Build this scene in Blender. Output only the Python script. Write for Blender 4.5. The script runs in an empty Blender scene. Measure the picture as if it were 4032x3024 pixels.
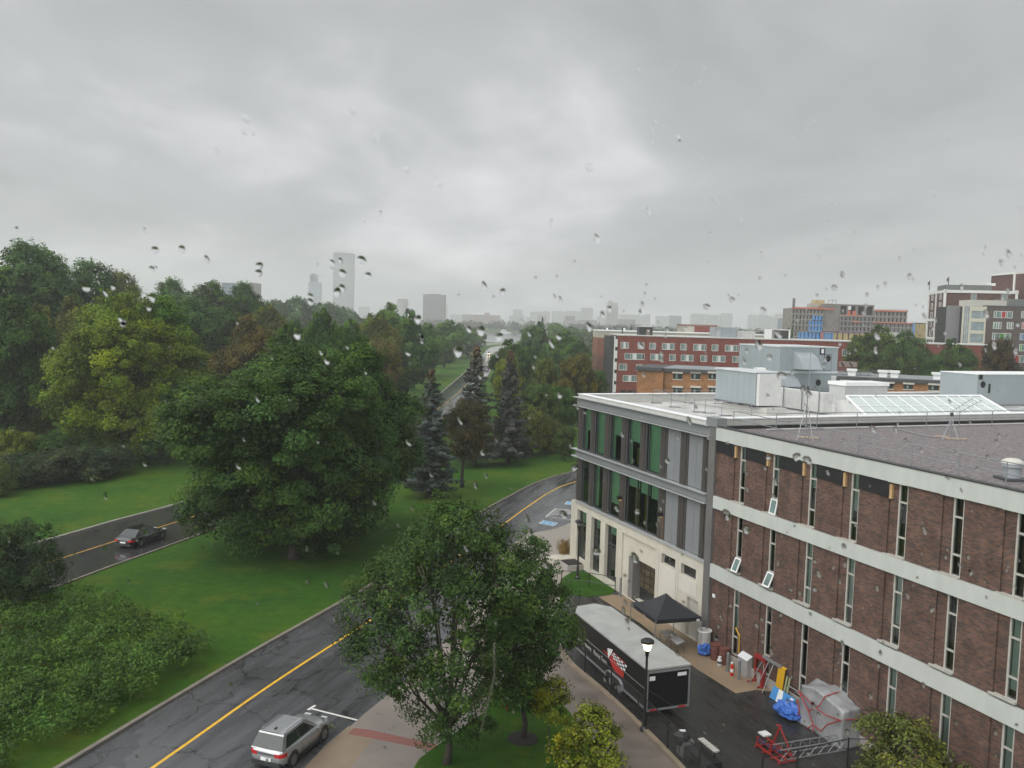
import bpy, math, random
import numpy as np
from mathutils import Vector, Matrix

S = bpy.context.scene
COL = S.collection
rad = math.radians

# ---------------------------------------------------------------- camera, world, sun, exposure
PITCH, ROLL, EYE, FPX = rad(4.21), rad(1.59), 20.0, 3400.0
fwd = Vector((0, math.cos(PITCH), -math.sin(PITCH)))
r0 = Vector((1, 0, 0)); u0 = r0.cross(fwd)
RT = math.cos(ROLL) * r0 + math.sin(ROLL) * u0
UP = -math.sin(ROLL) * r0 + math.cos(ROLL) * u0
cam_d = bpy.data.cameras.new("camera")
cam = bpy.data.objects.new("camera", cam_d); COL.objects.link(cam)
cam.matrix_world = Matrix(((RT.x, UP.x, -fwd.x, 0), (RT.y, UP.y, -fwd.y, 0), (RT.z, UP.z, -fwd.z, EYE), (0, 0, 0, 1)))
cam_d.sensor_width = 36.0
cam_d.lens = 36.0 * FPX / 4032.0
cam_d.clip_start = 0.02; cam_d.clip_end = 20000
cam_d.dof.use_dof = True; cam_d.dof.focus_distance = 90.0
cam_d.dof.aperture_fstop = cam_d.lens / 1.1       # a phone's sub-millimetre-scale aperture
S.camera = cam

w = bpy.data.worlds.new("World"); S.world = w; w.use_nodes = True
SUN_EL, SUN_AZ = rad(42), rad(232)      # veiled sun, behind the camera to the left
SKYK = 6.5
def build_world():
    nt = w.node_tree; nt.nodes.clear(); N = nt.nodes.new; L = nt.links.new
    out = N('ShaderNodeOutputWorld'); bg = N('ShaderNodeBackground'); bg.inputs[1].default_value = 0.1
    sky = N('ShaderNodeTexSky'); sky.sky_type = 'NISHITA'; sky.sun_disc = False
    sky.sun_elevation = SUN_EL; sky.sun_rotation = SUN_AZ; sky.air_density = 1.5; sky.dust_density = 4
    tc = N('ShaderNodeTexCoord'); sp = N('ShaderNodeSeparateXYZ'); L(tc.outputs['Generated'], sp.inputs[0])
    def M(op, a, b=None, c=None):
        n = N('ShaderNodeMath'); n.operation = op
        for i, v in enumerate((a, b, c)):
            if v is None: continue
            if isinstance(v, (int, float)): n.inputs[i].default_value = v
            else: L(v, n.inputs[i])
        return n.outputs[0]
    z = M('MAXIMUM', sp.outputs[2], 0.0)
    zz = M('ADD', z, 0.16)
    cx = M('DIVIDE', sp.outputs[0], zz); cy = M('DIVIDE', sp.outputs[1], zz)
    cb = N('ShaderNodeCombineXYZ'); L(cx, cb.inputs[0]); L(cy, cb.inputs[1]); L(z, cb.inputs[2])
    mp = N('ShaderNodeMapping'); mp.inputs['Rotation'].default_value = (0, 0, rad(28)); mp.inputs['Scale'].default_value = (1.0, .62, 1)
    mp.inputs['Location'].default_value = (3.1, 1.7, 0)
    L(cb.outputs[0], mp.inputs[0])
    n1 = N('ShaderNodeTexNoise'); n1.inputs['Scale'].default_value = .85; n1.inputs['Detail'].default_value = 5; n1.inputs['Roughness'].default_value = .5; n1.inputs['Distortion'].default_value = .45
    L(mp.outputs[0], n1.inputs['Vector'])
    n2 = N('ShaderNodeTexNoise'); n2.inputs['Scale'].default_value = 2.6; n2.inputs['Detail'].default_value = 6; n2.inputs['Roughness'].default_value = .55; n2.inputs['Distortion'].default_value = .6
    L(mp.outputs[0], n2.inputs['Vector'])
    s = M('ADD', M('MULTIPLY', n1.outputs[0], .75), M('MULTIPLY', n2.outputs[0], .25))
    cr = N('ShaderNodeValToRGB'); L(s, cr.inputs[0]); e = cr.color_ramp
    e.elements[0].position = .36; e.elements[0].color = (.44, .458, .47, 1)
    e.elements[1].position = .68; e.elements[1].color = (.90, .905, .925, 1)
    k = e.elements.new(.52); k.color = (.575, .587, .60, 1)
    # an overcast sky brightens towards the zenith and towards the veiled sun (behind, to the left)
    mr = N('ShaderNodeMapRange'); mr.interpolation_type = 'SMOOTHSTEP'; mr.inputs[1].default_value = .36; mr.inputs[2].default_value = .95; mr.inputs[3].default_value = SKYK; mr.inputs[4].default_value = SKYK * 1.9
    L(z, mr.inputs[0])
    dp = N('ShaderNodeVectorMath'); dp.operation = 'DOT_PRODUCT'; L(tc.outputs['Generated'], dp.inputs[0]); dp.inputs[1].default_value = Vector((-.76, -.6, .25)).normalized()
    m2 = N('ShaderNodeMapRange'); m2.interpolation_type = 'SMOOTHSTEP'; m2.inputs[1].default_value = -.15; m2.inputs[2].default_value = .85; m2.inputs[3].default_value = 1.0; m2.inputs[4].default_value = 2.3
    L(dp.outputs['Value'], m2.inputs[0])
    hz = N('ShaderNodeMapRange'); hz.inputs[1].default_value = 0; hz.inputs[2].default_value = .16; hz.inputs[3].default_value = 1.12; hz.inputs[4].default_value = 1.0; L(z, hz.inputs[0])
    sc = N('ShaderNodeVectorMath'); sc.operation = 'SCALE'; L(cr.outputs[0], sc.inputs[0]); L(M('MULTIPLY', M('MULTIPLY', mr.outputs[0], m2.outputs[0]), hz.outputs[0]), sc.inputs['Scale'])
    mx = N('ShaderNodeMix'); mx.data_type = 'RGBA'; mx.inputs[0].default_value = .96
    L(sky.outputs[0], mx.inputs[6]); L(sc.outputs[0], mx.inputs[7])
    L(mx.outputs[2], bg.inputs[0]); L(bg.outputs[0], out.inputs[0])
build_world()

sd = bpy.data.lights.new("sun", 'SUN'); sd.energy = 1.5; sd.angle = rad(75); sd.color = (1, .96, .9)
sun = bpy.data.objects.new("sun", sd); COL.objects.link(sun)
sun.rotation_euler = Vector((math.sin(SUN_AZ) * math.cos(SUN_EL), math.cos(SUN_AZ) * math.cos(SUN_EL), math.sin(SUN_EL))).to_track_quat('Z', 'Y').to_euler()
sun.location = (0, 0, 300)

S.view_settings.view_transform = 'Standard'; S.view_settings.look = 'None'
S.view_settings.exposure = 0.5; S.view_settings.gamma = 1.0
S.render.engine = 'CYCLES'
S.cycles.use_denoising = True
S.cycles.max_bounces = 6; S.cycles.diffuse_bounces = 3; S.cycles.glossy_bounces = 3
S.cycles.transmission_bounces = 6; S.cycles.transparent_max_bounces = 8; S.cycles.volume_bounces = 1
S.cycles.sample_clamp_indirect = 6.0
S.cycles.caustics_reflective = False; S.cycles.caustics_refractive = False
S.render.film_transparent = False

# ---------------------------------------------------------------- helpers
def ray(px, py):                                   # direction through a point of the 4032 x 3024 photograph
    return fwd + RT * ((px - 2016) / FPX) - UP * ((py - 1512) / FPX)
def G(px, py, z=0.0):                              # the point at height z seen there
    d = ray(px, py); t = (z - EYE) / d.z
    return Vector((d.x * t, d.y * t, z))
def atY(px, py, Y):                                # the point at distance Y seen there
    d = ray(px, py); t = Y / d.y
    return Vector((d.x * t, Y, EYE + d.z * t))
def zf(ox, oy, s): return lambda x, y: (ox + x / s, oy + y / s)
ZD = lambda x, y: (x * 1.8228, y * 1.8228)

class MB:                                           # collects shapes, links them as ONE mesh object
    def __init__(s): s.v = []; s.f = []; s.smooth = False
    def quad(s, *p):
        n = len(s.v); s.v += [tuple(q) for q in p]; s.f.append(tuple(range(n, n + len(p)))); return s
    def box(s, x0, x1, y0, y1, z0, z1, m=None):
        p = [(x0, y0, z0), (x1, y0, z0), (x1, y1, z0), (x0, y1, z0), (x0, y0, z1), (x1, y0, z1), (x1, y1, z1), (x0, y1, z1)]
        if m is not None: p = [tuple(m @ Vector(q)) for q in p]
        n = len(s.v); s.v += p
        for f in ((0, 3, 2, 1), (4, 5, 6, 7), (0, 1, 5, 4), (1, 2, 6, 5), (2, 3, 7, 6), (3, 0, 4, 7)): s.f.append(tuple(n + i for i in f))
        return s
    def prism(s, pts, z0, z1, m=None):              # polygon (x,y) extruded in z
        a = sum(pts[i][0] * pts[(i + 1) % len(pts)][1] - pts[(i + 1) % len(pts)][0] * pts[i][1] for i in range(len(pts)))
        if a < 0: pts = pts[::-1]
        k = len(pts); n = len(s.v)
        p = [(x, y, z0) for x, y in pts] + [(x, y, z1) for x, y in pts]
        if m is not None: p = [tuple(m @ Vector(q)) for q in p]
        s.v += p
        s.f.append(tuple(n + i for i in range(k))[::-1]); s.f.append(tuple(n + k + i for i in range(k)))
        for i in range(k): j = (i + 1) % k; s.f.append((n + i, n + j, n + k + j, n + k + i))
        return s
    def tube(s, pts, r, seg=8, cap=True):
        pts = [Vector(p) for p in pts]
        if not isinstance(r, (list, tuple)): r = [r] * len(pts)
        n = len(s.v); ref = Vector((0, 0, 1))
        for i, p in enumerate(pts):
            d = (pts[min(i + 1, len(pts) - 1)] - pts[max(i - 1, 0)]).normalized()
            a = d.cross(ref if abs(d.z) < .95 else Vector((1, 0, 0))).normalized(); b = d.cross(a)
            for k in range(seg):
                t = 2 * math.pi * k / seg
                s.v.append(tuple(p + (a * math.cos(t) + b * math.sin(t)) * r[i]))
        for i in range(len(pts) - 1):
            for k in range(seg):
                j = (k + 1) % seg
                s.f.append((n + i * seg + k, n + (i + 1) * seg + k, n + (i + 1) * seg + j, n + i * seg + j))
        if cap:
            s.f.append(tuple(n + k for k in range(seg))); m = n + (len(pts) - 1) * seg
            s.f.append(tuple(m + k for k in range(seg))[::-1])
        return s
    def lathe(s, prof, seg=20, c=(0, 0, 0), m=None):
        n = len(s.v)
        for r, z in prof:
            for k in range(seg):
                t = 2 * math.pi * k / seg
                q = Vector((c[0] + r * math.cos(t), c[1] + r * math.sin(t), c[2] + z))
                s.v.append(tuple(m @ q if m is not None else q))
        for i in range(len(prof) - 1):
            for k in range(seg):
                j = (k + 1) % seg
                s.f.append((n + i * seg + k, n + i * seg + j, n + (i + 1) * seg + j, n + (i + 1) * seg + k))
        s.f.append(tuple(n + k for k in range(seg))[::-1]); q = n + (len(prof) - 1) * seg
        s.f.append(tuple(q + k for k in range(seg)))
        return s
    def wall(s, x0, x1, z0, z1, y, holes, depth):    # a face at y looking towards -y, with real openings and reveals
        xs = sorted({x0, x1, *[h[0] for h in holes], *[h[1] for h in holes]}); zs = sorted({z0, z1, *[h[2] for h in holes], *[h[3] for h in holes]})
        xs = [x for x in xs if x0 <= x <= x1]; zs = [q for q in zs if z0 <= q <= z1]
        for i in range(len(xs) - 1):
            for j in range(len(zs) - 1):
                cx, cz = (xs[i] + xs[i + 1]) / 2, (zs[j] + zs[j + 1]) / 2
                if any(h[0] < cx < h[1] and h[2] < cz < h[3] for h in holes): continue
                s.quad((xs[i], y, zs[j]), (xs[i + 1], y, zs[j]), (xs[i + 1], y, zs[j + 1]), (xs[i], y, zs[j + 1]))
        for a, b, c, d in holes:
            e = y + depth
            s.quad((a, y, c), (a, y, d), (a, e, d), (a, e, c)); s.quad((b, y, d), (b, y, c), (b, e, c), (b, e, d))
            s.quad((a, y, d), (b, y, d), (b, e, d), (a, e, d)); s.quad((b, y, c), (a, y, c), (a, e, c), (b, e, c))
        return s
    def build(s, name, mat, parent=None, smooth=False):
        me = bpy.data.meshes.new(name); me.from_pydata(s.v, [], s.f); me.update()
        if smooth:
            for p in me.polygons: p.use_smooth = True
        if mat: me.materials.append(mat)
        o = bpy.data.objects.new(name, me); COL.objects.link(o)
        if parent is not None: o.parent = parent
        return o

def tag(o, label=None, cat=None, group=None, kind=None):
    if label: o['label'] = label
    if cat: o['category'] = cat
    if group: o['group'] = group
    if kind: o['kind'] = kind
    return o
def thing(name, label, cat, loc=(0, 0, 0), rz=0.0, group=None):
    o = bpy.data.objects.new(name, None); COL.objects.link(o); o.empty_display_size = .3
    o.location = loc; o.rotation_euler = (0, 0, rz)
    return tag(o, label, cat, group)
def copy_tree(o, parent=None):
    c = o.copy(); COL.objects.link(c); c.parent = parent
    for ch in list(o.children): copy_tree(ch, c)
    return c
def structure(name, mb, mat): return tag(mb.build(name, mat), kind='structure')

# ---------------------------------------------------------------- materials
def nodes(name):
    m = bpy.data.materials.new(name); m.use_nodes = True; nt = m.node_tree
    return m, nt, nt.nodes['Principled BSDF']
def mat(name, base, rough=.6, var=.12, scale=2.0, metal=0.0, bump=0.0, bscale=40.0, spec=.5, rvar=0.0, stretch=None):
    m, nt, b = nodes(name); N = nt.nodes.new; L = nt.links.new
    b.inputs['Roughness'].default_value = rough; b.inputs['Metallic'].default_value = metal
    b.inputs['Specular IOR Level'].default_value = spec
    tc = N('ShaderNodeTexCoord'); vec = tc.outputs['Object']
    if stretch:
        mp = N('ShaderNodeMapping'); mp.inputs['Scale'].default_value = stretch; L(vec, mp.inputs[0]); vec = mp.outputs[0]
    n = N('ShaderNodeTexNoise'); n.inputs['Scale'].default_value = scale; n.inputs['Detail'].default_value = 6; n.inputs['Roughness'].default_value = .6
    L(vec, n.inputs['Vector'])
    cr = N('ShaderNodeValToRGB'); L(n.outputs[0], cr.inputs[0])
    cr.color_ramp.elements[0].position = .3; cr.color_ramp.elements[1].position = .7
    cr.color_ramp.elements[0].color = tuple(c * (1 - var) for c in base) + (1,)
    cr.color_ramp.elements[1].color = tuple(min(1, c * (1 + var)) for c in base) + (1,)
    L(cr.outputs[0], b.inputs['Base Color'])
    if rvar:
        mr = N('ShaderNodeMapRange'); mr.inputs[1].default_value = .35; mr.inputs[2].default_value = .65
        mr.inputs[3].default_value = max(.02, rough - rvar); mr.inputs[4].default_value = rough + rvar
        L(n.outputs[0], mr.inputs[0]); L(mr.outputs[0], b.inputs['Roughness'])
    if bump:
        n2 = N('ShaderNodeTexNoise'); n2.inputs['Scale'].default_value = bscale; n2.inputs['Detail'].default_value = 4; L(tc.outputs['Object'], n2.inputs['Vector'])
        bp = N('ShaderNodeBump'); bp.inputs['Strength'].default_value = bump; bp.inputs['Distance'].default_value = .02
        L(n2.outputs[0], bp.inputs['Height']); L(bp.outputs[0], b.inputs['Normal'])
    return m
def brick_mat(name, c1, c2, mortar, w_=.21, h_=.07, patch=.35):
    m, nt, b = nodes(name); N = nt.nodes.new; L = nt.links.new
    tc = N('ShaderNodeTexCoord'); sp = N('ShaderNodeSeparateXYZ'); L(tc.outputs['Object'], sp.inputs[0])
    ad = N('ShaderNodeMath'); L(sp.outputs[0], ad.inputs[0]); L(sp.outputs[1], ad.inputs[1])
    cb = N('ShaderNodeCombineXYZ'); L(ad.outputs[0], cb.inputs[0]); L(sp.outputs[2], cb.inputs[1])
    t = N('ShaderNodeTexBrick'); L(cb.outputs[0], t.inputs['Vector'])
    t.inputs['Scale'].default_value = 1.0; t.inputs['Brick Width'].default_value = w_; t.inputs['Row Height'].default_value = h_
    t.inputs['Mortar Size'].default_value = .007; t.inputs['Mortar Smooth'].default_value = .2; t.inputs['Bias'].default_value = -.1
    t.inputs['Color1'].default_value = (*c1, 1); t.inputs['Color2'].default_value = (*c2, 1); t.inputs['Mortar'].default_value = (*mortar, 1)
    n = N('ShaderNodeTexNoise'); n.inputs['Scale'].default_value = 1.1; n.inputs['Detail'].default_value = 5; L(tc.outputs['Object'], n.inputs['Vector'])
    mr = N('ShaderNodeMapRange'); mr.inputs[1].default_value = .3; mr.inputs[2].default_value = .7; mr.inputs[3].default_value = 1 - patch; mr.inputs[4].default_value = 1 + patch
    L(n.outputs[0], mr.inputs[0])
    sc = N('ShaderNodeVectorMath'); sc.operation = 'SCALE'; L(t.outputs[0], sc.inputs[0]); L(mr.outputs[0], sc.inputs['Scale'])
    L(sc.outputs[0], b.inputs['Base Color']); b.inputs['Roughness'].default_value = .75; b.inputs['Specular IOR Level'].default_value = .3
    bp = N('ShaderNodeBump'); bp.inputs['Strength'].default_value = .4; bp.inputs['Distance'].default_value = .01; bp.invert = True
    L(t.outputs['Fac'], bp.inputs['Height']); L(bp.outputs[0], b.inputs['Normal'])
    return m
def glass_mat(name, tint=(.75, .85, .8), refl=.5):   # thin architectural glass: mirror-like at grazing angles, see-through face on
    m, nt, b = nodes(name); N = nt.nodes.new; L = nt.links.new; nt.nodes.remove(b)
    out = nt.nodes['Material Output']
    tr = N('ShaderNodeBsdfTransparent'); tr.inputs[0].default_value = (*tint, 1)
    gl = N('ShaderNodeBsdfGlossy'); gl.inputs['Roughness'].default_value = .03; gl.inputs[0].default_value = (.9, .95, .95, 1)
    fr = N('ShaderNodeFresnel'); fr.inputs[0].default_value = 1.5
    mu = N('ShaderNodeMath'); mu.operation = 'MULTIPLY_ADD'; L(fr.outputs[0], mu.inputs[0]); mu.inputs[1].default_value = .9; mu.inputs[2].default_value = refl * .12
    mx = N('ShaderNodeMixShader'); L(mu.outputs[0], mx.inputs[0]); L(tr.outputs[0], mx.inputs[1]); L(gl.outputs[0], mx.inputs[2])
    L(mx.outputs[0], out.inputs[0])
    return m
def emit_mat(name, col, k):
    m, nt, b = nodes(name)
    b.inputs['Base Color'].default_value = (*col, 1); b.inputs['Emission Color'].default_value = (*col, 1); b.inputs['Emission Strength'].default_value = k
    return m

M_ = {}
def mm(key, *a, **k):
    if key not in M_: M_[key] = mat(key, *a, **k)
    return M_[key]
WHITE = mat('white_metal', (.72, .73, .73), .45, .06, 1.2)
SILVER = mat('galvanised', (.22, .235, .245), .45, .15, 3, .4)
ALU = mat('aluminium', (.30, .31, .32), .4, .08, 3, .5)
BLACK = mat('black_paint', (.012, .012, .013), .35, .2, 3)
RUBBER = mat('rubber', (.015, .015, .015), .75, .2, 8)
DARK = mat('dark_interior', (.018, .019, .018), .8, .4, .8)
CHARCOAL = mat('charcoal_metal', (.055, .058, .065), .5, .1, 2)
CREAM = mat('cream_concrete', (.50, .475, .40), .7, .10, .8, bump=.15, bscale=18)
CONC = mat('concrete', (.33, .31, .285), .62, .14, .7, bump=.2, bscale=30)
RED = mat('red_paint', (.25, .020, .018), .4, .15, 3)
GLASS = glass_mat('window_glass')
GLASSG = glass_mat('green_glass', (.60, .78, .66), .75)
DGLASS = mat('dark_glass', (.03, .045, .045), .06, .5, .7, spec=.7)
TGLASS = mat('teal_curtained_glass', (.14, .20, .19), .12, .3, 1.1, spec=.6)
# ---------------------------------------------------------------- the setting: ground, roads, paving, water
r3b = zf(2000, 2274, 2.212); b2 = zf(1000, 2274, 2.212); s3 = zf(900, 2650, 3.687); q4 = zf(1500, 1900, 2.765)
z7 = zf(2000, 1600, 2.212); t1 = zf(2200, 2350, 3.16); t2 = zf(2550, 2550, 2.765)
P0 = Vector((12.43, 52.67, 0)); FAZ = rad(-21.17)                # the long facade: its corner and its bearing
DS = Vector((-math.sin(FAZ), -math.cos(FAZ), 0)); DD = Vector((math.cos(FAZ), -math.sin(FAZ), 0))
FROT = math.atan2(DS.y, DS.x)
def FA(s, d, z=0): return P0 + DS * s + DD * d + Vector((0, 0, z))
def loc(P): q = P - P0; return q.dot(DS), q.dot(DD), P.z
def onplane(px, py, s):                                          # where a ray meets the cross plane at s
    d = ray(px, py); t = (P0 + DS * s - Vector((0, 0, EYE))).dot(DS) / d.dot(DS); return loc(Vector((0, 0, EYE)) + d * t)

def grass_mat():
    m, nt, b = nodes('grass'); N = nt.nodes.new; L = nt.links.new
    tc = N('ShaderNodeTexCoord')
    def noise(sc, det, ro=.6):
        n = N('ShaderNodeTexNoise'); n.inputs['Scale'].default_value = sc; n.inputs['Detail'].default_value = det; n.inputs['Roughness'].default_value = ro
        L(tc.outputs['Object'], n.inputs['Vector']); return n
    a = noise(.07, 4); c = noise(1.1, 8, .75)
    cr = N('ShaderNodeValToRGB'); L(a.outputs[0], cr.inputs[0]); e = cr.color_ramp
    e.elements[0].position = .33; e.elements[0].color = (.022, .078, .006, 1); e.elements[1].position = .68; e.elements[1].color = (.062, .112, .006, 1)
    k = e.elements.new(.5); k.color = (.034, .096, .006, 1)
    mr = N('ShaderNodeMapRange'); mr.inputs[1].default_value = .25; mr.inputs[2].default_value = .75; mr.inputs[3].default_value = .62; mr.inputs[4].default_value = 1.35
    L(c.outputs[0], mr.inputs[0])
    sc = N('ShaderNodeVectorMath'); sc.operation = 'SCALE'; L(cr.outputs[0], sc.inputs[0]); L(mr.outputs[0], sc.inputs['Scale'])
    L(sc.outputs[0], b.inputs['Base Color']); b.inputs['Roughness'].default_value = .9; b.inputs['Specular IOR Level'].default_value = .15
    p3 = noise(.26, 6, .7); m3 = N('ShaderNodeMapRange'); m3.inputs[1].default_value = .52; m3.inputs[2].default_value = .70; m3.inputs[3].default_value = 0; m3.inputs[4].default_value = .75; L(p3.outputs[0], m3.inputs[0])
    mx = N('ShaderNodeMix'); mx.data_type = 'RGBA'; L(m3.outputs[0], mx.inputs[0]); L(sc.outputs[0], mx.inputs[6]); mx.inputs[7].default_value = (.098, .122, .010, 1)
    p4 = noise(5.5, 3, .6); m4 = N('ShaderNodeMapRange'); m4.inputs[1].default_value = .66; m4.inputs[2].default_value = .74; m4.inputs[3].default_value = 0; m4.inputs[4].default_value = .55; L(p4.outputs[0], m4.inputs[0])
    m5 = N('ShaderNodeMix'); m5.data_type = 'RGBA'; L(m4.outputs[0], m5.inputs[0]); L(mx.outputs[2], m5.inputs[6]); m5.inputs[7].default_value = (.085, .080, .022, 1)
    L(m5.outputs[2], b.inputs['Base Color'])
    n2 = noise(14, 6, .7); bp = N('ShaderNodeBump'); bp.inputs['Strength'].default_value = .9; bp.inputs['Distance'].default_value = .12
    L(n2.outputs[0], bp.inputs['Height']); L(bp.outputs[0], b.inputs['Normal'])
    return m
GRASS = grass_mat()
def wet_asphalt(name, base, lo, hi, rot=0.0, bump=.25, cracks=False):
    m, nt, b = nodes(name); N = nt.nodes.new; L = nt.links.new
    tc = N('ShaderNodeTexCoord'); mp = N('ShaderNodeMapping'); mp.vector_type = 'TEXTURE'; mp.inputs['Rotation'].default_value = (0, 0, -rot); mp.inputs['Scale'].default_value = (.8, 9, 1)
    L(tc.outputs['Object'], mp.inputs[0])
    a = N('ShaderNodeTexNoise'); a.inputs['Scale'].default_value = 1.0; a.inputs['Detail'].default_value = 7; a.inputs['Roughness'].default_value = .62; L(mp.outputs[0], a.inputs['Vector'])
    f = N('ShaderNodeTexNoise'); f.inputs['Scale'].default_value = 9; f.inputs['Detail'].default_value = 8; f.inputs['Roughness'].default_value = .8; L(tc.outputs['Object'], f.inputs['Vector'])
    cr = N('ShaderNodeValToRGB'); L(a.outputs[0], cr.inputs[0]); e = cr.color_ramp
    e.elements[0].position = .3; e.elements[0].color = tuple(c * .78 for c in base) + (1,); e.elements[1].position = .7; e.elements[1].color = tuple(c * 1.2 for c in base) + (1,)
    mr = N('ShaderNodeMapRange'); mr.inputs[1].default_value = .3; mr.inputs[2].default_value = .7; mr.inputs[3].default_value = .7; mr.inputs[4].default_value = 1.3; L(f.outputs[0], mr.inputs[0])
    sc = N('ShaderNodeVectorMath'); sc.operation = 'SCALE'; L(cr.outputs[0], sc.inputs[0]); L(mr.outputs[0], sc.inputs['Scale']); L(sc.outputs[0], b.inputs['Base Color'])
    if cracks:
        dn = N('ShaderNodeTexNoise'); dn.inputs['Scale'].default_value = .9; dn.inputs['Detail'].default_value = 5; L(tc.outputs['Object'], dn.inputs['Vector'])
        va = N('ShaderNodeVectorMath'); va.operation = 'MULTIPLY_ADD'; L(dn.outputs['Color'], va.inputs[0]); va.inputs[1].default_value = (2.2, 2.2, 0); L(tc.outputs['Object'], va.inputs[2])
        vo = N('ShaderNodeTexVoronoi'); vo.feature = 'DISTANCE_TO_EDGE'; vo.inputs['Scale'].default_value = .22; L(va.outputs[0], vo.inputs['Vector'])
        vm = N('ShaderNodeMapRange'); vm.inputs[1].default_value = .0; vm.inputs[2].default_value = .022; vm.inputs[3].default_value = .45; vm.inputs[4].default_value = 1.0; L(vo.outputs['Distance'], vm.inputs[0])
        v2_ = N('ShaderNodeTexVoronoi'); v2_.inputs['Scale'].default_value = .16; L(va.outputs[0], v2_.inputs['Vector']); sx_ = N('ShaderNodeSeparateColor'); L(v2_.outputs['Color'], sx_.inputs[0])
        pm = N('ShaderNodeMapRange'); pm.inputs[3].default_value = .80; pm.inputs[4].default_value = 1.22; L(sx_.outputs[0], pm.inputs[0])
        mu = N('ShaderNodeMath'); mu.operation = 'MULTIPLY'; L(vm.outputs[0], mu.inputs[0]); L(pm.outputs[0], mu.inputs[1])
        s2 = N('ShaderNodeVectorMath'); s2.operation = 'SCALE'; L(sc.outputs[0], s2.inputs[0]); L(mu.outputs[0], s2.inputs['Scale']); L(s2.outputs[0], b.inputs['Base Color'])
    rr = N('ShaderNodeMapRange'); rr.inputs[1].default_value = .32; rr.inputs[2].default_value = .68; rr.inputs[3].default_value = lo; rr.inputs[4].default_value = hi
    L(a.outputs[0], rr.inputs[0]); L(rr.outputs[0], b.inputs['Roughness'])
    bp = N('ShaderNodeBump'); bp.inputs['Strength'].default_value = bump; bp.inputs['Distance'].default_value = .01
    if bump: L(f.outputs[0], bp.inputs['Height']); L(bp.outputs[0], b.inputs['Normal'])
    return m
ASPH = wet_asphalt('wet_asphalt', (.060, .060, .063), .10, .42, rad(17), .18, True)
ASPH2 = wet_asphalt('wet_parkway_asphalt', (.040, .040, .040), .05, .14, rad(20), 0)
ASPH3 = wet_asphalt('wet_alley_asphalt', (.022, .022, .021), .14, .45, rad(-21), .2, True)
WALK = mat('concrete_paving', (.27, .243, .205), .55, .16, .5, bump=.1, bscale=20, rvar=.12)
WALKD = mat('wet_brown_paving', (.135, .112, .095), .42, .25, .45, bump=.15, bscale=25, rvar=.15)
APRON = mat('tan_concrete_apron', (.225, .165, .105), .5, .14, .6, bump=.1, bscale=25, rvar=.12)
KERBM = mat('kerb_concrete', (.165, .145, .12), .65, .25, 1.2, bump=.2)
REDPAV = mat('red_brick_paving', (.20, .075, .060), .5, .18, 6, bump=.2)
YEL = mat('yellow_line_paint', (.62, .36, .022), .5, .22, 3.5)
WPAINT = mat('white_line_paint', (.62, .61, .58), .5, .15, 4)
BLUEP = mat('blue_sign_paint', (.10, .30, .50), .5, .1, 3)
WATER = mat('lake_water', (.06, .07, .075), .12, .2, .02, bump=.12, bscale=.5)

R_ = 9000
structure('ground', MB().quad((-R_, -300, 0), (R_, -300, 0), (R_, R_, 0), (-R_, R_, 0)), GRASS)

def resample(pts, n):
    pts = [Vector((p[0], p[1], 0)) for p in pts]
    # smooth (Catmull-Rom) then n points evenly spaced
    dense = []
    for i in range(len(pts) - 1):
        a, b, c, d = pts[max(i - 1, 0)], pts[i], pts[i + 1], pts[min(i + 2, len(pts) - 1)]
        for k in range(12):
            t = k / 12; dense.append(.5 * ((2 * b) + (c - a) * t + (2 * a - 5 * b + 4 * c - d) * t * t + (3 * b - a - 3 * c + d) * t ** 3))
    dense.append(pts[-1])
    cum = [0]
    for i in range(1, len(dense)): cum.append(cum[-1] + (dense[i] - dense[i - 1]).length)
    out = []; j = 0
    for k in range(n):
        t = cum[-1] * k / (n - 1)
        while j < len(cum) - 2 and cum[j + 1] < t: j += 1
        f = (t - cum[j]) / max(1e-6, cum[j + 1] - cum[j]); out.append(dense[j].lerp(dense[j + 1], f))
    return out
def strip(A, B, z):
    m = MB()
    for i in range(len(A) - 1): m.quad((*A[i].xy, z), (*B[i].xy, z), (*B[i + 1].xy, z), (*A[i + 1].xy, z))
    return m
def along(pts, off, width, z, h=0.0):                # a band following a line; h > 0 makes a kerb of it
    n = len(pts); L_, R2 = [], []
    for i in range(n):
        d = (pts[min(i + 1, n - 1)] - pts[max(i - 1, 0)]).normalized(); nrm = Vector((-d.y, d.x, 0))
        L_.append(pts[i] + nrm * (off + width / 2)); R2.append(pts[i] + nrm * (off - width / 2))
    m = strip(L_, R2, z + h)
    if h:
        for i in range(n - 1):
            for E_ in (L_, R2): m.quad((*E_[i].xy, z), (*E_[i + 1].xy, z), (*E_[i + 1].xy, z + h), (*E_[i].xy, z + h))
    return m

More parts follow.
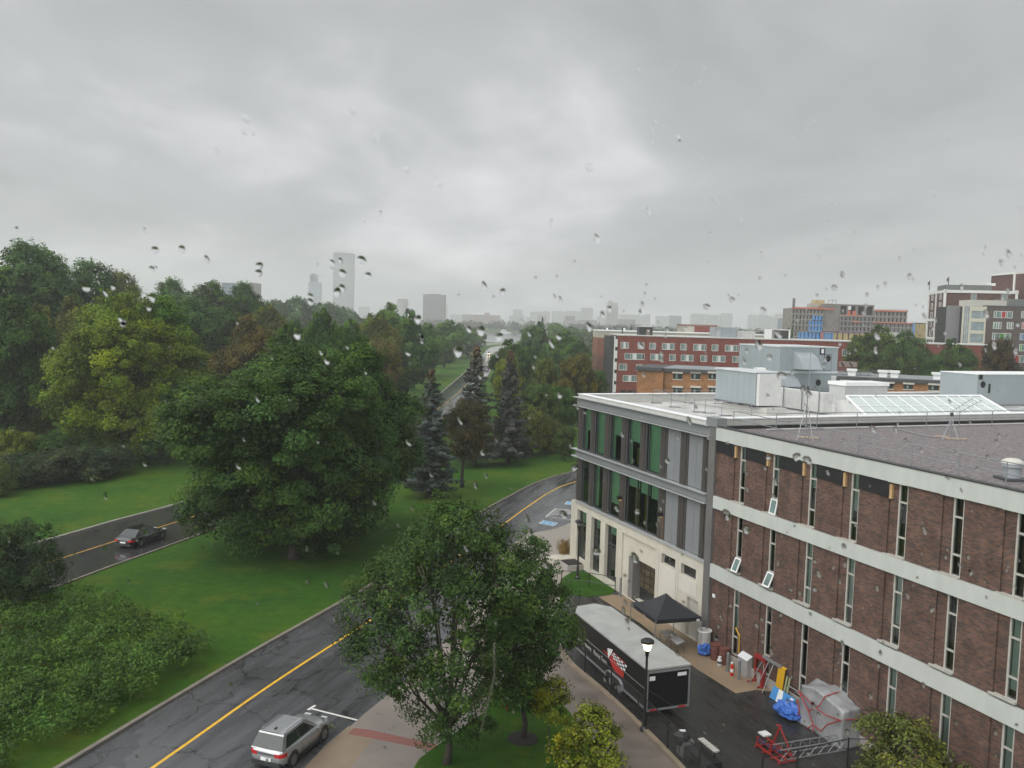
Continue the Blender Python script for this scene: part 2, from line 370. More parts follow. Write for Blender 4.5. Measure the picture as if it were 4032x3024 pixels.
CL = resample([(-26, 14), (-19.1, 36.3), (-16.7, 43.9), (-14.8, 49.6), (-12.2, 56.8), (-9.9, 63.4), (-4.4, 81.8), (-2.3, 89.8), (.1, 96.7), (3.4, 105.5), (8.6, 114.3), (16, 122), (30, 130), (70, 146)], 90)
CR = resample([(-17, 14), (-8.7, 36.8), (-7.5, 40.9), (-6.6, 43.2), (-4.4, 50), (-2.8, 57), (-1.6, 64), (-.5, 71), (.2, 75.2), (1.5, 79.3), (2.3, 80.6), (4.4, 82.1), (5.8, 84.3), (8, 88), (14, 97), (26, 108), (46, 120), (80, 132)], 90)
structure('road', strip(CL, CR, .004), ASPH)
structure('kerb', along(CL, .12, .24, 0, .13), KERBM)
CY = resample([(-22, 15), (-15.3, 36.5), (-12.4, 45.9), (-8.6, 56.6), (-6.7, 63), (-3.5, 73.8), (-.4, 83.8), (1.1, 88.9), (3.2, 95.6), (4.9, 100.6), (7.5, 106.1), (13, 113), (24, 121), (60, 136)], 90)
structure('road_line', along(CY, 0, .17, .008), YEL)

PL = resample([(-52, 40), (-46, 55), (-39.9, 71.8), (-37.1, 80.6), (-34, 89.2), (-29, 108), (-25, 132), (-22, 158), (-20.3, 182), (-19.1, 225), (-17.9, 312), (-17.4, 420), (-17.2, 508), (-17, 590), (-14, 650), (-2, 712), (24, 752), (80, 790)], 130)
PR = resample([(-43, 32), (-37, 46), (-32.6, 60), (-30.7, 66.9), (-28.2, 75.1), (-22.7, 95), (-18, 120), (-15.4, 150), (-13.2, 182), (-11.4, 205), (-9.2, 275), (-8.6, 400), (-8.4, 508), (-8, 580), (-5, 634), (7, 690), (32, 728), (84, 768)], 130)
structure('parkway', strip(PL, PR, .004), ASPH2)
PK = mat('pale_kerb_concrete', (.27, .25, .22), .65, .15, 1.2)
structure('kerb', along(PL, .12, .26, 0, .13), PK)
structure('kerb', along(PR, -.1, .2, 0, .09), KERBM)
PY = [PL[i].lerp(PR[i], .5) for i in range(130)]
structure('road_line', along(PY, .0, .14, .008), mat('amber_line_paint', (.50, .26, .03), .5, .2, 3))

structure('lake', MB().quad((-420, 748, .03), (420, 800, .03), (420, 1390, .03), (-420, 1370, .03)), WATER)

g = lambda f, x, y: tuple(G(*f(x, y))[:2])
def poly(pts, z): m = MB(); m.prism([tuple(p) for p in pts], z - .25, z); return m
walk = [(p.x, p.y) for p in CR if 34 < p.y < 95]
walk = [(-11.5, 30)] + walk + [(14, 92), tuple(FA(-19, -.1)[:2]), g(z7, 640, 1460), g(z7, 480, 1500), g(r3b, 430, 330), g(r3b, 470, 640), g(r3b, 560, 770), g(r3b, 820, 990), g(r3b, 1150, 1300), g(r3b, 1500, 1659), (9.4, 32)]
structure('walkway', poly(walk, .012), WALK)
WALKB = mat('wet_pinkish_paving', (.185, .158, .138), .40, .2, .6, bump=.15, bscale=20, rvar=.15)
lw = [(p.x, p.y) for p in CR if 34 < p.y < 58]
structure('walkway', poly([(-11.5, 30)] + lw + [(1.5, 56), g(r3b, 470, 640), g(r3b, 560, 770), g(r3b, 820, 990), g(r3b, 1150, 1300), (3, 30)], .0135), WALKB)
structure('wet_path', poly([g(r3b, 160, 790), g(r3b, 420, 700), g(r3b, 560, 770), g(r3b, 820, 990), g(r3b, 1150, 1300), g(r3b, 1500, 1659), (9.6, 31), (6.8, 31), g(r3b, 850, 1659), g(r3b, 630, 1310), g(r3b, 520, 1150), g(r3b, 300, 930)], .016), WALKD)
structure('lawn', poly([g(b2, 1370, 1700), g(b2, 1440, 1580), g(b2, 1560, 1490), g(b2, 2000, 1180), g(r3b, 20, 760), g(r3b, 160, 790), g(r3b, 300, 930), g(r3b, 520, 1150), g(r3b, 630, 1310), g(r3b, 850, 1659), (6.7, 31), (-3.2, 31)], .022), GRASS)
structure('red_paving', MB().prism([g(s3, 1735, 890), g(s3, 1815, 800), g(b2, 1040, 1335), g(b2, 1640, 1470), g(b2, 1600, 1520), g(b2, 1020, 1400)], -.1, .020), REDPAV)
structure('sidewalk', poly([g(s3, 1100, 1379), g(s3, 1400, 1060), g(s3, 1740, 775), g(b2, 870, 1330), g(b2, 1050, 1400), g(b2, 850, 1640), g(b2, 780, 1720), (-11.2, 30.5)], .016), mat('wet_tan_paving', (.20, .152, .105), .45, .18, .5, bump=.1, bscale=20, rvar=.12))
structure('alley', poly([g(r3b, 560, 770), g(r3b, 470, 640), g(r3b, 430, 330), g(r3b, 540, 130), g(z7, 900, 1640), tuple(FA(-12.5, .3)[:2]), tuple(FA(30, .3)[:2]), (10, 27), g(r3b, 1500, 1659), g(r3b, 1150, 1300), g(r3b, 820, 990)], .008), ASPH3)
structure('apron', poly([g(r3b, 790, 170), g(r3b, 900, 150), g(r3b, 1060, 165), tuple(FA(-8, .3)[:2]), tuple(FA(9.1, .2)[:2]), g(t2, 1340, 480), g(t2, 1180, 462), g(t2, 960, 500), g(r3b, 1630, 790), g(t1, 1000, 320), g(t1, 690, 130)], .016), APRON)
structure('lawn', poly([g(z7, 470, 1500), g(z7, 560, 1440), g(z7, 700, 1420), tuple(FA(-11.6, -.05)[:2]), g(z7, 890, 1640), g(z7, 700, 1659), g(r3b, 490, 140), g(z7, 440, 1560)], .026), GRASS)
AK = resample([g(r3b, 470, 640), g(r3b, 560, 770), g(r3b, 820, 990), g(r3b, 1150, 1300), g(r3b, 1500, 1659), (9.9, 31)], 40)
structure('kerb', along(AK, 0, .26, 0, .16), mat('tan_kerb_concrete', (.22, .175, .125), .6, .2, 1.2))

# markings
tA, tB = G(*s3(1205, 520)), G(*s3(1865, 685))
tdir = (tB - tA).normalized(); tn = Vector((-tdir.y, tdir.x, 0))
mk = MB()
def stroke(m, a, b, wd, z=.010):
    d = (b - a).normalized(); n = Vector((-d.y, d.x, 0)) * wd / 2
    m.quad((*(a + n).xy, z), (*(a - n).xy, z), (*(b - n).xy, z), (*(b + n).xy, z))
stroke(mk, tA, tB, .13); e0, e1 = G(*s3(1150, 540)), G(*s3(1260, 470)); stroke(mk, e0, e1, .15, .012)
hx = [g(q4, *p) for p in ((1905, 282), (1795, 372), (2070, 405))]
H = [Vector((*p, 0)) for p in hx]; H.append(H[0] + (H[2] - H[1]) * 1.4)
H[2] = H[1] + (H[2] - H[1]) * 1.4
stroke(mk, H[0], H[1], .12); stroke(mk, H[0], H[3], .12); stroke(mk, H[1], H[2], .12)
for k in range(1, 7):
    a = H[0].lerp(H[1], k / 7); b_ = H[0].lerp(H[3], (k + 2.2) / 7 if k < 5 else 1); stroke(mk, a, b_, .12)
stroke(mk, G(*q4(1010, 1150)), G(*q4(1110, 1215)), .13)
structure('parking_line', mk, WPAINT)
def access_sign(a, b, c, d):
    o, ux, uy = a, (d - a), (b - a)
    at_ = lambda u, v: o + ux * u + uy * v
    m = MB(); m.quad(*[(*at_(u, v).xy, .009) for u, v in ((0, 0), (1, 0), (1, 1), (0, 1))]); structure('parking_symbol', m, WPAINT)
    m = MB(); m.quad(*[(*at_(u, v).xy, .013) for u, v in ((.06, .06), (.94, .06), (.94, .94), (.06, .94))]); structure('parking_symbol', m, BLUEP)
    m = MB()                                          # the wheelchair figure
    for p, q in (((.42, .80), (.42, .48)), ((.42, .48), (.64, .46)), ((.64, .46), (.74, .22)), ((.42, .66), (.60, .66))): stroke(m, at_(*p), at_(*q), .09, .017)
    arc = [at_(.45 + .21 * math.cos(t), .36 + .21 * math.sin(t)) for t in np.linspace(2.2, 6.0, 12)]
    for i in range(11): stroke(m, arc[i], arc[i + 1], .08, .017)
    hd = [at_(.42 + .06 * math.cos(t), .88 + .06 * math.sin(t)) for t in np.linspace(0, 6.28, 9)[:-1]]
    m.quad(*[(*p.xy, .017) for p in hd])
    structure('parking_symbol', m, WPAINT)
access_sign(G(*q4(1875, 475)), G(*q4(1715, 445)), G(*q4(1770, 410)), G(*q4(1928, 440)))
access_sign(G(*q4(2120, 250)), G(*q4(1995, 237)), G(*q4(2030, 207)), G(*q4(2150, 218)))
# ---------------------------------------------------------------- the grey building and the brick building on one frontage
PIER = mat('dark_brown_cladding', (.052, .046, .042), .6, .25, 3, bump=.3, bscale=14, stretch=(3, 3, .4))
ZINC = mat('grey_zinc_panel', (.215, .23, .235), .42, .05, .8, .15)
ZINC2 = mat('mid_grey_panel', (.185, .195, .205), .5, .06, .8)
LEDGE = mat('pale_metal_ledge', (.42, .44, .44), .4, .08, 2, .3)
ROOFW = mat('white_roof_membrane', (.52, .515, .495), .22, .10, .35, rvar=.12, spec=.6)
PARAP = mat('white_parapet', (.56, .57, .56), .5, .08, 1.0)
BLOCKW = mat('pale_block', (.46, .455, .43), .6, .1, 1.2)
BLIND = mat('green_grey_blind', (.40, .55, .43), .7, .08, 2)
BLINDW = mat('pale_blind', (.30, .33, .32), .7, .08, 2)
YCUR = mat('yellow_curtain', (.16, .115, .012), .7, .25, 4, stretch=(4, 4, .3))
SOIL = mat('planter_soil', (.02, .017, .014), .9, .3, 6)

gb = thing('grey_building', 'grey and cream three-storey building with tall green-tinted windows between dark piers', 'building', P0, FROT)
base = MB()
W1, W2, W3 = (-18.7, -17.0, .7, 4.7), (-16.1, -14.5, .35, 4.64), (-13.7, -11.85, .4, 4.65)
REC = (-10.98, -6.12, .02, 4.6); S1 = (-5.4, -3.64, 3.86, 4.54); S2 = (-2.93, -1.2, 3.82, 4.54); DR = (-2.1, -.82, .02, 2.58)
base.wall(-19.9, -.16, 0, 5.22, 0, [W1, W2, W3, REC, S1, S2, DR], .35)
base.quad((-19.9, 0, 0), (-19.9, 0, 5.22), (-19.9, 30, 5.22), (-19.9, 30, 0)); base.quad((-19.9, 0, 5.22), (-.16, 0, 5.22), (-.16, .6, 5.22), (-19.9, .6, 5.22))
base.quad((-19.9, .6, 5.22), (-18.9, .6, 5.22), (-18.9, 30, 5.22), (-19.9, 30, 5.22))
base.wall(REC[0], REC[1], .02, 4.6, .14, [(-10.12, -6.14, .02, 3.12)], .75)
base.box(-20.4, -18.9, -1.9, -.03, .0, .5)
base.build('wall', CREAM, gb)
pn = MB()
for x0, x1 in ((-5.55, -3.5), (-3.05, -1.05)): pn.box(x0, x1, -.028, .03, 0.35 if x0 < -4 else 2.75, 3.75)
PST = mat('pale_cream_render', (.54, .525, .46), .7, .08, .8)
pn.build('infill_panel', PST, gb)
for x in (-11.3, -5.72, -3.28): MB().box(x - .035, x + .035, -.03, .02, .1, 4.95).build('pilaster_strip', PST, gb)
gd = MB().box(-10.12, -6.14, .80, .88, .02, 3.12).build('garage_door', mat('garage_door_panel', (.02, .021, .022), .35, .2, 2), gb)
gp = MB()
for i in range(4):
    for j in range(4):
        x = -9.75 + i * .88; z = .92 + j * .53; gp.box(x, x + .8, .765, .795, z, z + .45)
gp.build('pane', mat('garage_glass', (.07, .055, .035), .08, .8, .9, spec=.7), gd)
MB().box(-10.12, -9.5, .15, .80, .02, 3.118).build('door_reveal', mat('grey_reveal', (.16, .155, .15), .7, .1, 1), gb)
MB().box(DR[0], DR[1], .2, .26, .02, 2.58).build('door', mat('cream_door', (.46, .45, .40), .5, .06, 1), gb)
# concrete-framed ground floor windows
def window(x0, x1, z0, z1, y, parent, glass, frame, inner=.9, mull=(), trans=(), blind=None, bmat=None, curtain=None, fw=.07, name='window', bdepth=.18):
    f = MB(); fr = fw
    f.box(x0, x0 + fr, y - .05, y + .07, z0, z1); f.box(x1 - fr, x1, y - .05, y + .07, z0, z1)
    f.box(x0 + fr, x1 - fr, y - .05, y + .07, z0, z0 + fr); f.box(x0 + fr, x1 - fr, y - .05, y + .07, z1 - fr, z1)
    for q in mull: f.box(q - fr * .45, q + fr * .45, y - .04, y + .06, z0 + fr, z1 - fr)
    for q in trans: f.box(x0 + fr, x1 - fr, y - .045, y + .05, q - fr * .5, q + fr * .5)
    o = f.build(name, frame, parent)
    MB().quad((x0 + fr, y, z0 + fr), (x1 - fr, y, z0 + fr), (x1 - fr, y, z1 - fr), (x0 + fr, y, z1 - fr)).build('pane', glass, o)
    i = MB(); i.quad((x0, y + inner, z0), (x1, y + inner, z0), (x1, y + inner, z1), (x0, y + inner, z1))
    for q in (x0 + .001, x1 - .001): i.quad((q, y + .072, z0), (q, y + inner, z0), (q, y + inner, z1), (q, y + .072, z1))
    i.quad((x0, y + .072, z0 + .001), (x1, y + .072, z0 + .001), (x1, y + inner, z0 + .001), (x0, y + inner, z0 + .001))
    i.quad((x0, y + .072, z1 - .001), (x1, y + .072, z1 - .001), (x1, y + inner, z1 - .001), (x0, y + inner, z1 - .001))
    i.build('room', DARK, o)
    if blind:
        bl = MB()
        for (bx0, bx1, bz) in blind: bl.box(bx0, bx1, y + bdepth, y + bdepth + .02, bz, z1 - .02)
        bl.build('blind', bmat or BLIND, o)
    if curtain:
        c = MB()
        for (cx0, cx1, cz0, cz1) in curtain: c.box(cx0, cx1, y + .5, y + .53, cz0, cz1)
        c.build('curtain', YCUR, o)
    return o
for i, (a, b_, c, d) in enumerate((W1, W2, W3)):
    window(a, b_, c, d, .32, gb, GLASSG, CHARCOAL, 2.2, trans=(c + 2.75,), blind=[(a + .1, b_ - .1, d - (1.1, .9, .8)[i])], curtain=[(a + .4, b_ - .5, c, c + 2.2)] if i < 2 else None)
for (a, b_, c, d) in (S1, S2): window(a, b_, c, d, .3, gb, GLASS, CHARCOAL, .9, fw=.05)

piers = [(-19.06, -18.2), (-16.73, -15.99), (-14.29, -13.4), (-11.58, -10.76), (-8.8, -7.99), (-6.04, -5.25), (-3.54, -2.68), (-.98, -.32)]
def storey(z0, z1, skip):
    for k, (a, b_) in enumerate(piers):
        if k in skip: continue
        m = MB(); m.box(a, b_ - .22, -.04, .34, z0, z1); m.box(b_ - .22, b_, .01, .34, z0, z1)
        m.box(a + .30, a + .34, -.06, -.04, z0, z1)
        m.build('pier', PIER, gb)
storey(9.66, 13.2, ()); storey(5.45, 9.02, (4,))
# frame strips beside the glass
top = [(0, 3.05, .55), (1, 0, 0), (2, 1.75, 0), (3, 1.55, .7), (4, 3.3, 0)]
for k in range(5):
    a, b_ = piers[k][1], piers[k + 1][0]
    bl = {0: [(a + .08, a + .5, 9.8), (a + .5, b_, 11.35)], 1: [(a + .08, b_, 9.8)], 2: [(a + .08, a + .5, 9.8), (a + .5, b_, 11.6)], 3: [(a + .08, a + .5, 9.8), (a + .5, b_, 11.5)], 4: [(a + .08, b_, 9.8)]}[k]  # full-height left strips put the trees' green reflection into the blind colour
    cu = {0: [(a + .55, b_, 9.8, 11.5)], 3: [(a + .6, b_ - .5, 9.8, 11)]}.get(k)
    window(a, b_, 9.72, 13.16, .03, gb, GLASSG, CHARCOAL, 1.6, mull=(a + .36,), blind=bl, curtain=cu)
for k in range(3):
    a, b_ = piers[k][1], piers[k + 1][0]
    window(a, b_, 5.5, 8.98, .03, gb, GLASSG, CHARCOAL, 1.6, mull=(a + .36,), blind={1: [(a + .08, a + .6, 5.6)], 2: [(a + .08, b_, 6.4)]}.get(k), curtain={0: [(a + .5, b_ - .2, 5.5, 8.9)]}.get(k))  # narrow left strip likewise paints the green tree reflection behind the pane
a, b_ = piers[3][1], piers[5][0]
window(a, b_, 5.5, 8.98, .03, gb, GLASSG, CHARCOAL, 1.6, mull=(a + .36, a + 1.75, a + 3.25), blind=[(a + .1, a + 1.75, 8.2), (a + 1.95, a + 3.2, 8.0), (a + 3.4, b_, 7.9)], curtain=[(a + .55, a + 1.2, 5.5, 8.6), (a + 2.0, a + 2.4, 5.5, 8.3)])
pn = MB()
for (z0, z1) in ((9.7, 13.18), (5.48, 9.0)):
    for k in (5, 6):
        a, b_ = piers[k][1], piers[k + 1][0]; mid = a + (b_ - a) * .52
        pn.box(a, mid - .012, .06, .3, z0, z1); pn.box(mid + .012, b_, .06, .3, z0, z1)
pn.build('panel', ZINC2, gb)
bk = MB(); bk.box(-19.0, -.2, 2.6, 2.7, 5.3, 13.4); bk.box(-19.0, -18.9, .62, 40, 5.25, 13.4); bk.box(-19, -.2, .62, 2.6, 9.25, 9.4); bk.build('inner_wall', DARK, gb)
fb = MB()
for z0, z1 in ((13.26, 13.86), (9.1, 9.6)):
    for i in range(6):
        x0 = -19.2 + i * 3.155; fb.box(x0, x0 + 3.143, -.12, .5, z0, z1)
    fb.box(-19.2, -19.05, .5, 40, z0, z1)
fb.build('fascia_band', ZINC, gb)
lg = MB()
for z in (13.2, 13.88, 9.03, 9.62): lg.box(-19.62, -.18, -.34, .5, z - .025, z + .025); 
lg.box(-19.0, -.18, -.1, .5, 5.235, 5.43)
lg.build('ledge', LEDGE, gb)
pp = MB()                                             # parapet walls round the flat roof
pp.box(-19.15, -.5, -.04, .42, 13.9, 14.14); pp.box(-19.15, -18.65, .42, 44, 13.4, 14.14); pp.box(-18.65, -.5, .42, .5, 13.4, 13.9)
pp.box(-.5, .1, -.1, 44, 13.0, 14.3)
pp.build('parapet', BLOCKW, gb)
cp = MB(); cp.box(-19.22, -.5, -.1, .5, 14.142, 14.19); cp.box(-19.22, -18.58, .5, 44, 14.142, 14.19); cp.box(-.58, .16, -.16, 44, 14.302, 14.36)
cp.build('coping', WHITE, gb)
MB().box(-.5, .66, -.2, .5, 13.88, 14.42).build('parapet_cap', ZINC, gb)
MB().box(-18.66, -.5, .5, 44, 13.3, 13.5).build('roof', ROOFW, gb)
MB().box(-.16, .5, -.16, .4, 0, 13.88).build('corner_pilaster', mat('grey_brown_pilaster', (.12, .118, .115), .6, .12, 1), gb)
for px_, s_ in ((-11.3, 0), (-5.62, 1)):              # two lit wall lamps shining down the piers
    l = MB().box(px_ - .17, px_ + .17, -.30, .015, 7.0, 7.26).build('wall_lamp', BLACK, gb)
    MB().box(px_ - .12, px_ + .12, -.26, -.03, 6.985, 6.998).build('lens', emit_mat('warm_lens', (1, .55, .22), 6), l)
    ld = bpy.data.lights.new('wall_lamp_light', 'SPOT'); ld.energy = 14; ld.color = (1, .5, .2); ld.spot_size = rad(70); ld.shadow_soft_size = .05
    lo = bpy.data.objects.new('wall_lamp_light', ld); COL.objects.link(lo); lo.location = FA(px_, -.2, 6.96); lo.rotation_euler = (rad(-8), 0, FROT)
    MB().box(px_ - .2, px_ + .2, -.02, .02, 5.46, 6.9).build('painted_lamp_glow', mm('lamp_glow_brown', (.17, .105, .065), .6, .15, 4), gb)  # warm brown strip paints the lamplight onto the pier below the lamp

# skylight: a glazed slope rising from the parapet
m_ = zf(3300, 1400, 3.017)
LFs, RIs = -1.1, -5.2
bl0, br0 = onplane(*m_(350, 695), LFs), onplane(*m_(2065, 672), LFs)
zb = 14.1
d0, d1 = bl0[1], br0[1]
tl = onplane(*m_(95, 490), RIs); tr = onplane(*m_(1690, 485), RIs)
A_, B_, C_, D_ = Vector((LFs, d0, zb)), Vector((LFs, d1, zb)), Vector((RIs, tr[1], tr[2])), Vector((RIs, tl[1], tl[2]))
sk = MB()
GL_PALE = mat('frosted_green_glass', (.50, .56, .535), .12, .05, .6, spec=.6)
sk.quad(A_, B_, C_, D_); sl = sk.build('skylight', GL_PALE, gb)
fr = MB(); nrm = (B_ - A_).cross(D_ - A_).normalized(); nrm = nrm if nrm.z > 0 else -nrm
for k in range(12):
    t = k / 11; p, q = A_.lerp(B_, t) + nrm * .05, D_.lerp(C_, t) + nrm * .05; fr.tube([p, q], .04 if 0 < k < 11 else .09, 4)
for t in (0, .5, 1): fr.tube([A_.lerp(D_, t) + nrm * .05, B_.lerp(C_, t) + nrm * .05], .09 if t != .5 else .025, 4)
fr.build('frame', WHITE, sl)
ga = MB()
for X, Y_ in ((A_, D_), (B_, C_)): ga.quad(X + Vector((0, 0, -.02)), Vector((X.x, X.y, 13.5)), Vector((Y_.x - .3, Y_.y, 13.5)), Y_ + Vector((0, 0, -.02)))
ga.quad(A_, B_, Vector((B_.x, B_.y, 13.5)), Vector((A_.x, A_.y, 13.5)))
ga.quad(D_, C_, Vector((C_.x - .3, C_.y, 13.5)), Vector((D_.x - .3, D_.y, 13.5)))
ga.build('gable', PARAP, sl)

# ---- brick building
bb = thing('brick_building', 'brown brick building with pale concrete bands, slot windows and a gravel roof', 'building', P0, FROT)
BRICK = brick_mat('brown_brick', (.140, .072, .050), (.042, .033, .032), (.10, .088, .078), patch=.28)
BANDM = mat('pale_concrete_band', (.43, .455, .43), .6, .07, 1.1, bump=.08, bscale=20, stretch=(1.6, 1.6, .5))
GRAVEL = mat('roof_gravel', (.150, .132, .132), .8, .6, 6, bump=.8, bscale=9)
TAR = mat('torn_black_membrane', (.010, .010, .011), .55, .3, 2, bump=.5, bscale=6)
WOOD = mat('bare_timber', (.42, .27, .13), .7, .15, 5)
WFRAME = mat('stone_window_frame', (.38, .37, .335), .55, .1, 3)
PITCHS, W0, WW, NB = 2.98, 2.80, .57, 8
rows = [(9.68, 13.12), (5.56, 8.94), (.62, 4.62)]
holes = [(W0 + PITCHS * k, W0 + PITCHS * k + WW, z0, z1) for k in range(NB) for z0, z1 in rows]
END = W0 + PITCHS * NB + 1.5
wl = MB(); wl.wall(.5, END, 0, 13.2, .08, holes, .1)
for k in range(-1, NB):                                # the projecting brick piers
    a = W0 + PITCHS * k + WW + .015 if k >= 0 else .5
    b_ = W0 + PITCHS * (k + 1) - .52
    for z0, z1 in ((9.68, 13.1), (5.5, 8.92), (0, 4.6)): wl.box(a, b_, 0, .078, z0, z1)
wl.box(.5, END, .4, .5, 0, 13.0); wl.quad((END, .08, 0), (END, 40, 0), (END, 40, 13.2), (END, .08, 13.2))
wl.build('wall', BRICK, bb)
for z0, z1 in ((13.08, 13.90), (8.92, 9.66), (4.62, 5.44)):
    m = MB()
    for k in range(-1, NB):
        a = W0 + PITCHS * k + WW if k >= 0 else .5; n_ = W0 + PITCHS * (k + 1); c = n_ - .52; e = n_ + WW
        m.box(a, c, -.14, .3, z0 + (.0 if z0 < 13 else .02), z1)
        m.prism([(c, -.14), (e, -.14), (e, .3), (c, .3)], z0 + .0, z1 - .0) if z0 > 13 else m.box(c, e, -.14, .3, z0, z1)
    m.box(W0 + PITCHS * NB + WW, END, -.14, .3, z0, z1)
    m.build('concrete_band', BANDM, bb)
for k in range(NB):
    for z0, z1 in rows[:2]:
        x = W0 + PITCHS * k; MB().prism([(x - .62, -.10), (x - .45, -.02), (x - .45, .25), (x + WW + .01, .25), (x + WW + .01, -.13), (x - .62, -.13)], z0 - .022, z0 + .06).build('sill', WFRAME, bb)
random.seed(5)
openk = {(0, 1): .38, (1, 1): .42, (1, 0): .16}
for k in range(NB):
    for r, (z0, z1) in enumerate(rows):
        x = W0 + PITCHS * k; h = z1 - z0
        t1_, t2_ = z0 + h * .745, z0 + h * .275
        bl = None; bm = BLINDW
        u = random.random()
        if r == 0 and k in (0, 1, 2, 3): bl = [(x + .1, x + WW - .02, (11.5, 11.3, 11.75, 11.2)[k])]
        elif r == 1: bl = {2: [(x + .1, x + WW, z0 + .05)], 3: [(x + .1, x + WW, z0 + .9)], 4: [(x + .1, x + WW, z0 + 1.0)], 6: [(x + .1, x + WW, z0 + .4)]}.get(k)
        elif r == 2: bl = {0: [(x + .1, x + WW, z0 + 1.6)], 4: [(x + .1, x + WW, z0 + .1)], 5: [(x + .1, x + WW, z0 + .5)], 6: [(x + .1, x + WW, z0 + .3)]}.get(k)
        wnd = window(x, x + WW, z0, z1, .11, bb, GLASS, WFRAME, .8, trans=(t1_, t2_), blind=bl, bmat=bm, fw=.085, bdepth=.09)
        if (r, k) in ((1, 3), (2, 5), (2, 2)):        # a lit ceiling seen through the glass
            MB().box(x + .1, x + WW - .02, .5, .53, z1 - .85, z1 - .2).build('lit_ceiling', emit_mat('warm_room', (.75, .45, .10), .55), wnd)
        if (k, r) in openk:                            # a hopper sash swung out
            an = openk[(k, r)]; hgt = t2_ - z0 - .1
            mt = Matrix.Translation((x, .05, t2_ - .05)) @ Matrix.Rotation(-an, 4, 'X')
            s_ = MB(); s_.box(0, .07, -.05, 0, -hgt, 0, mt); s_.box(WW - .07, WW, -.05, 0, -hgt, 0, mt); s_.box(.07, WW - .07, -.05, 0, -hgt, -hgt + .07, mt); s_.box(.07, WW - .07, -.05, 0, -.07, 0, mt)
            so = s_.build('sash', WHITE, wnd)
            MB().box(.07, WW - .07, -.03, -.02, -hgt + .07, -.07, mt).build('pane', TGLASS, so)
for k in range(-1, 4):                                 # uncovered black membrane below the roof edge
    a = W0 + PITCHS * k + WW + .02 if k >= 0 else .46; b_ = W0 + PITCHS * (k + 1) - .52
    z0 = 12.36; mb_ = MB(); mb_.prism([(a, -.06), (b_ - .1, -.06), (b_ + .03, -.005), (a, -.005)], z0 + .02, 13.2)
    mb_.quad((a, -.061, z0 + .35), (b_, -.061, z0 + .35), (b_ + .02, -.05, z0 - .05), (a, -.05, z0 + .05))
    mb_.build('membrane_patch', TAR, bb)
    MB().box(b_ + .04, b_ + .20, -.05, .078, 12.30, 12.98).build('timber_block', WOOD, bb)
MB().box(.3, END, -.17, .2, 13.9, 13.955).build('roof_edge', mat('dark_roof_edge', (.03, .03, .03), .5, .2, 3), bb)
MB().box(.12, END, .2, 42, 13.55, 13.72).build('roof', GRAVEL, bb)
sf = MB(); sf.box(.12, .42, .2, 40, 13.72, 13.9); sf.build('roof_flashing', mat('black_flashing', (.015, .015, .016), .5, .3, 2), bb)
ed = MB(); ed.box(1.2, 1.42, 3.0, 40, 13.74, 13.80); ed.build('roof_curb', BLOCKW, bb)
ft = MB().box(.5, END, -.06, -.0, 0, .55); ft.build('wall_footing', CONC, bb)
sg = MB().box(.75, 1.0, -.05, -.005, 3.42, 3.62); sg.build('wall_box', WHITE, bb)
pi = MB(); pi.tube([(3.7, -.10, 1.0), (3.7, -.10, 2.05), (3.3, -.10, 2.35), (3.3, 0, 2.35)], .035, 8); pi.build('gas_pipe', mat('yellow_pipe', (.55, .32, .02), .45, .1, 3), bb)
# ---------------------------------------------------------------- what stands on the two roofs
mz = zf(2750, 1350, 3.687); bz = zf(2800, 1600, 3.687); gz = zf(2250, 1500, 3.318); r8 = zf(3032, 1600, 2.212)
def ond(px, py, d):
    q = ray(px, py); t = (P0 + DD * d - Vector((0, 0, EYE))).dot(DD) / q.dot(DD); return loc(Vector((0, 0, EYE)) + q * t)
GREYU = mat('grey_unit_cladding', (.27, .31, .325), .42, .05, .5)
DUCTW = mat('white_duct_wrap', (.55, .555, .54), .5, .12, 1.2, bump=.3, bscale=2)
GREYD = mat('grey_duct_base', (.30, .31, .31), .6, .12, 1)
RZ = 13.5
e_ = loc(G(*mz(1990, 810), RZ)); sB, dE = e_[0], e_[1]
dC = onplane(*mz(1185, 300), sB)[1]; zT = onplane(*mz(1185, 62), sB)[2]; sL = ond(*mz(590, 200), dC)[0]
zM = onplane(*mz(1400, 425), sB)[2]
ph = thing('rooftop_plant_room', 'two-storey pale grey metal plant room with air hoods and round-windowed doors on the white roof', 'plant room', FA(sB, dC, RZ), FROT)
m = MB(); W_, Dp = sL, dE - dC
for z0, z1, o in ((0, zM - RZ, 0), (zM - RZ, zT - RZ, .0)):
    k = 9
    for i in range(k):
        y0, y1 = Dp * i / k, Dp * (i + 1) / k
        m.quad((o, y0 + .01, z0), (o, y1 - .01, z0), (o, y1 - .01, z1), (o, y0 + .01, z1))
    for i in range(7):
        x0, x1 = (sL - sB) * i / 7, (sL - sB) * (i + 1) / 7
        m.quad((x0 - .01, 0, z0), (x1 + .01, 0, z0), (x1 + .01, 0, z1), (x0 - .01, 0, z1))
m.box(sL - sB, -.03, .03, Dp, 0, zT - RZ)
m.build('body', GREYU, ph)
tr_ = MB(); tr_.box(sL - sB, .06, -.06, Dp + .06, zT - RZ, zT - RZ + .12); tr_.box(.0, .10, 0, Dp + .05, zM - RZ - .10, zM - RZ + .10); tr_.build('trim', mat('pale_grey_trim', (.50, .53, .54), .45, .05, 1), ph)
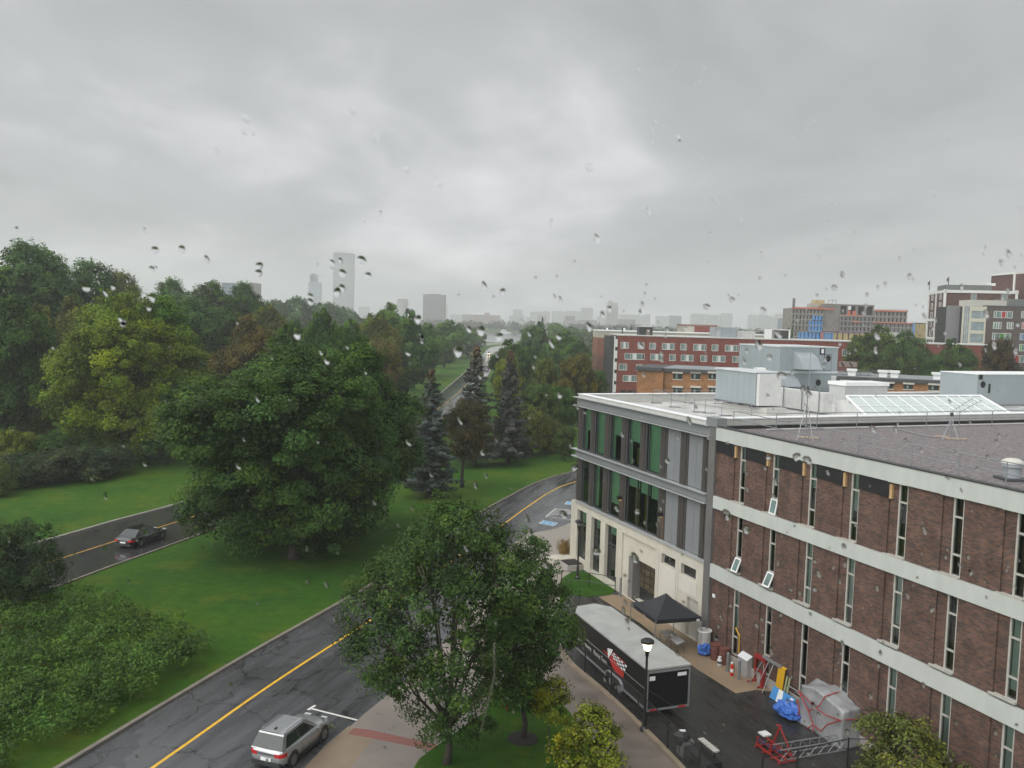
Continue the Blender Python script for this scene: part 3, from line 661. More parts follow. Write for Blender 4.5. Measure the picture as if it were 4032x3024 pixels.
def hood(pts_top, pts_bot, out, name):
    (ax, ay), (bx, by) = pts_top; (cx, cy), (dx, dy) = pts_bot
    a, b = onplane(*mz(ax, ay), sB), onplane(*mz(bx, by), sB)
    y0, y1, zt = a[1] - dC, b[1] - dC, a[2] - RZ; zb_ = onplane(*mz(cx, cy), sB)[2] - RZ + out * .08
    h = MB(); prof = [(0, zt), (out * .55, zt - (zt - zb_) * .32), (out, zb_ + .02), (0, zb_)]
    for y in (y0, y1): h.quad(*[(p, y, z) for p, z in (prof if y == y1 else prof[::-1])])
    for i in range(3):
        p, q = prof[i], prof[i + 1]; h.quad((p[0], y0, p[1]), (q[0], y0, q[1]), (q[0], y1, q[1]), (p[0], y1, p[1]))
    h.build(name, mm('hood_metal', (.33, .36, .38), .35, .06, 1, .2), ph)
hood(((1380, 130), (1650, 130)), ((1385, 395), (1650, 390)), 1.5, 'air_hood')
hood(((1180, 470), (1385, 475)), ((1185, 640), (1385, 645)), 1.1, 'air_hood')
def rdoor(p0, p1, frame):
    a, b = onplane(*mz(*p0), sB), onplane(*mz(*p1), sB); y0, y1, z0, z1 = a[1] - dC, b[1] - dC, b[2] - RZ, a[2] - RZ
    if frame:
        MB().box(.001, .02, y0 - .06, y1 + .06, z0 - .06, z1 + .06).build('door_frame', CHARCOAL, ph)
    d_ = MB().box(.002, .045, y0, y1, z0, z1).build('door', GREYU, ph)
    mt = Matrix.Translation((.05, (y0 + y1) / 2, z0 + (z1 - z0) * .78)) @ Matrix.Rotation(math.pi / 2, 4, 'Y')
    MB().lathe([(.30, -.02), (.30, .012), (.22, .02)], 20, m=mt).build('porthole', BLACK, d_)
    MB().box(.045, .09, y0 + .1, y0 + .16, z0 + (z1 - z0) * .42, z0 + (z1 - z0) * .5).build('handle', BLACK, d_)
rdoor((1835, 178), (1915, 402), True); rdoor((1678, 536), (1785, 722), False)
a = onplane(*mz(1800, 120), sB)
sg = MB().box(.004, .03, a[1] - dC - .28, a[1] - dC + .28, a[2] - RZ - .33, a[2] - RZ + .33).build('sign', BLACK, ph)
sx = a[1] - dC
MB().box(.031, .036, sx - .14, sx + .14, a[2] - RZ - .2, a[2] - RZ + .2).build('sign_face', WHITE, sg)
lv = MB(); a = onplane(*mz(1925, 472), sB); b = onplane(*mz(1990, 555), sB)
for i in range(4):
    z = b[2] - RZ + (a[2] - b[2]) * i / 4; lv.box(.004, .06, a[1] - dC, b[1] - dC, z, z + (a[2] - b[2]) * .17)
lv.build('louvre', WHITE, ph)

# front unit on a block plinth with white wrapped ducts
e_ = loc(G(*mz(825, 905), RZ + .75)); sA, dA_ = e_[0], e_[1]; sA0 = ond(*mz(250, 600), dA_)[0]
zA = ond(*mz(838, 438), dA_)[2]
ah = thing('air_handling_unit', 'long grey box unit on a pale block plinth in front of the plant room', 'air handler', FA(sA, dA_, RZ), FROT)
m = MB(); n = 7; Wd = sA0 - sA
for i in range(n): x0, x1 = Wd * i / n, Wd * (i + 1) / n; m.quad((x0 - .008, 0, .75), (x1 + .008, 0, .75), (x1 + .008, 0, zA - RZ), (x0 - .008, 0, zA - RZ))
m.box(Wd, 0, .03, 2.2, .75, zA - RZ); m.build('body', GREYU, ah)
MB().box(Wd - .08, .08, -.08, 2.3, zA - RZ, zA - RZ + .10).build('lid', mat('pale_unit_lid', (.52, .55, .56), .35, .08, 1), ah)
MB().box(Wd + .6, .9, .35, 2.1, 0, .6).build('plinth', BLOCKW, ah)
pr = MB(); pr.box(Wd, .05, -.06, 0.02, .66, .75)
for k in range(4): pr.box(Wd * (.1 + .27 * k) - .12, Wd * (.1 + .27 * k) + .12, -.10, .3, .58, .66)
pr.build('base_rail', mm('dark_rail', (.06, .065, .07), .5, .1, 2), ah)
MB().box(.005, .30, .05, 2.0, .72, zA - RZ - .05).build('end_casing', DUCTW, ah)
e_ = loc(G(*mz(1795, 1040), RZ)); sD, dD_ = e_[0], e_[1]; sD0 = ond(*mz(1030, 800), dD_)[0]; zD = ond(*mz(1810, 735), dD_)[2]; zD0 = ond(*mz(1020, 655), dD_)[2]
du = thing('roof_duct', 'bulky white wrapped duct sloping down from the air handling unit along the roof', 'duct', FA(sD, dD_, RZ), FROT)
m = MB(); L0 = sD0 - sD; hA = zA - RZ
m.prism([(0, 0), (0, .9), (L0, .9), (L0, 0)], .12, zD - RZ)
m.build('straight_duct', DUCTW, du)
m = MB(); xs = [L0 - 1.9, L0 - 1.0, L0 + .02]
q = [(L0 - 2.3, .45), (L0 - 2.3, hA - .05), (L0 - 1.9, hA - .05), (L0 - .55, zD - RZ + .12), (L0 + .02, zD - RZ - .01), (L0 + .02, .2)]
for y in (.02, .88): m.quad(*[(x, y, z) for x, z in (q if y < 1 else q[::-1])])
for i in range(len(q)): p, r = q[i], q[(i + 1) % len(q)]; m.quad((p[0], .02, p[1]), (p[0], .88, p[1]), (r[0], .88, r[1]), (r[0], .02, r[1]))
m.build('sloped_duct', DUCTW, du)
MB().box(-.2, .9, 1.4, 3.2, 0, 1.05).build('end_duct', DUCTW, du)
b_ = MB()
for x in (-.3, L0 * .35, L0 * .7, L0): b_.tube([(x, -.12, 0), (x, -.12, 1.9)], .045, 6)
b_.build('support_post', SILVER, du)

e_ = loc(G(*zf(3300, 1400, 3.017)(2070, 600), RZ)); mR = zf(3300, 1400, 3.017)
sR = e_[0]; dR = onplane(*mR(1655, 300), sR)[1]; zR = onplane(*mR(1655, 226), sR)[2]
ru = thing('rooftop_unit', 'pale grey rooftop unit with a round porthole behind the green skylight', 'air handler', FA(sR, dR, RZ), FROT)
MB().box(-4, 0, 0, 12, .15, zR - RZ).build('body', GREYU, ru)
a = onplane(*mR(1718, 343), sR); mt = Matrix.Translation((.02, a[1] - dR, a[2] - RZ)) @ Matrix.Rotation(math.pi / 2, 4, 'Y')
d_ = onplane(*mR(1670, 290), sR); d2 = onplane(*mR(1775, 470), sR)
do = MB().box(.002, .03, d_[1] - dR, d2[1] - dR, .3, d_[2] - RZ).build('door', GREYU, ru)
MB().lathe([(.30, 0), (.30, .03), (.2, .04)], 20, m=mt).build('porthole', BLACK, do)
a = onplane(*mR(1695, 250), sR); MB().box(.004, .03, a[1] - dR - .22, a[1] - dR + .22, a[2] - RZ - .25, a[2] - RZ + .25).build('sign', BLACK, ru)
a = onplane(*mR(1790, 390), sR); MB().box(.004, .1, a[1] - dR - .09, a[1] - dR + .09, a[2] - RZ - .4, a[2] - RZ + .4).build('handle', BLACK, ru)
MB().box(-4.05, .05, -.05, 12.05, zR - RZ, zR - RZ + .07).build('lid', WHITE, ru)
MB().box(-4, -.1, .1, 11, 0, .15).build('base', GREYD, ru)

sH = -13.5; a = onplane(*mR(90, 420), sH); b = onplane(*mR(585, 420), sH); zt = onplane(*mR(585, 360), sH)[2]
hu = thing('roof_hut', 'low white-topped metal hut on the white roof beside the skylight ridge', 'roof hut', FA(sH, a[1], RZ), FROT)
m = MB(); Wh = b[1] - a[1]
for i in range(8): m.quad((0, Wh * i / 8 + .01, 0), (0, Wh * (i + 1) / 8 - .01, 0), (0, Wh * (i + 1) / 8 - .01, zt - RZ), (0, Wh * i / 8 + .01, zt - RZ))
m.box(-2, -.03, 0, Wh, 0, zt - RZ - .02); m.build('body', mat('pale_grey_ribbed', (.42, .43, .43), .5, .08, 1), hu)
MB().box(-2.1, .1, -.1, Wh + .1, zt - RZ, zt - RZ + .3).build('roof', WHITE, hu)

# guard rails
def guardrail(pts, name, label, z, base=False, h=1.07):
    o = Vector(pts[0]); t = thing(name, label, 'guard rail', o, 0, 'metal guard rails on the roofs')
    L_ = [Vector(p) - o for p in pts]; up = Vector((0, 0, 1))
    for q in (h, h * .55): MB().tube([p + up * q for p in L_], .024, 6).build('rail', SILVER, t)
    for p in L_:
        MB().tube([p, p + up * h], .026, 6).build('post', SILVER, t)
        if base: MB().box(p.x - .12, p.x + .75, p.y - .14, p.y + .14, p.z + .001, p.z + .03).build('foot', CHARCOAL, t)
    return t
P = lambda f, z, *pts: [G(*f(*p), z) for p in pts]
guardrail(P(gz, RZ, (1060, 285), (1300, 340), (1605, 405), (1745, 420)) + P(mz, RZ, (335, 1055), (765, 1100)), 'guardrail', 'thin metal guard rail running across the white roof toward the duct', RZ, True)
guardrail(P(gz, RZ, (1060, 287), (1490, 285), (1880, 292)), 'guardrail', 'thin metal guard rail along the far parapet of the white roof', RZ, True)
gp_ = P(bz, 13.72, (320, 320)) + P(r8, 13.72, (330, 345), (765, 430), (1230, 530), (1640, 620), (2050, 710), (2500, 810))
guardrail(gp_, 'guardrail', 'long metal guard rail along the street edge of the gravel roof', 13.72)
gq = P(bz, 13.72, (322, 318), (940, 362), (1530, 342), (2110, 332)) + P(r8, 13.72, (1360, 190), (1645, 182), (1930, 175), (2300, 165))
guardrail(gq, 'guardrail', 'metal guard rail along the white parapet between the two roofs', 13.72)
# antenna masts
f = P(bz, 13.76, (1245, 492), (1480, 500), (1375, 430)); cen = (f[0] + f[1] + f[2]) / 3
an = thing('antenna_mast', 'tall thin whip antenna on a tripod near the corner of the gravel roof', 'antenna', cen)
zt = atY(*mz(1640, 30), cen.y).z; xo = atY(*mz(1640, 30), cen.y).x - cen.x
hj = 2.1
for p in f: MB().tube([p - cen, (0, 0, hj)], .028, 6).build('leg', ALU, an)
MB().tube([(0, 0, .05), (0, 0, hj), (xo * .6, 0, (zt - cen.z) * .62), (xo, 0, zt - cen.z)], [.035, .033, .024, .010], 6).build('mast', ALU, an)
MB().tube([(-.5, 0, 2.9), (.35, 0, 2.9)], .02, 6).build('cross_arm', ALU, an)
MB().box(-.05, .05, -.04, .04, 2.8, 3.0).build('clamp', CHARCOAL, an)
f = P(mR, 13.76, (1235, 1002), (1430, 1012), (1335, 900)); cen = (f[0] + f[1] + f[2]) / 3
an2 = thing('yagi_antenna', 'tripod mast with two slanting yagi antennas in the middle of the gravel roof', 'antenna', cen)
zt = atY(*mR(1350, 690), cen.y).z - cen.z
for p in f: MB().tube([p - cen, (0, 0, zt * .82)], .032, 6).build('leg', ALU, an2)
MB().tube([(0, 0, .05), (0, 0, zt + .1)], .04, 6).build('mast', ALU, an2)
for tgt, st in (((1610, 500), (1360, 660)), ((1712, 528), (1410, 690))):
    a = atY(*mR(*st), cen.y) - cen; b = atY(*mR(*tgt), cen.y + .9) - cen
    y_ = MB(); y_.tube([a, b], .018, 5); d = (b - a).normalized(); sd_ = d.cross(Vector((0, 1, 0))).normalized()
    for k in range(7): c = a.lerp(b, k / 6.5); y_.tube([c - sd_ * .16, c + sd_ * .16], .008, 4)
    y_.build('antenna', ALU, an2)
MB().box(-.08, .08, -.06, .06, zt - .15, zt + .05).build('clamp', CHARCOAL, an2)
tm = mat('weathered_timber', (.38, .31, .24), .75, .15, 3)
for pa, pb, lab in ((G(*mR(1150, 968), 13.74), G(*mR(1320, 975), 13.74), 'pale timber sleeper under the tripod with two yagi antennas'), (G(*mR(1280, 995), 13.74), G(*mR(1520, 1000), 13.74), 'pale timber sleeper under the near legs of the yagi tripod'), (G(*bz(1260, 452), 13.74), G(*bz(1560, 470), 13.74), 'pale timber sleeper under the whip antenna tripod')):
    d = pb - pa; o = MB().box(0, d.length, -.08, .08, 0, .09).build('timber_sleeper', tm); o.location = pa; o.rotation_euler = (0, 0, math.atan2(d.y, d.x)); tag(o, lab, 'timber', 'timber sleepers on the gravel roof')
c = G(*mR(2060, 1478), 13.72)
rv = thing('roof_vent', 'round grey roof vent with a pale dome on the gravel roof', 'roof vent', c)
MB().lathe([(.36, .12), (.36, .55), (.44, .58), (.44, .74)], 24).build('drum', mat('vent_drum', (.30, .33, .35), .4, .08, 2, .2), rv)
MB().lathe([(.46, .74), (.42, .84), (.25, .93), (.05, .96)], 24).build('cap', mat('vent_cap', (.48, .47, .42), .45, .06, 2), rv)
MB().box(-.52, .52, -.52, .52, .01, .12).build('curb', CHARCOAL, rv)
pp = MB().tube([G(*mR(690, 872), 13.78), G(*mR(920, 925), 13.78), G(*mR(1150, 970), 13.78)], .035, 6).build('roof_conduit', ALU); tag(pp, 'pale straight conduit lying across the gravel roof to the yagi tripod', 'conduit')
# ---------------------------------------------------------------- buildings beyond, each at its own distance
z3 = zf(2000, 900, 2.212); nz = zf(3300, 1050, 3.017); kz = zf(3000, 1150, 3.16)
def frontal(Y):                                        # a facade square to the view at distance Y: picture point -> (x, z)
    return lambda f, x, y: (lambda p: (p.x, p.z))(atY(*f(x, y), Y))
FRAMEW = mat('white_window_frame', (.62, .62, .60), .5, .05, 3)
PANW = mat('white_infill_panel', (.58, .59, .58), .5, .06, 2)
REDBR = brick_mat('red_brick', (.205, .050, .036), (.150, .040, .032), (.15, .055, .045), .24, .08, .22)
ORBR = brick_mat('orange_brick', (.31, .145, .058), (.255, .118, .050), (.25, .14, .08), .24, .08, .22)
DKBR = brick_mat('dark_brown_brick', (.105, .050, .040), (.080, .042, .036), (.08, .05, .045), .24, .08, .25)
GYBR = brick_mat('grey_brown_brick', (.098, .072, .066), (.082, .066, .062), (.09, .075, .07), .24, .08, .22)
FLATROOF = mat('grey_flat_roof', (.20, .215, .22), .5, .2, .3)

def flat_window(par, x0, x1, z0, z1, y, kind, name='window', side=None):
    f = MB(); t = .09
    f.box(x0, x1, y - .06, y + .02, z0 - .05, z0 + t); f.box(x0, x1, y - .06, y + .02, z1 - t, z1)
    f.box(x0, x0 + t, y - .06, y + .02, z0 + t, z1 - t); f.box(x1 - t, x1, y - .06, y + .02, z0 + t, z1 - t)
    w_ = x1 - x0
    seg = {'s': (.62, .78), 'd': (.30, .40, .60, .88), 'p': ()}[kind]
    for q in seg: f.box(x0 + w_ * q - .05, x0 + w_ * q + .05, y - .05, y + .02, z0 + t, z1 - t)
    o = f.build(name, FRAMEW, par)
    MB().quad((x0 + t, y - .015, z0 + t), (x1 - t, y - .015, z0 + t), (x1 - t, y - .015, z1 - t), (x0 + t, y - .015, z1 - t)).build('pane', TGLASS, o)
    if kind == 'd':
        a, b = x0 + w_ * .42, x0 + w_ * .58; MB().box(a, b, y - .03, y - .018, z0 + t, z1 - t).build('panel', side or PANW, o)
        MB().box(x0 + w_ * .90, x1 - t, y - .03, y - .018, z0 + t, z1 - t).build('dark_pane', DGLASS, o)
    if kind == 's':
        a = x0 + w_ * .64; MB().box(a, x0 + w_ * .76, y - .03, y - .018, z0 + t, z1 - t).build('dark_pane', DGLASS, o)
    return o

# red residence
YR = 235; fr_ = frontal(YR)
x0, zt = fr_(z3, 958, 935); x1 = atY(3990, 1400, YR).x; zt = 16.7
rb = thing('red_building', 'long red brick residence with white-framed windows in several rows', 'building', (x0, YR, 0))
holes = []; wins = []
def px_z(dy): return 20 - dy / FPX * YR
sc_ = YR / FPX / 2.212
rows_ = [(1015, [(985, 1055, 'd'), (1135, 1190, 's'), (1235, 1290, 's'), (1345, 1455, 'd'), (1505, 1560, 's'), (1617, 1730, 'd'), (1778, 1835, 's'), (1893, 2010, 'd'), (2060, 2115, 's'), (2165, 2280, 'd'), (2330, 2385, 's')]),
         (1110, [(1023, 1195, 'd'), (1247, 1357, 'd'), (1412, 1467, 's'), (1513, 1625, 'd'), (1683, 1740, 's'), (1788, 1903, 'd'), (1960, 2015, 's'), (2080, 2190, 'd')]),
         (1204, [(975, 1047, 's'), (1125, 1180, 's'), (1235, 1290, 's'), (1345, 1455, 'd')]), (1303, [(1015, 1135, 'd'), (1247, 1357, 'd')])]
for yc, L_ in rows_:
    zc = 20 - ((900 + yc / 2.212) - (1512 - FPX * math.tan(PITCH) + .0277 * (2000 + 1000 / 2.212 - 2016))) / FPX * YR
    for a, b, k in L_: wins.append(((a - 958) * sc_, (b - 958) * sc_, zc - .85, zc + .85, k))
m_r = zf(3032, 900, 2.212)
for a, b, y, f, k in ((628, 748, 1080, m_r, 'd'), (1845, 1905, 1133, m_r, 's')):
    p, q = atY(*f(a, y), YR), atY(*f(b, y), YR); wins.append((p.x - x0, q.x - x0, p.z - .85, p.z + .85, k))
Wd = x1 - x0
MB().box(0, Wd, 0, 18, 0, zt).build('wall', REDBR, rb)
MB().box(-.15, Wd, -.15, 18, zt, zt + .28).build('coping', mat('pale_roof_edge', (.50, .50, .48), .5, .08, 2), rb)
for a, b, c, d, k in wins: flat_window(rb, a, b, c, d, -.02, k)
en = MB(); en.box(-1.9, -.02, .6, 17, .2, zt - .2); en.build('end_wall', mat('dark_end_cladding', (.03, .03, .033), .5, .15, 2), rb)
fn = MB()
for i in range(5): z = 1.2 + i * 3.1; fn.box(-.62, -.03, -.12, .6, z, z + 2.1)
fn.box(-.9, -.64, -.12, .6, .2, zt - .2); fn.build('corner_fin', FRAMEW, rb)
gr = MB()
for i in range(5): gr.box(1.2 + i * 1.9, 2.7 + i * 1.9, -.06, -.01, .3, 1.9)
gr.build('ground_window', DGLASS, rb)

def roofbox(name, label, cat, f, pa, pb, Y, depth, mtl, parts=()):
    a, b = atY(*f(*pa), Y), atY(*f(*pb), Y)
    t = thing(name, label, cat, (a.x, Y, b.z)); MB().box(0, b.x - a.x, 0, depth, 0, a.z - b.z).build('body', mtl, t)
    return t, b.x - a.x, a.z - b.z
BLK = mat('black_cladding', (.014, .015, .017), .5, .2, 2)
t, w_, h_ = roofbox('stair_hut', 'black stair hut with a grey-brown door on the red residence roof', 'roof hut', z3, (1148, 855), (1258, 946), YR + 4, 5, BLK)
MB().box(w_ * .52, w_ * .80, -.06, -.01, h_ * .08, h_ * .78).build('door', mat('taupe_door', (.17, .135, .12), .5, .1, 2), t); MB().box(-.1, w_ + .1, -.1, 5.1, h_, h_ + .12).build('lid', FRAMEW, t)
MB().box(w_ * .62, w_ * .71, -.075, -.062, h_ * .55, h_ * .66).build('notice', WHITE, t)
t, w_, h_ = roofbox('roof_plant_box', 'plain grey plant box on the red residence roof', 'roof plant', z3, (1802, 858), (1985, 960), YR + 5, 6, mat('grey_plant_metal', (.24, .265, .28), .5, .08, .6))
MB().box(.5, 1.6, -.05, -.01, h_ * .1, h_ * .72).build('door', mat('light_plant_door', (.33, .35, .36), .5, .05, 2), t)
t, w_, h_ = roofbox('roof_plant_enclosure', 'pale slatted plant enclosure on the red residence roof', 'roof plant', z3, (1990, 890), (2150, 962), YR + 6, 5, mat('pale_slats', (.42, .42, .40), .6, .25, 1.5, stretch=(3, 1, .3)))
t, w_, h_ = roofbox('roof_plant_room', 'dark louvred plant room with white edges on the red residence roof', 'roof plant', kz, (122, 462), (350, 612), YR + 7, 7, FRAMEW)
MB().box(w_ * .14, w_ * .90, -.06, -.01, h_ * .02, h_ * .93).build('louvre', mat('dark_louvre', (.022, .02, .022), .6, .3, 1), t); MB().box(w_ * .02, w_ * .13, -.05, -.01, .1, h_ * .95).build('side_panel', mat('grey_panel_b', (.22, .22, .21), .5, .1, 1), t)

# brown and beige block behind the red residence
YB = 300; a = atY(*z3(787, 892), YB); b = atY(*z3(775, 1310), YB)
bk2 = thing('brown_block', 'plain brown brick block with a beige upper wall behind the red residence', 'building', (a.x, YB, 0)); zb_ = atY(*z3(787, 950), YB).z; zm = atY(*z3(785, 1110), YB).z
MB().box(0, 60, 0, 20, 0, zm).build('lower_wall', brick_mat('dull_brown_brick', (.16, .066, .048), (.13, .06, .046), (.1, .06, .05), .24, .08, .2), bk2)
MB().box(0, 60, .0, 20, zm, zb_).build('middle_wall', brick_mat('dull_orange_brick', (.225, .085, .05), (.19, .075, .05), (.14, .08, .06), .24, .08, .2), bk2)
MB().box(0, 60, 0, 20, zb_, a.z).build('upper_wall', mat('beige_panel', (.36, .345, .28), .6, .08, .5), bk2)
MB().box(-.2, 60, -.2, 20, a.z, a.z + .35).build('coping', WHITE, bk2)
for q in (3, 9, 17): MB().box(q, q + .6, 2, 2.6, a.z + .35, a.z + 1.2).build('roof_pipe', WHITE, bk2)
a = atY(*z3(1625, 840), 320); b = atY(*z3(1540, 905), 320)
sq = thing('brick_hall', 'low red brick hall with a beige flank behind the red residence', 'building', (b.x, 320, 0))
c = atY(*z3(1820, 845), 320)
MB().box(0, a.x - b.x, 0, 15, 0, a.z - .3).build('flank', mat('beige_flank', (.36, .335, .28), .6, .08, .5), sq); MB().box(a.x - b.x, c.x - b.x, 0, 15, 0, a.z - .4).build('wall', REDBR, sq)
MB().box(-.2, c.x - b.x + .3, -.2, 15, a.z - .4, a.z + .2).build('roof', mat('brown_roof', (.20, .10, .07), .6, .1, 1), sq)

# orange brick building: two wings on a slanting line
def slanted(name, label, cat, A, B, zt, depth):
    d = Vector((B.x - A.x, B.y - A.y, 0)); t = thing(name, label, cat, (A.x, A.y, 0), math.atan2(d.y, d.x)); return t, d.length
A = atY(*z3(1365, 1205), 180); A.z = 0; Bp = atY(*zf(3300, 1400, 3.017)(1600, 320), 160.5)
ob, Lo = slanted('orange_building', 'long low orange brick building with awning-topped windows and grey roof', 'building', A, Bp, 11, 14)
u_ = Vector((Bp.x - A.x, Bp.y - A.y, 0)).normalized(); n_ = Vector((-u_.y, u_.x, 0))
def onob(f, x, y):                                     # picture point -> (along, height) on that front
    d = ray(*f(x, y)); t = (A - Vector((0, 0, EYE))).dot(n_) / d.dot(n_); p = Vector((0, 0, EYE)) + d * t; return (p - A).dot(u_), p.z
zr = onob(z3, 1500, 1222)[1]
MB().box(0, Lo + 40, 0, 14, 0, zr - .7).build('wall', ORBR, ob)
x_l = onob(z3, 1137, 1205)[0]
MB().box(x_l, -.01, -1.2, 13, 0, zr - .6).build('wing', ORBR, ob)
rf = MB(); rf.box(-.3, Lo + 40, -.5, 14.5, zr - .7, zr - .02); rf.box(x_l - .4, -.3, -1.7, 13.5, zr - .6, zr + .1); rf.build('eaves', mat('dark_eaves', (.045, .045, .05), .6, .2, 2), ob)
MB().box(-.2, Lo + 40, -.4, 14.4, zr - .02, zr + .12).build('roof', FLATROOF, ob)
ow = mat('pale_awning', (.50, .47, .42), .6, .08, 2)
def owin(f, xa, ya, xb, yb):
    a, b = onob(f, xa, ya), onob(f, xb, yb); x0_, x1_, z1_, z0_ = a[0], b[0], a[1], b[1]
    fr2 = MB(); fr2.box(x0_, x1_, -.05, .02, z0_, z1_); o = fr2.build('window', DARK, ob)
    MB().box(x0_ + .12, x1_ - .12, -.062, -.052, z0_ + .15, z1_ - .2).build('pane', DGLASS, o)
    c = MB(); c.box(x0_ + .55, x0_ + .9, -.075, -.064, z0_ + .15, z1_ - .3); c.build('curtain', mm('grey_curtain', (.22, .25, .24), .7, .2, 3), o)
    MB().box(x0_ - .15, x1_ + .15, -.5, -.02, z1_ - .1, z1_ + .28).build('awning', ow, o)
    MB().box(x0_ - .1, x1_ + .1, -.14, -.01, z0_ - .16, z0_).build('sill', ow, o)
for (xa, xb) in ((1441, 1518), (1597, 1674), (1750, 1812)):
    for y in (1255, 1380): owin(z3, xa, y, xb, y + 58)
mo = zf(3300, 1400, 3.017)
for xa, ya, xb, yb in ((35, 300, 150, 352), (258, 312, 375, 365), (548, 322, 655, 395), (778, 332, 888, 402), (1075, 342, 1190, 415), (1312, 350, 1425, 425)): owin(mo, xa, ya, xb, yb)
for k, (x, y) in enumerate(((540, 205), (672, 240), (1188, 260), (165, 205))):
    a = onob(mo, x, y); t = thing('chimney_vent', ('white square roof vent nearest the trees on the orange building', 'white square vent on the orange building roof beside the eaves', 'white square vent near the right end of the orange building roof', 'white square vent below the cooling unit on the orange building roof')[k], 'roof vent', A + u_ * a[0] + n_ * 1.5 + Vector((0, 0, zr + .1)), math.atan2(u_.y, u_.x), 'white roof vents on the orange building')
    MB().box(-.7, .7, -.6, .6, 0, .9).build('stack', WHITE, t); MB().box(-.95, .95, -.85, .85, .9, 1.35).build('cap', WHITE, t)
a = onob(zf(3000, 1150, 3.16), 1070, 930); cu = thing('cooling_unit', 'brown cooling unit with two V-shaped coils on a railed roof deck', 'cooling unit', A + u_ * (a[0] - 0) + n_ * 4 + Vector((0, 0, zr + .1)), math.atan2(u_.y, u_.x))
cu.scale = (.56, .56, .56)
MB().box(-5.5, 8.5, -.6, 3.6, .7, 1.0).build('deck', SILVER, cu)
MB().box(-2.8, 3.2, .2, 2.8, 2.8, 4.6).build('casing', mat('brown_casing', (.17, .13, .115), .5, .12, 2), cu)
for x in (-1.5, 1.3):
    v = MB(); v.quad((x - .9, .18, 4.4), (x - .2, .18, 4.4), (x + .7, .18, 2.9), (x + .0, .18, 2.9)); v.build('coil', BLACK, cu)
l_ = MB()
for x in (-2.6, -.8, 1.0, 3.0): l_.box(x - .08, x + .08, .4, .56, 1.0, 2.8)
for x in (-5, -3, 4.5, 7): l_.box(x - .1, x + .1, .4, .6, 0, .7)
l_.build('frame', CHARCOAL, cu)
r_ = MB()
for i in range(17): x = -5.4 + i * .87; r_.tube([(x, -.55, 1.0), (x, -.55, 2.1)], .03, 4)
for z in (1.55, 2.1): r_.tube([(-5.4, -.55, z), (8.5, -.55, z)], .03, 4)
r_.build('railing', SILVER, cu)
st = MB()
for q in (0, .9): st.tube([(8.5, -.5 + q, 1.0), (11.5, -.5 + q, 0), ], .05, 4); st.tube([(8.5, -.5 + q, 2.1), (11.5, -.5 + q, 1.1)], .04, 4)
for i in range(6): st.tube([(8.5 + i * .6, -.5, 2.1 - i * .2), (8.5 + i * .6, -.5, 1.0 - i * .2)], .03, 4); st.box(8.6 + i * .5, 8.9 + i * .5, -.5, .4, .85 - i * .17, .9 - i * .17)
st.build('steps', SILVER, cu)

# brown tower with pale frame, right
YT = 284; a = atY(*nz(1275, 268), YT); b = atY(*nz(2135, 283), YT - 5)
bt = thing('brown_tower', 'tall dark brown brick residence tower gridded by white concrete bands with rooftop masts', 'building', (a.x, YT, 0), math.atan2(-5, b.x - a.x))
Lt = math.hypot(b.x - a.x, 5); H_ = a.z; lx = 3.2
MB().box(0, Lt, 0, 22, 0, H_ - .5).build('wall', DKBR, bt)
bd = MB()
for z in (H_ - .7, atY(*nz(1265, 620), YT).z - .3, atY(*nz(1245, 848), YT).z - .3): bd.box(-.25, Lt + .2, -.3, 22, z - .4, z + .5)
for x in (.0, Lt - .3): bd.box(x - .35, x + .35, -.3, .1, 0, H_)
for y in (.3, 11.4, 22): bd.box(-.3, .02, y - .45, y + .45, 0, H_)
bd.build('concrete_band', FRAMEW, bt)
for y in (5.5, 17): 
    for i in range(9):
        z = H_ - 3.2 - i * 3.05; f2 = MB().box(-.12, .02, y - 1.2, y + 1.2, z, z + 2.1).build('window', FRAMEW, bt); MB().box(-.14, -.121, y - .95, y + .5, z + .15, z + 1.95).build('pane', DGLASS, f2)
for xa, xb in ((1552, 1672), (1882, 2005)):
    p, q = atY(*nz(xa, 300), YT), atY(*nz(xb, 380), YT - 3)
    f2 = MB().box(p.x - a.x, q.x - a.x, -.14, .02, H_ - 5.2, H_ - 1.3).build('window', mm('grey_tower_panel', (.24, .23, .22), .5, .08, 1), bt); xm = (p.x + q.x) / 2 - a.x
    MB().box(xm - .5, xm + .4, -.16, -.141, H_ - 5, H_ - 1.5).build('pane', TGLASS, f2)
MB().box(1.5, Lt - 6, 6, 18, H_ - .5, H_ + 1.8).build('roof_parapet', mat('dark_roof_plant', (.09, .10, .09), .6, .2, 1), bt)
rp = MB(); rp.box(28, 32, 3, 7, H_ - .4, H_ + 2.6); rp.box(40, 44, 3, 6, H_ - .4, H_ + 2.8); rp.box(14, 17, 8, 10, H_ + 1.8, H_ + 2.6); rp.build('roof_unit', FRAMEW, bt)
for k, (f_, x, y0, y1, Y) in enumerate(((nz, 1082, 165, 282, 304), (nz, 1308, 118, 245, 290))):
    p, q = atY(*f_(x, y0), Y), atY(*f_(x, y1), Y)
    t = thing('mobile_mast', ('thin antenna mast on the far corner of the brown tower roof', 'thin antenna mast rising from the near end of the brown tower roof')[k], 'antenna', (q.x, Y, q.z))
    MB().tube([(0, 0, 0), (0, 0, p.z - q.z)], .14, 6).build('pole', CHARCOAL, t); MB().box(-.55, -.15, -.2, .2, (p.z - q.z) * .55, (p.z - q.z) * .85).build('panel_antenna', CHARCOAL, t)
YU = 305; p = atY(*nz(1822, 112), YU); q = atY(*nz(2105, 68), YU - 14); r__ = atY(*nz(2260, 68), YU - 14)
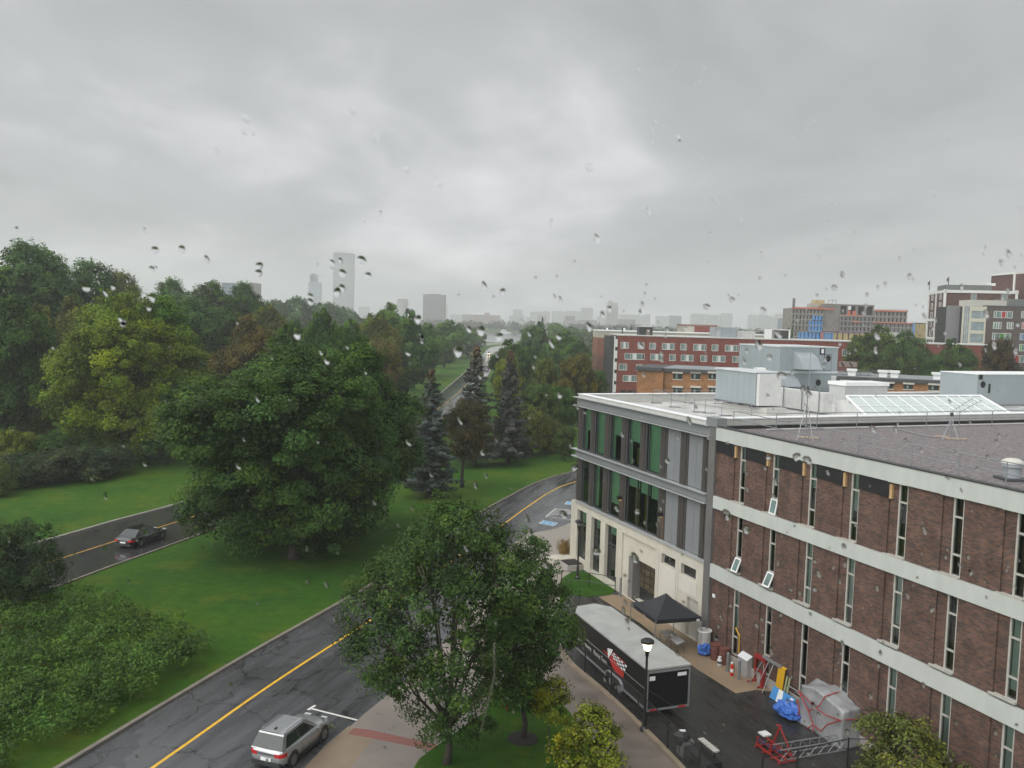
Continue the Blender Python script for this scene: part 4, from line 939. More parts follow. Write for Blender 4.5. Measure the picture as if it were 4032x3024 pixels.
ub = thing('upper_tower', 'dark brown brick upper block rising behind the brown tower at the picture edge', 'building', (p.x, YU, 0), math.atan2(-14, q.x - p.x)); Lu = math.hypot(q.x - p.x, 14)
MB().box(0, Lu, 0, 25, 0, p.z).build('wall', DKBR, ub)
MB().box(-.2, Lu + .3, -.3, 25, p.z, p.z + .7).build('coping', FRAMEW, ub); MB().box(Lu - .4, Lu + .5, -.3, .1, 0, p.z).build('concrete_fin', FRAMEW, ub)
MB().box(Lu + .5, Lu + 14, 0.0, 25, 0, p.z - .1).build('end_wall', DKBR, ub)
# annex with coloured panels and a glazed stair
YX = 258; p = atY(*nz(1372, 460), YX); xg0, xg1 = atY(*nz(1485, 460), YX).x - p.x, atY(*nz(1762, 450), YX).x - p.x; xe = atY(*nz(2330, 450), YX).x - p.x
HX = p.z
ax = thing('dark_residence', 'grey-brown residence with a glass stair tower and red, green and blue window panels', 'building', (p.x, YX, 0))
MB().box(0, xg0 - .02, 1.5, 4, 0, HX).build('grey_wall', mat('mid_grey_cladding', (.16, .16, .165), .5, .06, .6), ax)
MB().box(xg1, xe, 0, 16, 0, HX).build('wall', GYBR, ax)
MB().box(xg0, xg1, .6, 16, 0, HX - .2).build('stair_core', DARK, ax)
gs = MB(); gs.box(xg0, xg1, -.05, .0, .5, HX - .1); gs.build('stair_glass', mat('pale_stair_glass', (.22, .27, .29), .08, .35, .5, spec=.7), ax)
fb = MB(); xm = atY(*nz(1575, 500), YX).x - p.x
for x in (xg0 + .1, xm, xg1 - .15): fb.box(x - .22, x + .22, -.22, -.051, .5, HX - .05)
for k in range(5):
    z = HX - .15 - k * 3.55; fb.box(xm + .22, xg1 - .38, -.20, -.051, z - 1.0 if k else z - 1.3, z)
for k in range(4): x = xg0 + .3 + k * (xm - xg0) / 4; fb.box(x, x + .1, -.12, -.051, .5, HX - .3)
fb.build('stair_frame', mat('cream_frame', (.50, .48, .39), .5, .06, 2), ax)
MB().box(xg1 + .1, xe, -.12, 16, HX, HX + .3).build('coping', CHARCOAL, ax)
q0, q1 = atY(*nz(1560, 395), YX + 4), atY(*nz(2005, 435), YX + 4)
MB().box(q0.x - p.x, q1.x - p.x, 2, 10, HX, q0.z).build('penthouse', mat('cream_penthouse', (.46, .45, .40), .6, .06, 1), ax)
PR_ = {'r': mat('red_panel', (.33, .022, .02), .5, .1, 2), 'g': mat('green_panel', (.045, .25, .03), .5, .1, 2), 'b': mat('blue_panel', (.03, .14, .38), .5, .1, 2), 'n': None}
def awin(xa, xb, yc, col, seg=(.40, .62)):
    a, b = atY(*nz(xa, yc), YX), atY(*nz(xb, yc), YX); x0_, x1_ = a.x - p.x, b.x - p.x; z = a.z; f = MB(); t = .12; w2 = x1_ - x0_
    for (c0, c1) in ((z - 1.02, z - .9), (z + .9, z + 1.02)): f.box(x0_, x1_, -.14, -.01, c0, c1)
    for q in (0, .12, .40, .64, .72, 1): f.box(x0_ + (w2 - t) * q, x0_ + (w2 - t) * q + t, -.14, -.01, z - .9, z + .9)
    o = f.build('window', FRAMEW, ax); MB().box(x0_ + t, x1_ - t, -.08, -.012, z - .9, z + .9).build('pane', TGLASS, o)
    if col != 'n': MB().box(x0_ + w2 * seg[0] + .06, x0_ + w2 * seg[1], -.10, -.081, z - .9, z + .9).build('colour_panel', PR_[col], o)
for xa, xb, y, c, sg_ in ((1850, 2070, 567, 'r', (.38, .66)), (1840, 1937, 697, 'g', (.02, .25)), (2003, 2080, 700, 'n', (0, 0)), (1830, 2050, 826, 'g', (.38, .68)), (1820, 1895, 948, 'n', (0, 0)), (2066, 2290, 1094, 'r', (.04, .34)), (2158, 2330, 832, 'b', (.0, .2)), (2175, 2330, 570, 'n', (0, 0)), (2180, 2330, 700, 'r', (.0, .2)), (2150, 2330, 962, 'g', (.0, .2)), (2010, 2075, 955, 'n', (0, 0))): awin(xa, xb, y, c, sg_)
for i, x in enumerate((2045, 2110, 2165)):
    q = atY(*nz(x, 408), YX + .5); 
wm = MB(); q0 = atY(*nz(2010, 385), YX + 2); q1 = atY(*nz(2330, 440), YX + 2); wm.box(q0.x - p.x, q1.x - p.x, 1, 9, HX, q0.z); wm.build('upper_plant', mat('mossy_grey', (.13, .14, .135), .6, .15, 1), ax)

# construction site block
YC = 425
cs = MB
CONCR = mat('raw_concrete', (.20, .185, .165), .75, .22, .35)
BLUES = mat('blue_sheathing', (.09, .27, .58), .55, .12, .4)
TANS = mat('tan_sheathing', (.40, .31, .14), .6, .14, .4)
ORNET = mat('orange_safety_net', (.50, .12, .065), .6, .15, 1)
PURP = mat('violet_membrane', (.26, .17, .30), .6, .12, .6)
o_ = atY(*kz(365, 205), YC); ct = thing('construction_block', 'half-built concrete block with blue and yellow sheathing and orange safety netting', 'building', (o_.x, YC, 0))
kx = lambda x, y=400: atY(*kz(x, y), YC).x - o_.x; kzz = lambda y, x=900: 20 - ((1150 + y / 3.16) - (1512 - FPX * math.tan(PITCH) + .0277 * (3000 + x / 3.16 - 2016))) / FPX * YC
def block(xa, xb, yt, yb, n, nb, d0=0, mt=CONCR, wfrac=.40, hfrac=.62, off=.5, name='concrete_frame'):
    X0, X1 = kx(xa), kx(xb); Z1, Z0 = kzz(yt, (xa + xb) / 2), kzz(yb, (xa + xb) / 2); hs = []
    fh, fw_ = (Z1 - Z0) / n, (X1 - X0) / nb
    for i in range(n):
        for j in range(nb):
            cx = X0 + fw_ * (j + off); hs.append((cx - fw_ * wfrac / 2, cx + fw_ * wfrac / 2, Z0 + fh * i + fh * .12, Z0 + fh * i + fh * (.12 + hfrac)))
    m = MB(); m.wall(X0, X1, Z0, Z1, d0, hs, .8); m.quad((X0, d0, Z0), (X0, d0, Z1), (X0, d0 + 14, Z1), (X0, d0 + 14, Z0)); m.quad((X1, d0, Z0), (X1, d0, Z1), (X1, d0 + 14, Z1), (X1, d0 + 14, Z0)); m.quad((X0, d0, Z1), (X1, d0, Z1), (X1, d0 + 14, Z1), (X0, d0 + 14, Z1))
    m.build(name, mt, ct); MB().box(X0 + .1, X1 - .1, d0 + 2.5, d0 + 3, Z0, Z1 - .1).build('inner_core', DARK, ct)
    if n < 7:
        sb = MB()
        for i in range(n + 1): sb.box(X0 - .2, X1 + .2, d0 - .25, d0 + .3, Z0 + fh * i - .22, Z0 + fh * i + .12)
        sb.build('floor_slab', mm('pale_slab', (.27, .25, .225), .7, .15, 1), ct)
block(365, 760, 205, 480, 4, 9); block(365, 640, 480, 640, 2, 7)
block(760, 970, 150, 480, 1, 1, 1, CONCR, .05, .05); block(970, 1400, 160, 300, 1, 4, 1.5, CONCR, .72, .75)
block(970, 1400, 300, 490, 3, 9, 0, mat('grey_block_infill', (.16, .155, .15), .75, .15, .5)); block(1400, 1800, 235, 380, 2, 8, 0); block(1370, 1870, 380, 500, 2, 10, -.5, mat('grey_block_wall', (.165, .16, .155), .75, .15, .5), .3)
block(745, 1380, 495, 660, 1, 9, -.5, TANS, .26, .8, .78, 'tan_sheathing'); block(460, 745, 490, 660, 1, 6, -.6, BLUES, .34, .8, .5, 'blue_sheathing')
block(765, 885, 500, 660, 1, 3, -.9, BLUES, .3, .8, .4, 'blue_sheathing'); block(585, 745, 350, 490, 2, 4, -.8, BLUES, .36, .7, .6, 'blue_sheathing'); block(625, 745, 287, 350, 1, 3, -.8, BLUES, .36, .6, .7, 'blue_sheathing')
block(1870, 2030, 385, 660, 3, 5, -1, TANS, .3, .6, .5, 'tan_sheathing'); MB().box(kx(1868), kx(1890), -1.3, -1, kzz(660), kzz(385, 1880)).build('blue_sheathing', BLUES, ct)
for xa, xb, ya, yb, d in ((365, 890, 190, 207, -.4), (1010, 1260, 285, 305, 1.0), (1120, 1220, 365, 378, -.4), (1390, 1800, 222, 240, -.4), (1370, 2000, 372, 384, -.8), (1075, 1105, 235, 290, 1.2), (1130, 1170, 235, 290, 1.2), (735, 760, 500, 640, -.95)):
    MB().box(kx(xa), kx(xb), d - .2, d, kzz(yb, xa), kzz(ya, xa)).build('safety_net', ORNET, ct)
pu = MB(); pu.box(kx(745), kx(1380), -.75, -.5, kzz(505, 1000), kzz(485, 1000)); pu.build('violet_band', PURP, ct)
MB().box(kx(615), kx(710), 2, 8, kzz(200, 660), kzz(140, 660)).build('roof_hut', mm('pale_ply', (.36, .33, .27), .7, .1, 1), ct); MB().box(kx(678), kx(890), 4, 10, kzz(200, 780), kzz(140, 780)).build('roof_hut', TANS, ct); MB().box(kx(678), kx(812), 5, 9, kzz(141, 740), kzz(98, 740)).build('roof_hut', TANS, ct)
sc2 = MB()
for x in (380, 392, 404): sc2.tube([(kx(x), 1, kzz(205, x)), (kx(x), 1, kzz(80, x))], .18, 4)
for y in range(85, 200, 22): sc2.tube([(kx(378), 1, kzz(y, 390)), (kx(406), 1, kzz(y, 390))], .14, 4)
for x in range(366, 900, 14): sc2.tube([(kx(x), .2, kzz(207, x)), (kx(x), .2, kzz(180, x))], .07, 3)
for x in range(1400, 1810, 14): sc2.tube([(kx(x), .2, kzz(238, x)), (kx(x), .2, kzz(212, x))], .07, 3)
for x in (830, 880, 928): sc2.tube([(kx(x), 2, kzz(140, x)), (kx(x), 2, kzz(100, x))], .1, 3)
sc2.tube([(kx(830), 2, kzz(101, 880)), (kx(928), 2, kzz(103, 880))], .1, 3)
sc2.build('scaffold', CHARCOAL, ct)
MB().box(kx(1075), kx(1108), 1.0, 1.2, kzz(222, 1090), kzz(178, 1090)).build('white_board', WHITE, ct)
a = atY(*kz(270, 325), 440); b = atY(*kz(362, 470), 440); gbx = thing('glass_block', 'grey glazed block standing just left of the construction site', 'building', (a.x, 440, 0))
MB().box(0, b.x - a.x + 3, 0, 10, 0, a.z).build('wall', mat('grey_glass_wall', (.24, .27, .28), .3, .25, .4, stretch=(1, 1, 2)), gbx); MB().box(-.1, b.x - a.x + 3.1, -.2, 10, a.z, a.z + .5).build('coping', FRAMEW, gbx)
# ---------------------------------------------------------------- the far skyline
v2 = zf(1000, 900, 2.212); v8 = zf(1800, 1150, 2.458)
def window_wall(base, bw, fh):                         # a far facade whose window grid is only a pattern of its wall
    key = 'ww_%s_%d_%d' % (base.name, round(bw * 4), round(fh * 4))
    if key in M_: return M_[key]
    c = base.node_tree.nodes['Color Ramp'].color_ramp.elements[0].color if 'Color Ramp' in base.node_tree.nodes else (.3, .3, .3, 1)
    m, nt, b = nodes(key); N = nt.nodes.new; L = nt.links.new
    tc = N('ShaderNodeTexCoord'); sp = N('ShaderNodeSeparateXYZ'); L(tc.outputs['Object'], sp.inputs[0]); cb = N('ShaderNodeCombineXYZ'); L(sp.outputs[0], cb.inputs[0]); L(sp.outputs[2], cb.inputs[1])
    t = N('ShaderNodeTexBrick'); t.offset = 0; t.inputs['Scale'].default_value = 1; t.inputs['Brick Width'].default_value = bw; t.inputs['Row Height'].default_value = fh; t.inputs['Mortar Size'].default_value = min(bw, fh) * .22; t.inputs['Mortar Smooth'].default_value = 0
    t.inputs['Color1'].default_value = (.05, .056, .062, 1); t.inputs['Color2'].default_value = (.11, .12, .125, 1); t.inputs['Mortar'].default_value = tuple(c); L(cb.outputs[0], t.inputs['Vector'])
    L(t.outputs[0], b.inputs['Base Color']); b.inputs['Roughness'].default_value = .5; M_[key] = m; return m
def far(name, label, f, xa, xb, yt, Y, base, win, floors, bays, group=None, depth=25, roofbox=None, style='grid', cat='building', band=.45):
    if Y > 1000: Y *= 1.55
    a, b = atY(*f(xa, yt), Y), atY(*f(xb, yt), Y); H = a.z; W_ = b.x - a.x
    t = thing(name, label, cat, (a.x, Y, 0), 0, group)
    wm_ = base if style != 'grid' else window_wall(base, W_ / bays, H / floors)
    MB().box(0, W_, 0, depth, 0, H).build('wall', wm_, t)
    m = MB(); fh = H / floors
    if style == 'band':
        for i in range(floors): m.box(.3, W_ - .3, -.15, -.02, fh * (i + .3), fh * (i + .3 + band))
    elif style == 'slab':
        for i in range(floors): m.box(-1.0, W_ + 1.0, -1.4, depth, fh * (i + .72), fh * (i + 1) - .1)
    if m.v: m.build({'band': 'window_band', 'slab': 'balcony_slab'}[style], win, t)
    if roofbox:
        r = MB()
        for p, q, h in roofbox: r.box(W_ * p, W_ * q, 4, depth - 4, H, H + h)
        r.build('roof_plant', base, t)
    return t
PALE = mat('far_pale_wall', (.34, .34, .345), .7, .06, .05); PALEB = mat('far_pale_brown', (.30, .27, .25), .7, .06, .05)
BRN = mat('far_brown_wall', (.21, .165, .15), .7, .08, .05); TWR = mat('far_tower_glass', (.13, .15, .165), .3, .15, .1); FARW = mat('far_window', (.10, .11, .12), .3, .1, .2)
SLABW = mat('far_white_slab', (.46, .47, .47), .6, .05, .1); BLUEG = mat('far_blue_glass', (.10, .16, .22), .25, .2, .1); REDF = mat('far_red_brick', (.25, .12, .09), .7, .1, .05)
far('tall_tower', 'very tall pale residential tower with ribbed floors fading into low cloud', v2, 692, 864, 212, 1680, TWR, SLABW, 45, 1, style='slab', depth=28, roofbox=((.05, .55, 2.5), (.6, .9, 1.5)))
far('blue_tower', 'slim blue-grey glass tower with stepped top left of the tallest tower', v2, 474, 574, 465, 1500, BLUEG, SLABW, 22, 1, style='slab', depth=24, roofbox=((.08, .72, 20), (.2, .55, 23)), band=.2)
far('office_slab', 'square dark grey office block with fine horizontal lines behind the trees', v2, 1474, 1663, 572, 1100, mat('far_dark_office', (.13, .125, .125), .6, .08, .1), mat('far_office_line', (.20, .195, .19), .6, .05, .2), 20, 1, style='band', depth=30, roofbox=((.25, .75, 1.2),), band=.35)
far('cross_tower', 'grey tower with a white cross of balconies and a lower wing', v2, 1274, 1338, 612, 1700, BRN, SLABW, 12, 2, style='grid', depth=20, roofbox=((-.45, -.02, -16),))
far('low_wing', 'low pale block at the foot of the tower with the white cross', v2, 1245, 1300, 650, 1690, PALE, FARW, 8, 5)
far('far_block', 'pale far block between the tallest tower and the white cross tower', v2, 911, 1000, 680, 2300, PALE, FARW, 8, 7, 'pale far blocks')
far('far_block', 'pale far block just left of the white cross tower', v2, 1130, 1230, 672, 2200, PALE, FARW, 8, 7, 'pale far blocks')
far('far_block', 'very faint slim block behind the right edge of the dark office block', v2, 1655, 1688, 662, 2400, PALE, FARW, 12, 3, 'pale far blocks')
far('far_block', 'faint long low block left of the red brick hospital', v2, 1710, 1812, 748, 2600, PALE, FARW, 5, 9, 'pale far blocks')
far('roof_block', 'pale blue-grey block top showing above the left tree line', zf(0, 900, 2.212), 1935, 2062, 470, 900, mat('far_blue_grey', (.20, .25, .29), .4, .08, .1), FARW, 14, 8)
far('roof_block', 'beige block top showing above the left tree line beside the blue-grey one', zf(0, 900, 2.212), 2122, 2215, 470, 900, mat('far_beige', (.36, .31, .27), .7, .06, .1), FARW, 14, 6)
far('hospital', 'long low red brick hospital across the lake', v8, 155, 420, 218, 1650, REDF, FARW, 7, 14, roofbox=((.42, .6, 7),))
far('hospital_wing', 'grey-brown wing at the left end of the long red brick building across the lake', v8, 50, 152, 215, 1700, BRN, FARW, 6, 8)
mid = [(505, 652, 228, 2000, 'pale stepped block directly right of the red brick hospital', PALE, 8, 8), (541, 636, 168, 2500, 'taller faint block behind the pale stepped one', PALE, 16, 6), (665, 705, 240, 2500, 'small faint block between two pale groups across the lake', PALE, 8, 4),
       (706, 800, 190, 2500, 'faint twin-topped block, left one of the joined pair', PALE, 14, 6), (800, 900, 186, 2550, 'faint block, right one of the joined twin-topped pair', PALE, 14, 6), (782, 865, 222, 1800, 'darker stepped block in front of the twin-topped pair', BRN, 9, 6),
       (918, 1062, 184, 2400, 'wide faint slab left of the thin spire', PALE, 14, 12), (1065, 1205, 184, 2450, 'wide faint slab right of the thin spire', PALE, 14, 12), (1206, 1315, 152, 2600, 'broad faint tower rising above the wide slabs', PALEB, 18, 8),
       (1046, 1140, 232, 1350, 'small brown block with pale floor lines above the trees', BRN, 6, 6), (1030, 1190, 272, 1300, 'low pale block below the small brown one', PALEB, 5, 9), (1180, 1356, 268, 1320, 'low block with roof units left of the pale concrete tower', PALEB, 5, 10),
       (1562, 1726, 262, 1400, 'low brown block at the foot of the pale concrete tower', BRN, 7, 9), (1358, 1440, 240, 2500, 'faint block half hidden left of the pale concrete tower', PALE, 10, 5),
       (1566, 1740, 214, 3000, 'very faint long block right of the pale concrete tower', PALE, 10, 10), (1742, 1872, 224, 3000, 'very faint low block, second to the right of the pale tower', PALE, 9, 8), (1826, 1868, 214, 3050, 'very faint square tower in the right skyline', PALE, 12, 3), (1925, 2036, 230, 3000, 'very faint block above the black stair hut', PALE, 9, 7), (2062, 2176, 228, 3000, 'very faint block in the skyline right of the black stair hut', PALE, 9, 7)]
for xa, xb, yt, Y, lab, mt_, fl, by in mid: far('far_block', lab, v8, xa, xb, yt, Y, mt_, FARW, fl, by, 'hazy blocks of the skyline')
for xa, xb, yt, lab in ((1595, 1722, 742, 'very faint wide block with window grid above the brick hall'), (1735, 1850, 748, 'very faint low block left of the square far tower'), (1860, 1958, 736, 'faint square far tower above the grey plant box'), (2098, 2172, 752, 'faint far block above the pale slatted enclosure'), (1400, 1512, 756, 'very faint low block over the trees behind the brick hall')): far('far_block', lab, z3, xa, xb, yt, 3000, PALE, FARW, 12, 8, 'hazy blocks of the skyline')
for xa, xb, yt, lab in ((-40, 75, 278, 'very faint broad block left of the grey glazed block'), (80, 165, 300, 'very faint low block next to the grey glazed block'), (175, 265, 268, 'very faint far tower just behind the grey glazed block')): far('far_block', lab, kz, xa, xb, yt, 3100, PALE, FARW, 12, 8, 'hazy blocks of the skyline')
tw = far('concrete_tower', 'pale concrete apartment tower with stepped top and side antenna above the trees', v8, 1452, 1560, 132, 1500, PALEB, FARW, 18, 9, depth=24, roofbox=((.12, .45, 14), (.5, .98, 9)))
MB().tube([(-1.2, 3, 60), (-1.2, 3, 75)], .7, 5).build('antenna', CHARCOAL, tw)
a = atY(*v8(1068, 185), 3400); b = atY(*v8(1068, 128), 3400); sp = thing('spire', 'thin far spire between the two wide faint slabs', 'spire', (a.x, 3400, a.z - 8)); MB().tube([(0, 0, 0), (0, 0, b.z - a.z + 8)], [1.6, .3], 6).build('mast', PALE, sp)
a = atY(*v2(1425, 720), 2100); b = atY(*v2(1425, 652), 2100); cr = thing('tower_crane', 'faint white tower crane left of the dark office block', 'crane', (a.x, 2100, 0))
h = b.z; cm = MB(); cm.box(-.9, .9, -.9, .9, 0, h); cm.build('mast', SLABW, cr)
jb = MB(); jb.box(-21, 8, -.6, .6, h - 6, h - 4.4); jb.tube([(0, 0, h + 2), (-20, 0, h - 4.4)], .25, 4); jb.tube([(0, 0, h + 2), (8, 0, h - 4.4)], .25, 4); jb.box(6, 8.5, -1, 1, h - 9, h - 6); jb.build('jib', SLABW, cr)
bo = atY(1987, 1317, 1340); bt2 = thing('motor_boat', 'small white motor boat near the far shore of the lake', 'boat', (bo.x, 1340, .0), rad(6))
MB().prism([(-9, -2.2), (6, -2.2), (10, 0), (6, 2.2), (-9, 2.2)], .05, 1.9).build('hull', WHITE, bt2); c_ = MB(); c_.box(-6, 3.5, -1.7, 1.7, 1.9, 4.2); c_.box(-5, 1, -1.4, 1.4, 4.2, 5.3); c_.build('cabin', WHITE, bt2); MB().box(-5.2, 2.8, -1.75, -1.71, 2.7, 3.7).build('window_band', DGLASS, bt2)
rl = [Vector(p) for p in ((-24, 664, 0), (-20, 672, 0), (-16, 690, 0), (-9, 712, 0), (0, 735, 0), (14, 756, 0))]; lr = thing('lakeside_railing', 'long white post railing along the bend of the parkway by the lake', 'railing', rl[0])
rs = resample([(p.x, p.y) for p in rl], 46); m = MB()
for p in rs: q = p - rl[0]; MB().box(q.x - .16, q.x + .16, q.y - .16, q.y + .16, 0, 1.9).build('post', FRAMEW, lr); m = MB()
for z in (.7, 1.7): m.tube([p - rl[0] + Vector((0, 0, z)) for p in rs], .09, 4)
m.build('rail', FRAMEW, lr)
# ---------------------------------------------------------------- vehicles
def car(name, label, cat, locn, heading, paint, L, W_, H, wb, kind, group=None, lights=False):
    t = thing(name, label, cat, locn, heading, group)
    hl = L / 2; hw = W_ / 2; gc = .21
    belt = {'suv': .98, 'sedan': .90, 'truck': 1.02}[kind]; hood = belt - .04
    if kind == 'suv':  st = [(-hl, .76, .48, .90), (-hl + .10, .90, .36, belt), (-hl + .35, .985, .27, belt + .02), (-.6, 1, gc, belt), (hl - 1.22, 1, gc, belt), (hl - 1.08, 1, gc, hood + .02), (hl - .45, .98, gc + .02, hood - .05), (hl - .14, .90, .28, hood - .14), (hl, .72, .40, hood - .28)]
    elif kind == 'sedan': st = [(-hl, .74, .45, .80), (-hl + .12, .90, .34, belt + .03), (-hl + .55, .985, .25, belt + .04), (-.6, 1, gc - .03, belt), (hl - 1.45, 1, gc - .03, belt), (hl - 1.25, 1, gc - .03, hood), (hl - .5, .97, gc, hood - .09), (hl - .15, .88, .26, hood - .2), (hl, .70, .38, hood - .32)]
    else: st = [(-hl, .92, .5, belt), (-hl + .06, .98, .42, belt + .02), (-.5, 1, .38, belt), (hl - 1.5, 1, .38, belt), (hl - 1.3, 1, .38, belt + .02), (hl - .3, .98, .4, belt - .02), (hl, .86, .45, belt - .2)]
    m = MB(); ring = []
    for x, k, zb, zt in st:
        w = hw * k; zm = zb + (zt - zb) * .55
        half = [(0, zb), (w * .86, zb), (w * .97, zb + .10), (w, zm), (w * .975, zt - .10), (w * .90, zt - .02), (w * .55, zt + .015), (0, zt + .025)]
        ring.append([(x, y, z) for y, z in half] + [(x, -y, z) for y, z in half[-2:0:-1]])
    k = len(ring[0]); n0 = 0
    for r in ring: m.v += r
    for i in range(len(ring) - 1):
        for j in range(k): q = (j + 1) % k; m.f.append((i * k + j, (i + 1) * k + j, (i + 1) * k + q, i * k + q))
    m.f.append(tuple(range(k))); m.f.append(tuple(range((len(ring) - 1) * k, len(ring) * k))[::-1])
    m.build('body', paint, t, True)
    # greenhouse
    b0, b1, t0, t1_ = {'suv': (-hl + .06, hl - 1.16, -hl + .42, hl - 2.02), 'sedan': (-hl + .45, hl - 1.28, -hl + 1.25, hl - 2.25), 'truck': (-.55, hl - 1.4, -.3, hl - 2.0)}[kind]
    zb, zt = belt - .03, H - .03; wb_, wt = hw * .90, hw * .70
    def gpt(u, v, s, off=0):                            # u along, v up, side s
        x = (b0 + (b1 - b0) * u) * (1 - v) + (t0 + (t1_ - t0) * u) * v; y = wb_ + (wt - wb_) * v + off; return (x, s * y, zb + (zt - zb) * v)
    g_ = MB(); us = [0, .06, .2, .5, .8, .95, 1]; vs = [0, .5, .88, 1]
    for s in (1, -1):
        for i in range(len(us) - 1):
            for j in range(3): a = [gpt(us[i], vs[j], s), gpt(us[i + 1], vs[j], s), gpt(us[i + 1], vs[j + 1], s), gpt(us[i], vs[j + 1], s)]; g_.quad(*(a if s < 0 else a[::-1]))
    for u in (0, 1):
        for j in range(3): a = [gpt(u, vs[j], 1), gpt(u, vs[j], -1), gpt(u, vs[j + 1], -1), gpt(u, vs[j + 1], 1)]; g_.quad(*a)
    tops = [[gpt(u, 1, 1), (gpt(u, 1, 1)[0], wt * .6, H), (gpt(u, 1, 1)[0], -wt * .6, H), gpt(u, 1, -1)] for u in us]
    for i in range(len(us) - 1):
        for j in range(3): g_.quad(tops[i][j], tops[i][j + 1], tops[i + 1][j + 1], tops[i + 1][j])
    g_.build('cabin', paint, t, False)
    gm = mm('car_glass', (.02, .028, .028), .06, .3, 1, spec=.7)
    for s, nm in ((1, 'side_window'), (-1, 'side_window')):
        w = MB(); 
        for ua, ub in ((.09, .49), (.505, .92)): a = [gpt(ua, .12, s, .012), gpt(ub, .12, s, .012), gpt(ub - (.06 if ub > .8 else 0), .86, s, .012), gpt(ua + (.03 if ua < .2 else 0), .86, s, .012)]; w.quad(*a)
        w.build(nm, gm, t)
    def face(u, d, nm, v0=.14, v1=.88, k=.92):
        pts = []
        for v, s in ((v0, 1), (v0, -1), (v1, -1), (v1, 1)): p = gpt(u, v, s); pts.append((p[0] + d, p[1] * k, p[2] + .012))
        MB().quad(*pts).build(nm, gm, t)
    face(0, -.016, 'rear_window', .06, .90, .99); face(1, .016, 'windscreen', .08, .94)
    # wheels
    for sx in (-1, 1):
        for sy in (-1, 1):
            x = sx * wb / 2 + (.03 if kind == 'suv' else .05); r = .335 if kind != 'truck' else .40
            mt = Matrix.Translation((x, sy * (hw - .10), r)) @ Matrix.Rotation(math.pi / 2, 4, 'X')
            wh = MB().lathe([(r * .62, -.11), (r * .95, -.11), (r, -.07), (r, .07), (r * .95, .11), (r * .62, .11)], 24, m=mt).build('wheel', RUBBER, t)
            q = MB(); ms = Matrix.Translation((x, sy * (hw + .012), r)) @ Matrix.Rotation(math.pi / 2, 4, 'X')
            q.lathe([(.05, -.02), (r * .16, -.012), (r * .16, .012)], 12, m=ms)
            for k5 in range(5):
                q.box(-.035, .035, .0, r * .62, -.012, .012, ms @ Matrix.Rotation(k5 * 2 * math.pi / 5, 4, 'Z'))
            q.lathe([(r * .58, -.014), (r * .68, -.014), (r * .68, .014), (r * .58, .014)], 24, m=ms)
            q.build('rim', mm('rim_alloy', (.20, .205, .21), .35, .1, 4, .5), wh)
            MB().lathe([(.02, -.02), (r + .07, -.02), (r + .07, .0)], 24, m=Matrix.Translation((x, sy * (hw - .004), r + .03)) @ Matrix.Rotation(math.pi / 2, 4, 'X')).build('wheel_arch', BLACK, t)
    for s in (1, -1):
        sm = MB()
        for x in (b0 + (b1 - b0) * .10, b0 + (b1 - b0) * .5, b1 - .12): sm.box(x - .008, x + .008, s * hw * .985 - .02, s * (hw + .004), gc + .12, belt - .08)
        sm.build('door_gap', BLACK, t)
        MB().box(-wb / 2 + .42, wb / 2 - .42, s * hw * .95 - .03, s * (hw + .012), gc, gc + .13).build('side_skirt', mm('bumper_black', (.025, .026, .028), .5, .15, 3), t)
    tl = mm('tail_light_red', (.45, .012, .015), .2, .2, 4)
    for s in (1, -1):
        zc = belt - .20
        MB().prism([(-hl + .045, s * hw * .66), (-hl - .015, s * hw * .50), (-hl - .01, s * hw * .78), (-hl + .10, s * hw * .93), (-hl + .32, s * hw * .985), (-hl + .32, s * hw * .93)], zc - .07, zc + .09).build('tail_light', tl, t)
        hlm = emit_mat('head_light_on', (1, .85, .55), 14) if lights else mm('head_light', (.5, .52, .52), .1, .1, 3)
        MB().box(hl - .14, hl + .015, s * hw * .50 - .16, s * hw * .50 + .16, hood - .30, hood - .14).build('head_light', hlm, t)
        MB().box(b1 - .35, b1 - .2, s * (hw + .02), s * (hw + .20), belt + .02, belt + .17).build('mirror', paint, t)
        for x in (-.55, .42): MB().box(x - .11, x + .11, s * hw * .985, s * (hw * .985 + .035), belt - .15, belt - .11).build('door_handle', ALU, t)
    MB().box(-hl - .03, -hl + .03, -.26, .26, .50, .63).build('number_plate', WHITE, t)
    MB().box(-hl - .035, -hl + .25, -hw * .80, hw * .80, .28, .46).build('bumper', mm('bumper_black', (.025, .026, .028), .5, .15, 3), t)
    if kind == 'suv':
        for s in (1, -1): MB().tube([(t0 + .1, s * wt * .92, H - .01), (t0 + .25, s * wt * .93, H + .05), (t1_ - .2, s * wt * .93, H + .05), (t1_ - .05, s * wt * .92, H - .01)], .022, 6).build('roof_rail', ALU, t)
        MB().prism([(t0 + .25, -.04), (t0 + .42, -.02), (t0 + .42, .02), (t0 + .25, .04)], H, H + .06).build('roof_antenna', BLACK, t)
        rb_ = MB()
        for y in (-.28, -.1, .1, .28): rb_.box(t0 + .45, t1_ - .15, y - .012, y + .012, H - .004, H + .008)
        rb_.build('roof_rib', paint, t)
        MB().box(-hl - .012, -hl + .05, -hw * .68, hw * .68, belt - .24, belt - .13).build('tailgate_strip', mm('tailgate_grey', (.10, .105, .11), .4, .1, 3), t)
    if kind == 'sedan': MB().box(-hl - .018, -hl + .05, -hw * .55, hw * .55, belt - .13, belt - .09).build('chrome_strip', ALU, t)
    if kind == 'truck':
        b = MB(); b.box(-hl + .1, -.6, -hw * .95, -hw * .88, belt, belt + .25); b.box(-hl + .1, -.6, hw * .88, hw * .95, belt, belt + .25); b.box(-hl + .05, -hl + .12, -hw * .95, hw * .95, belt, belt + .25); b.build('bed_rail', paint, t)
    return t
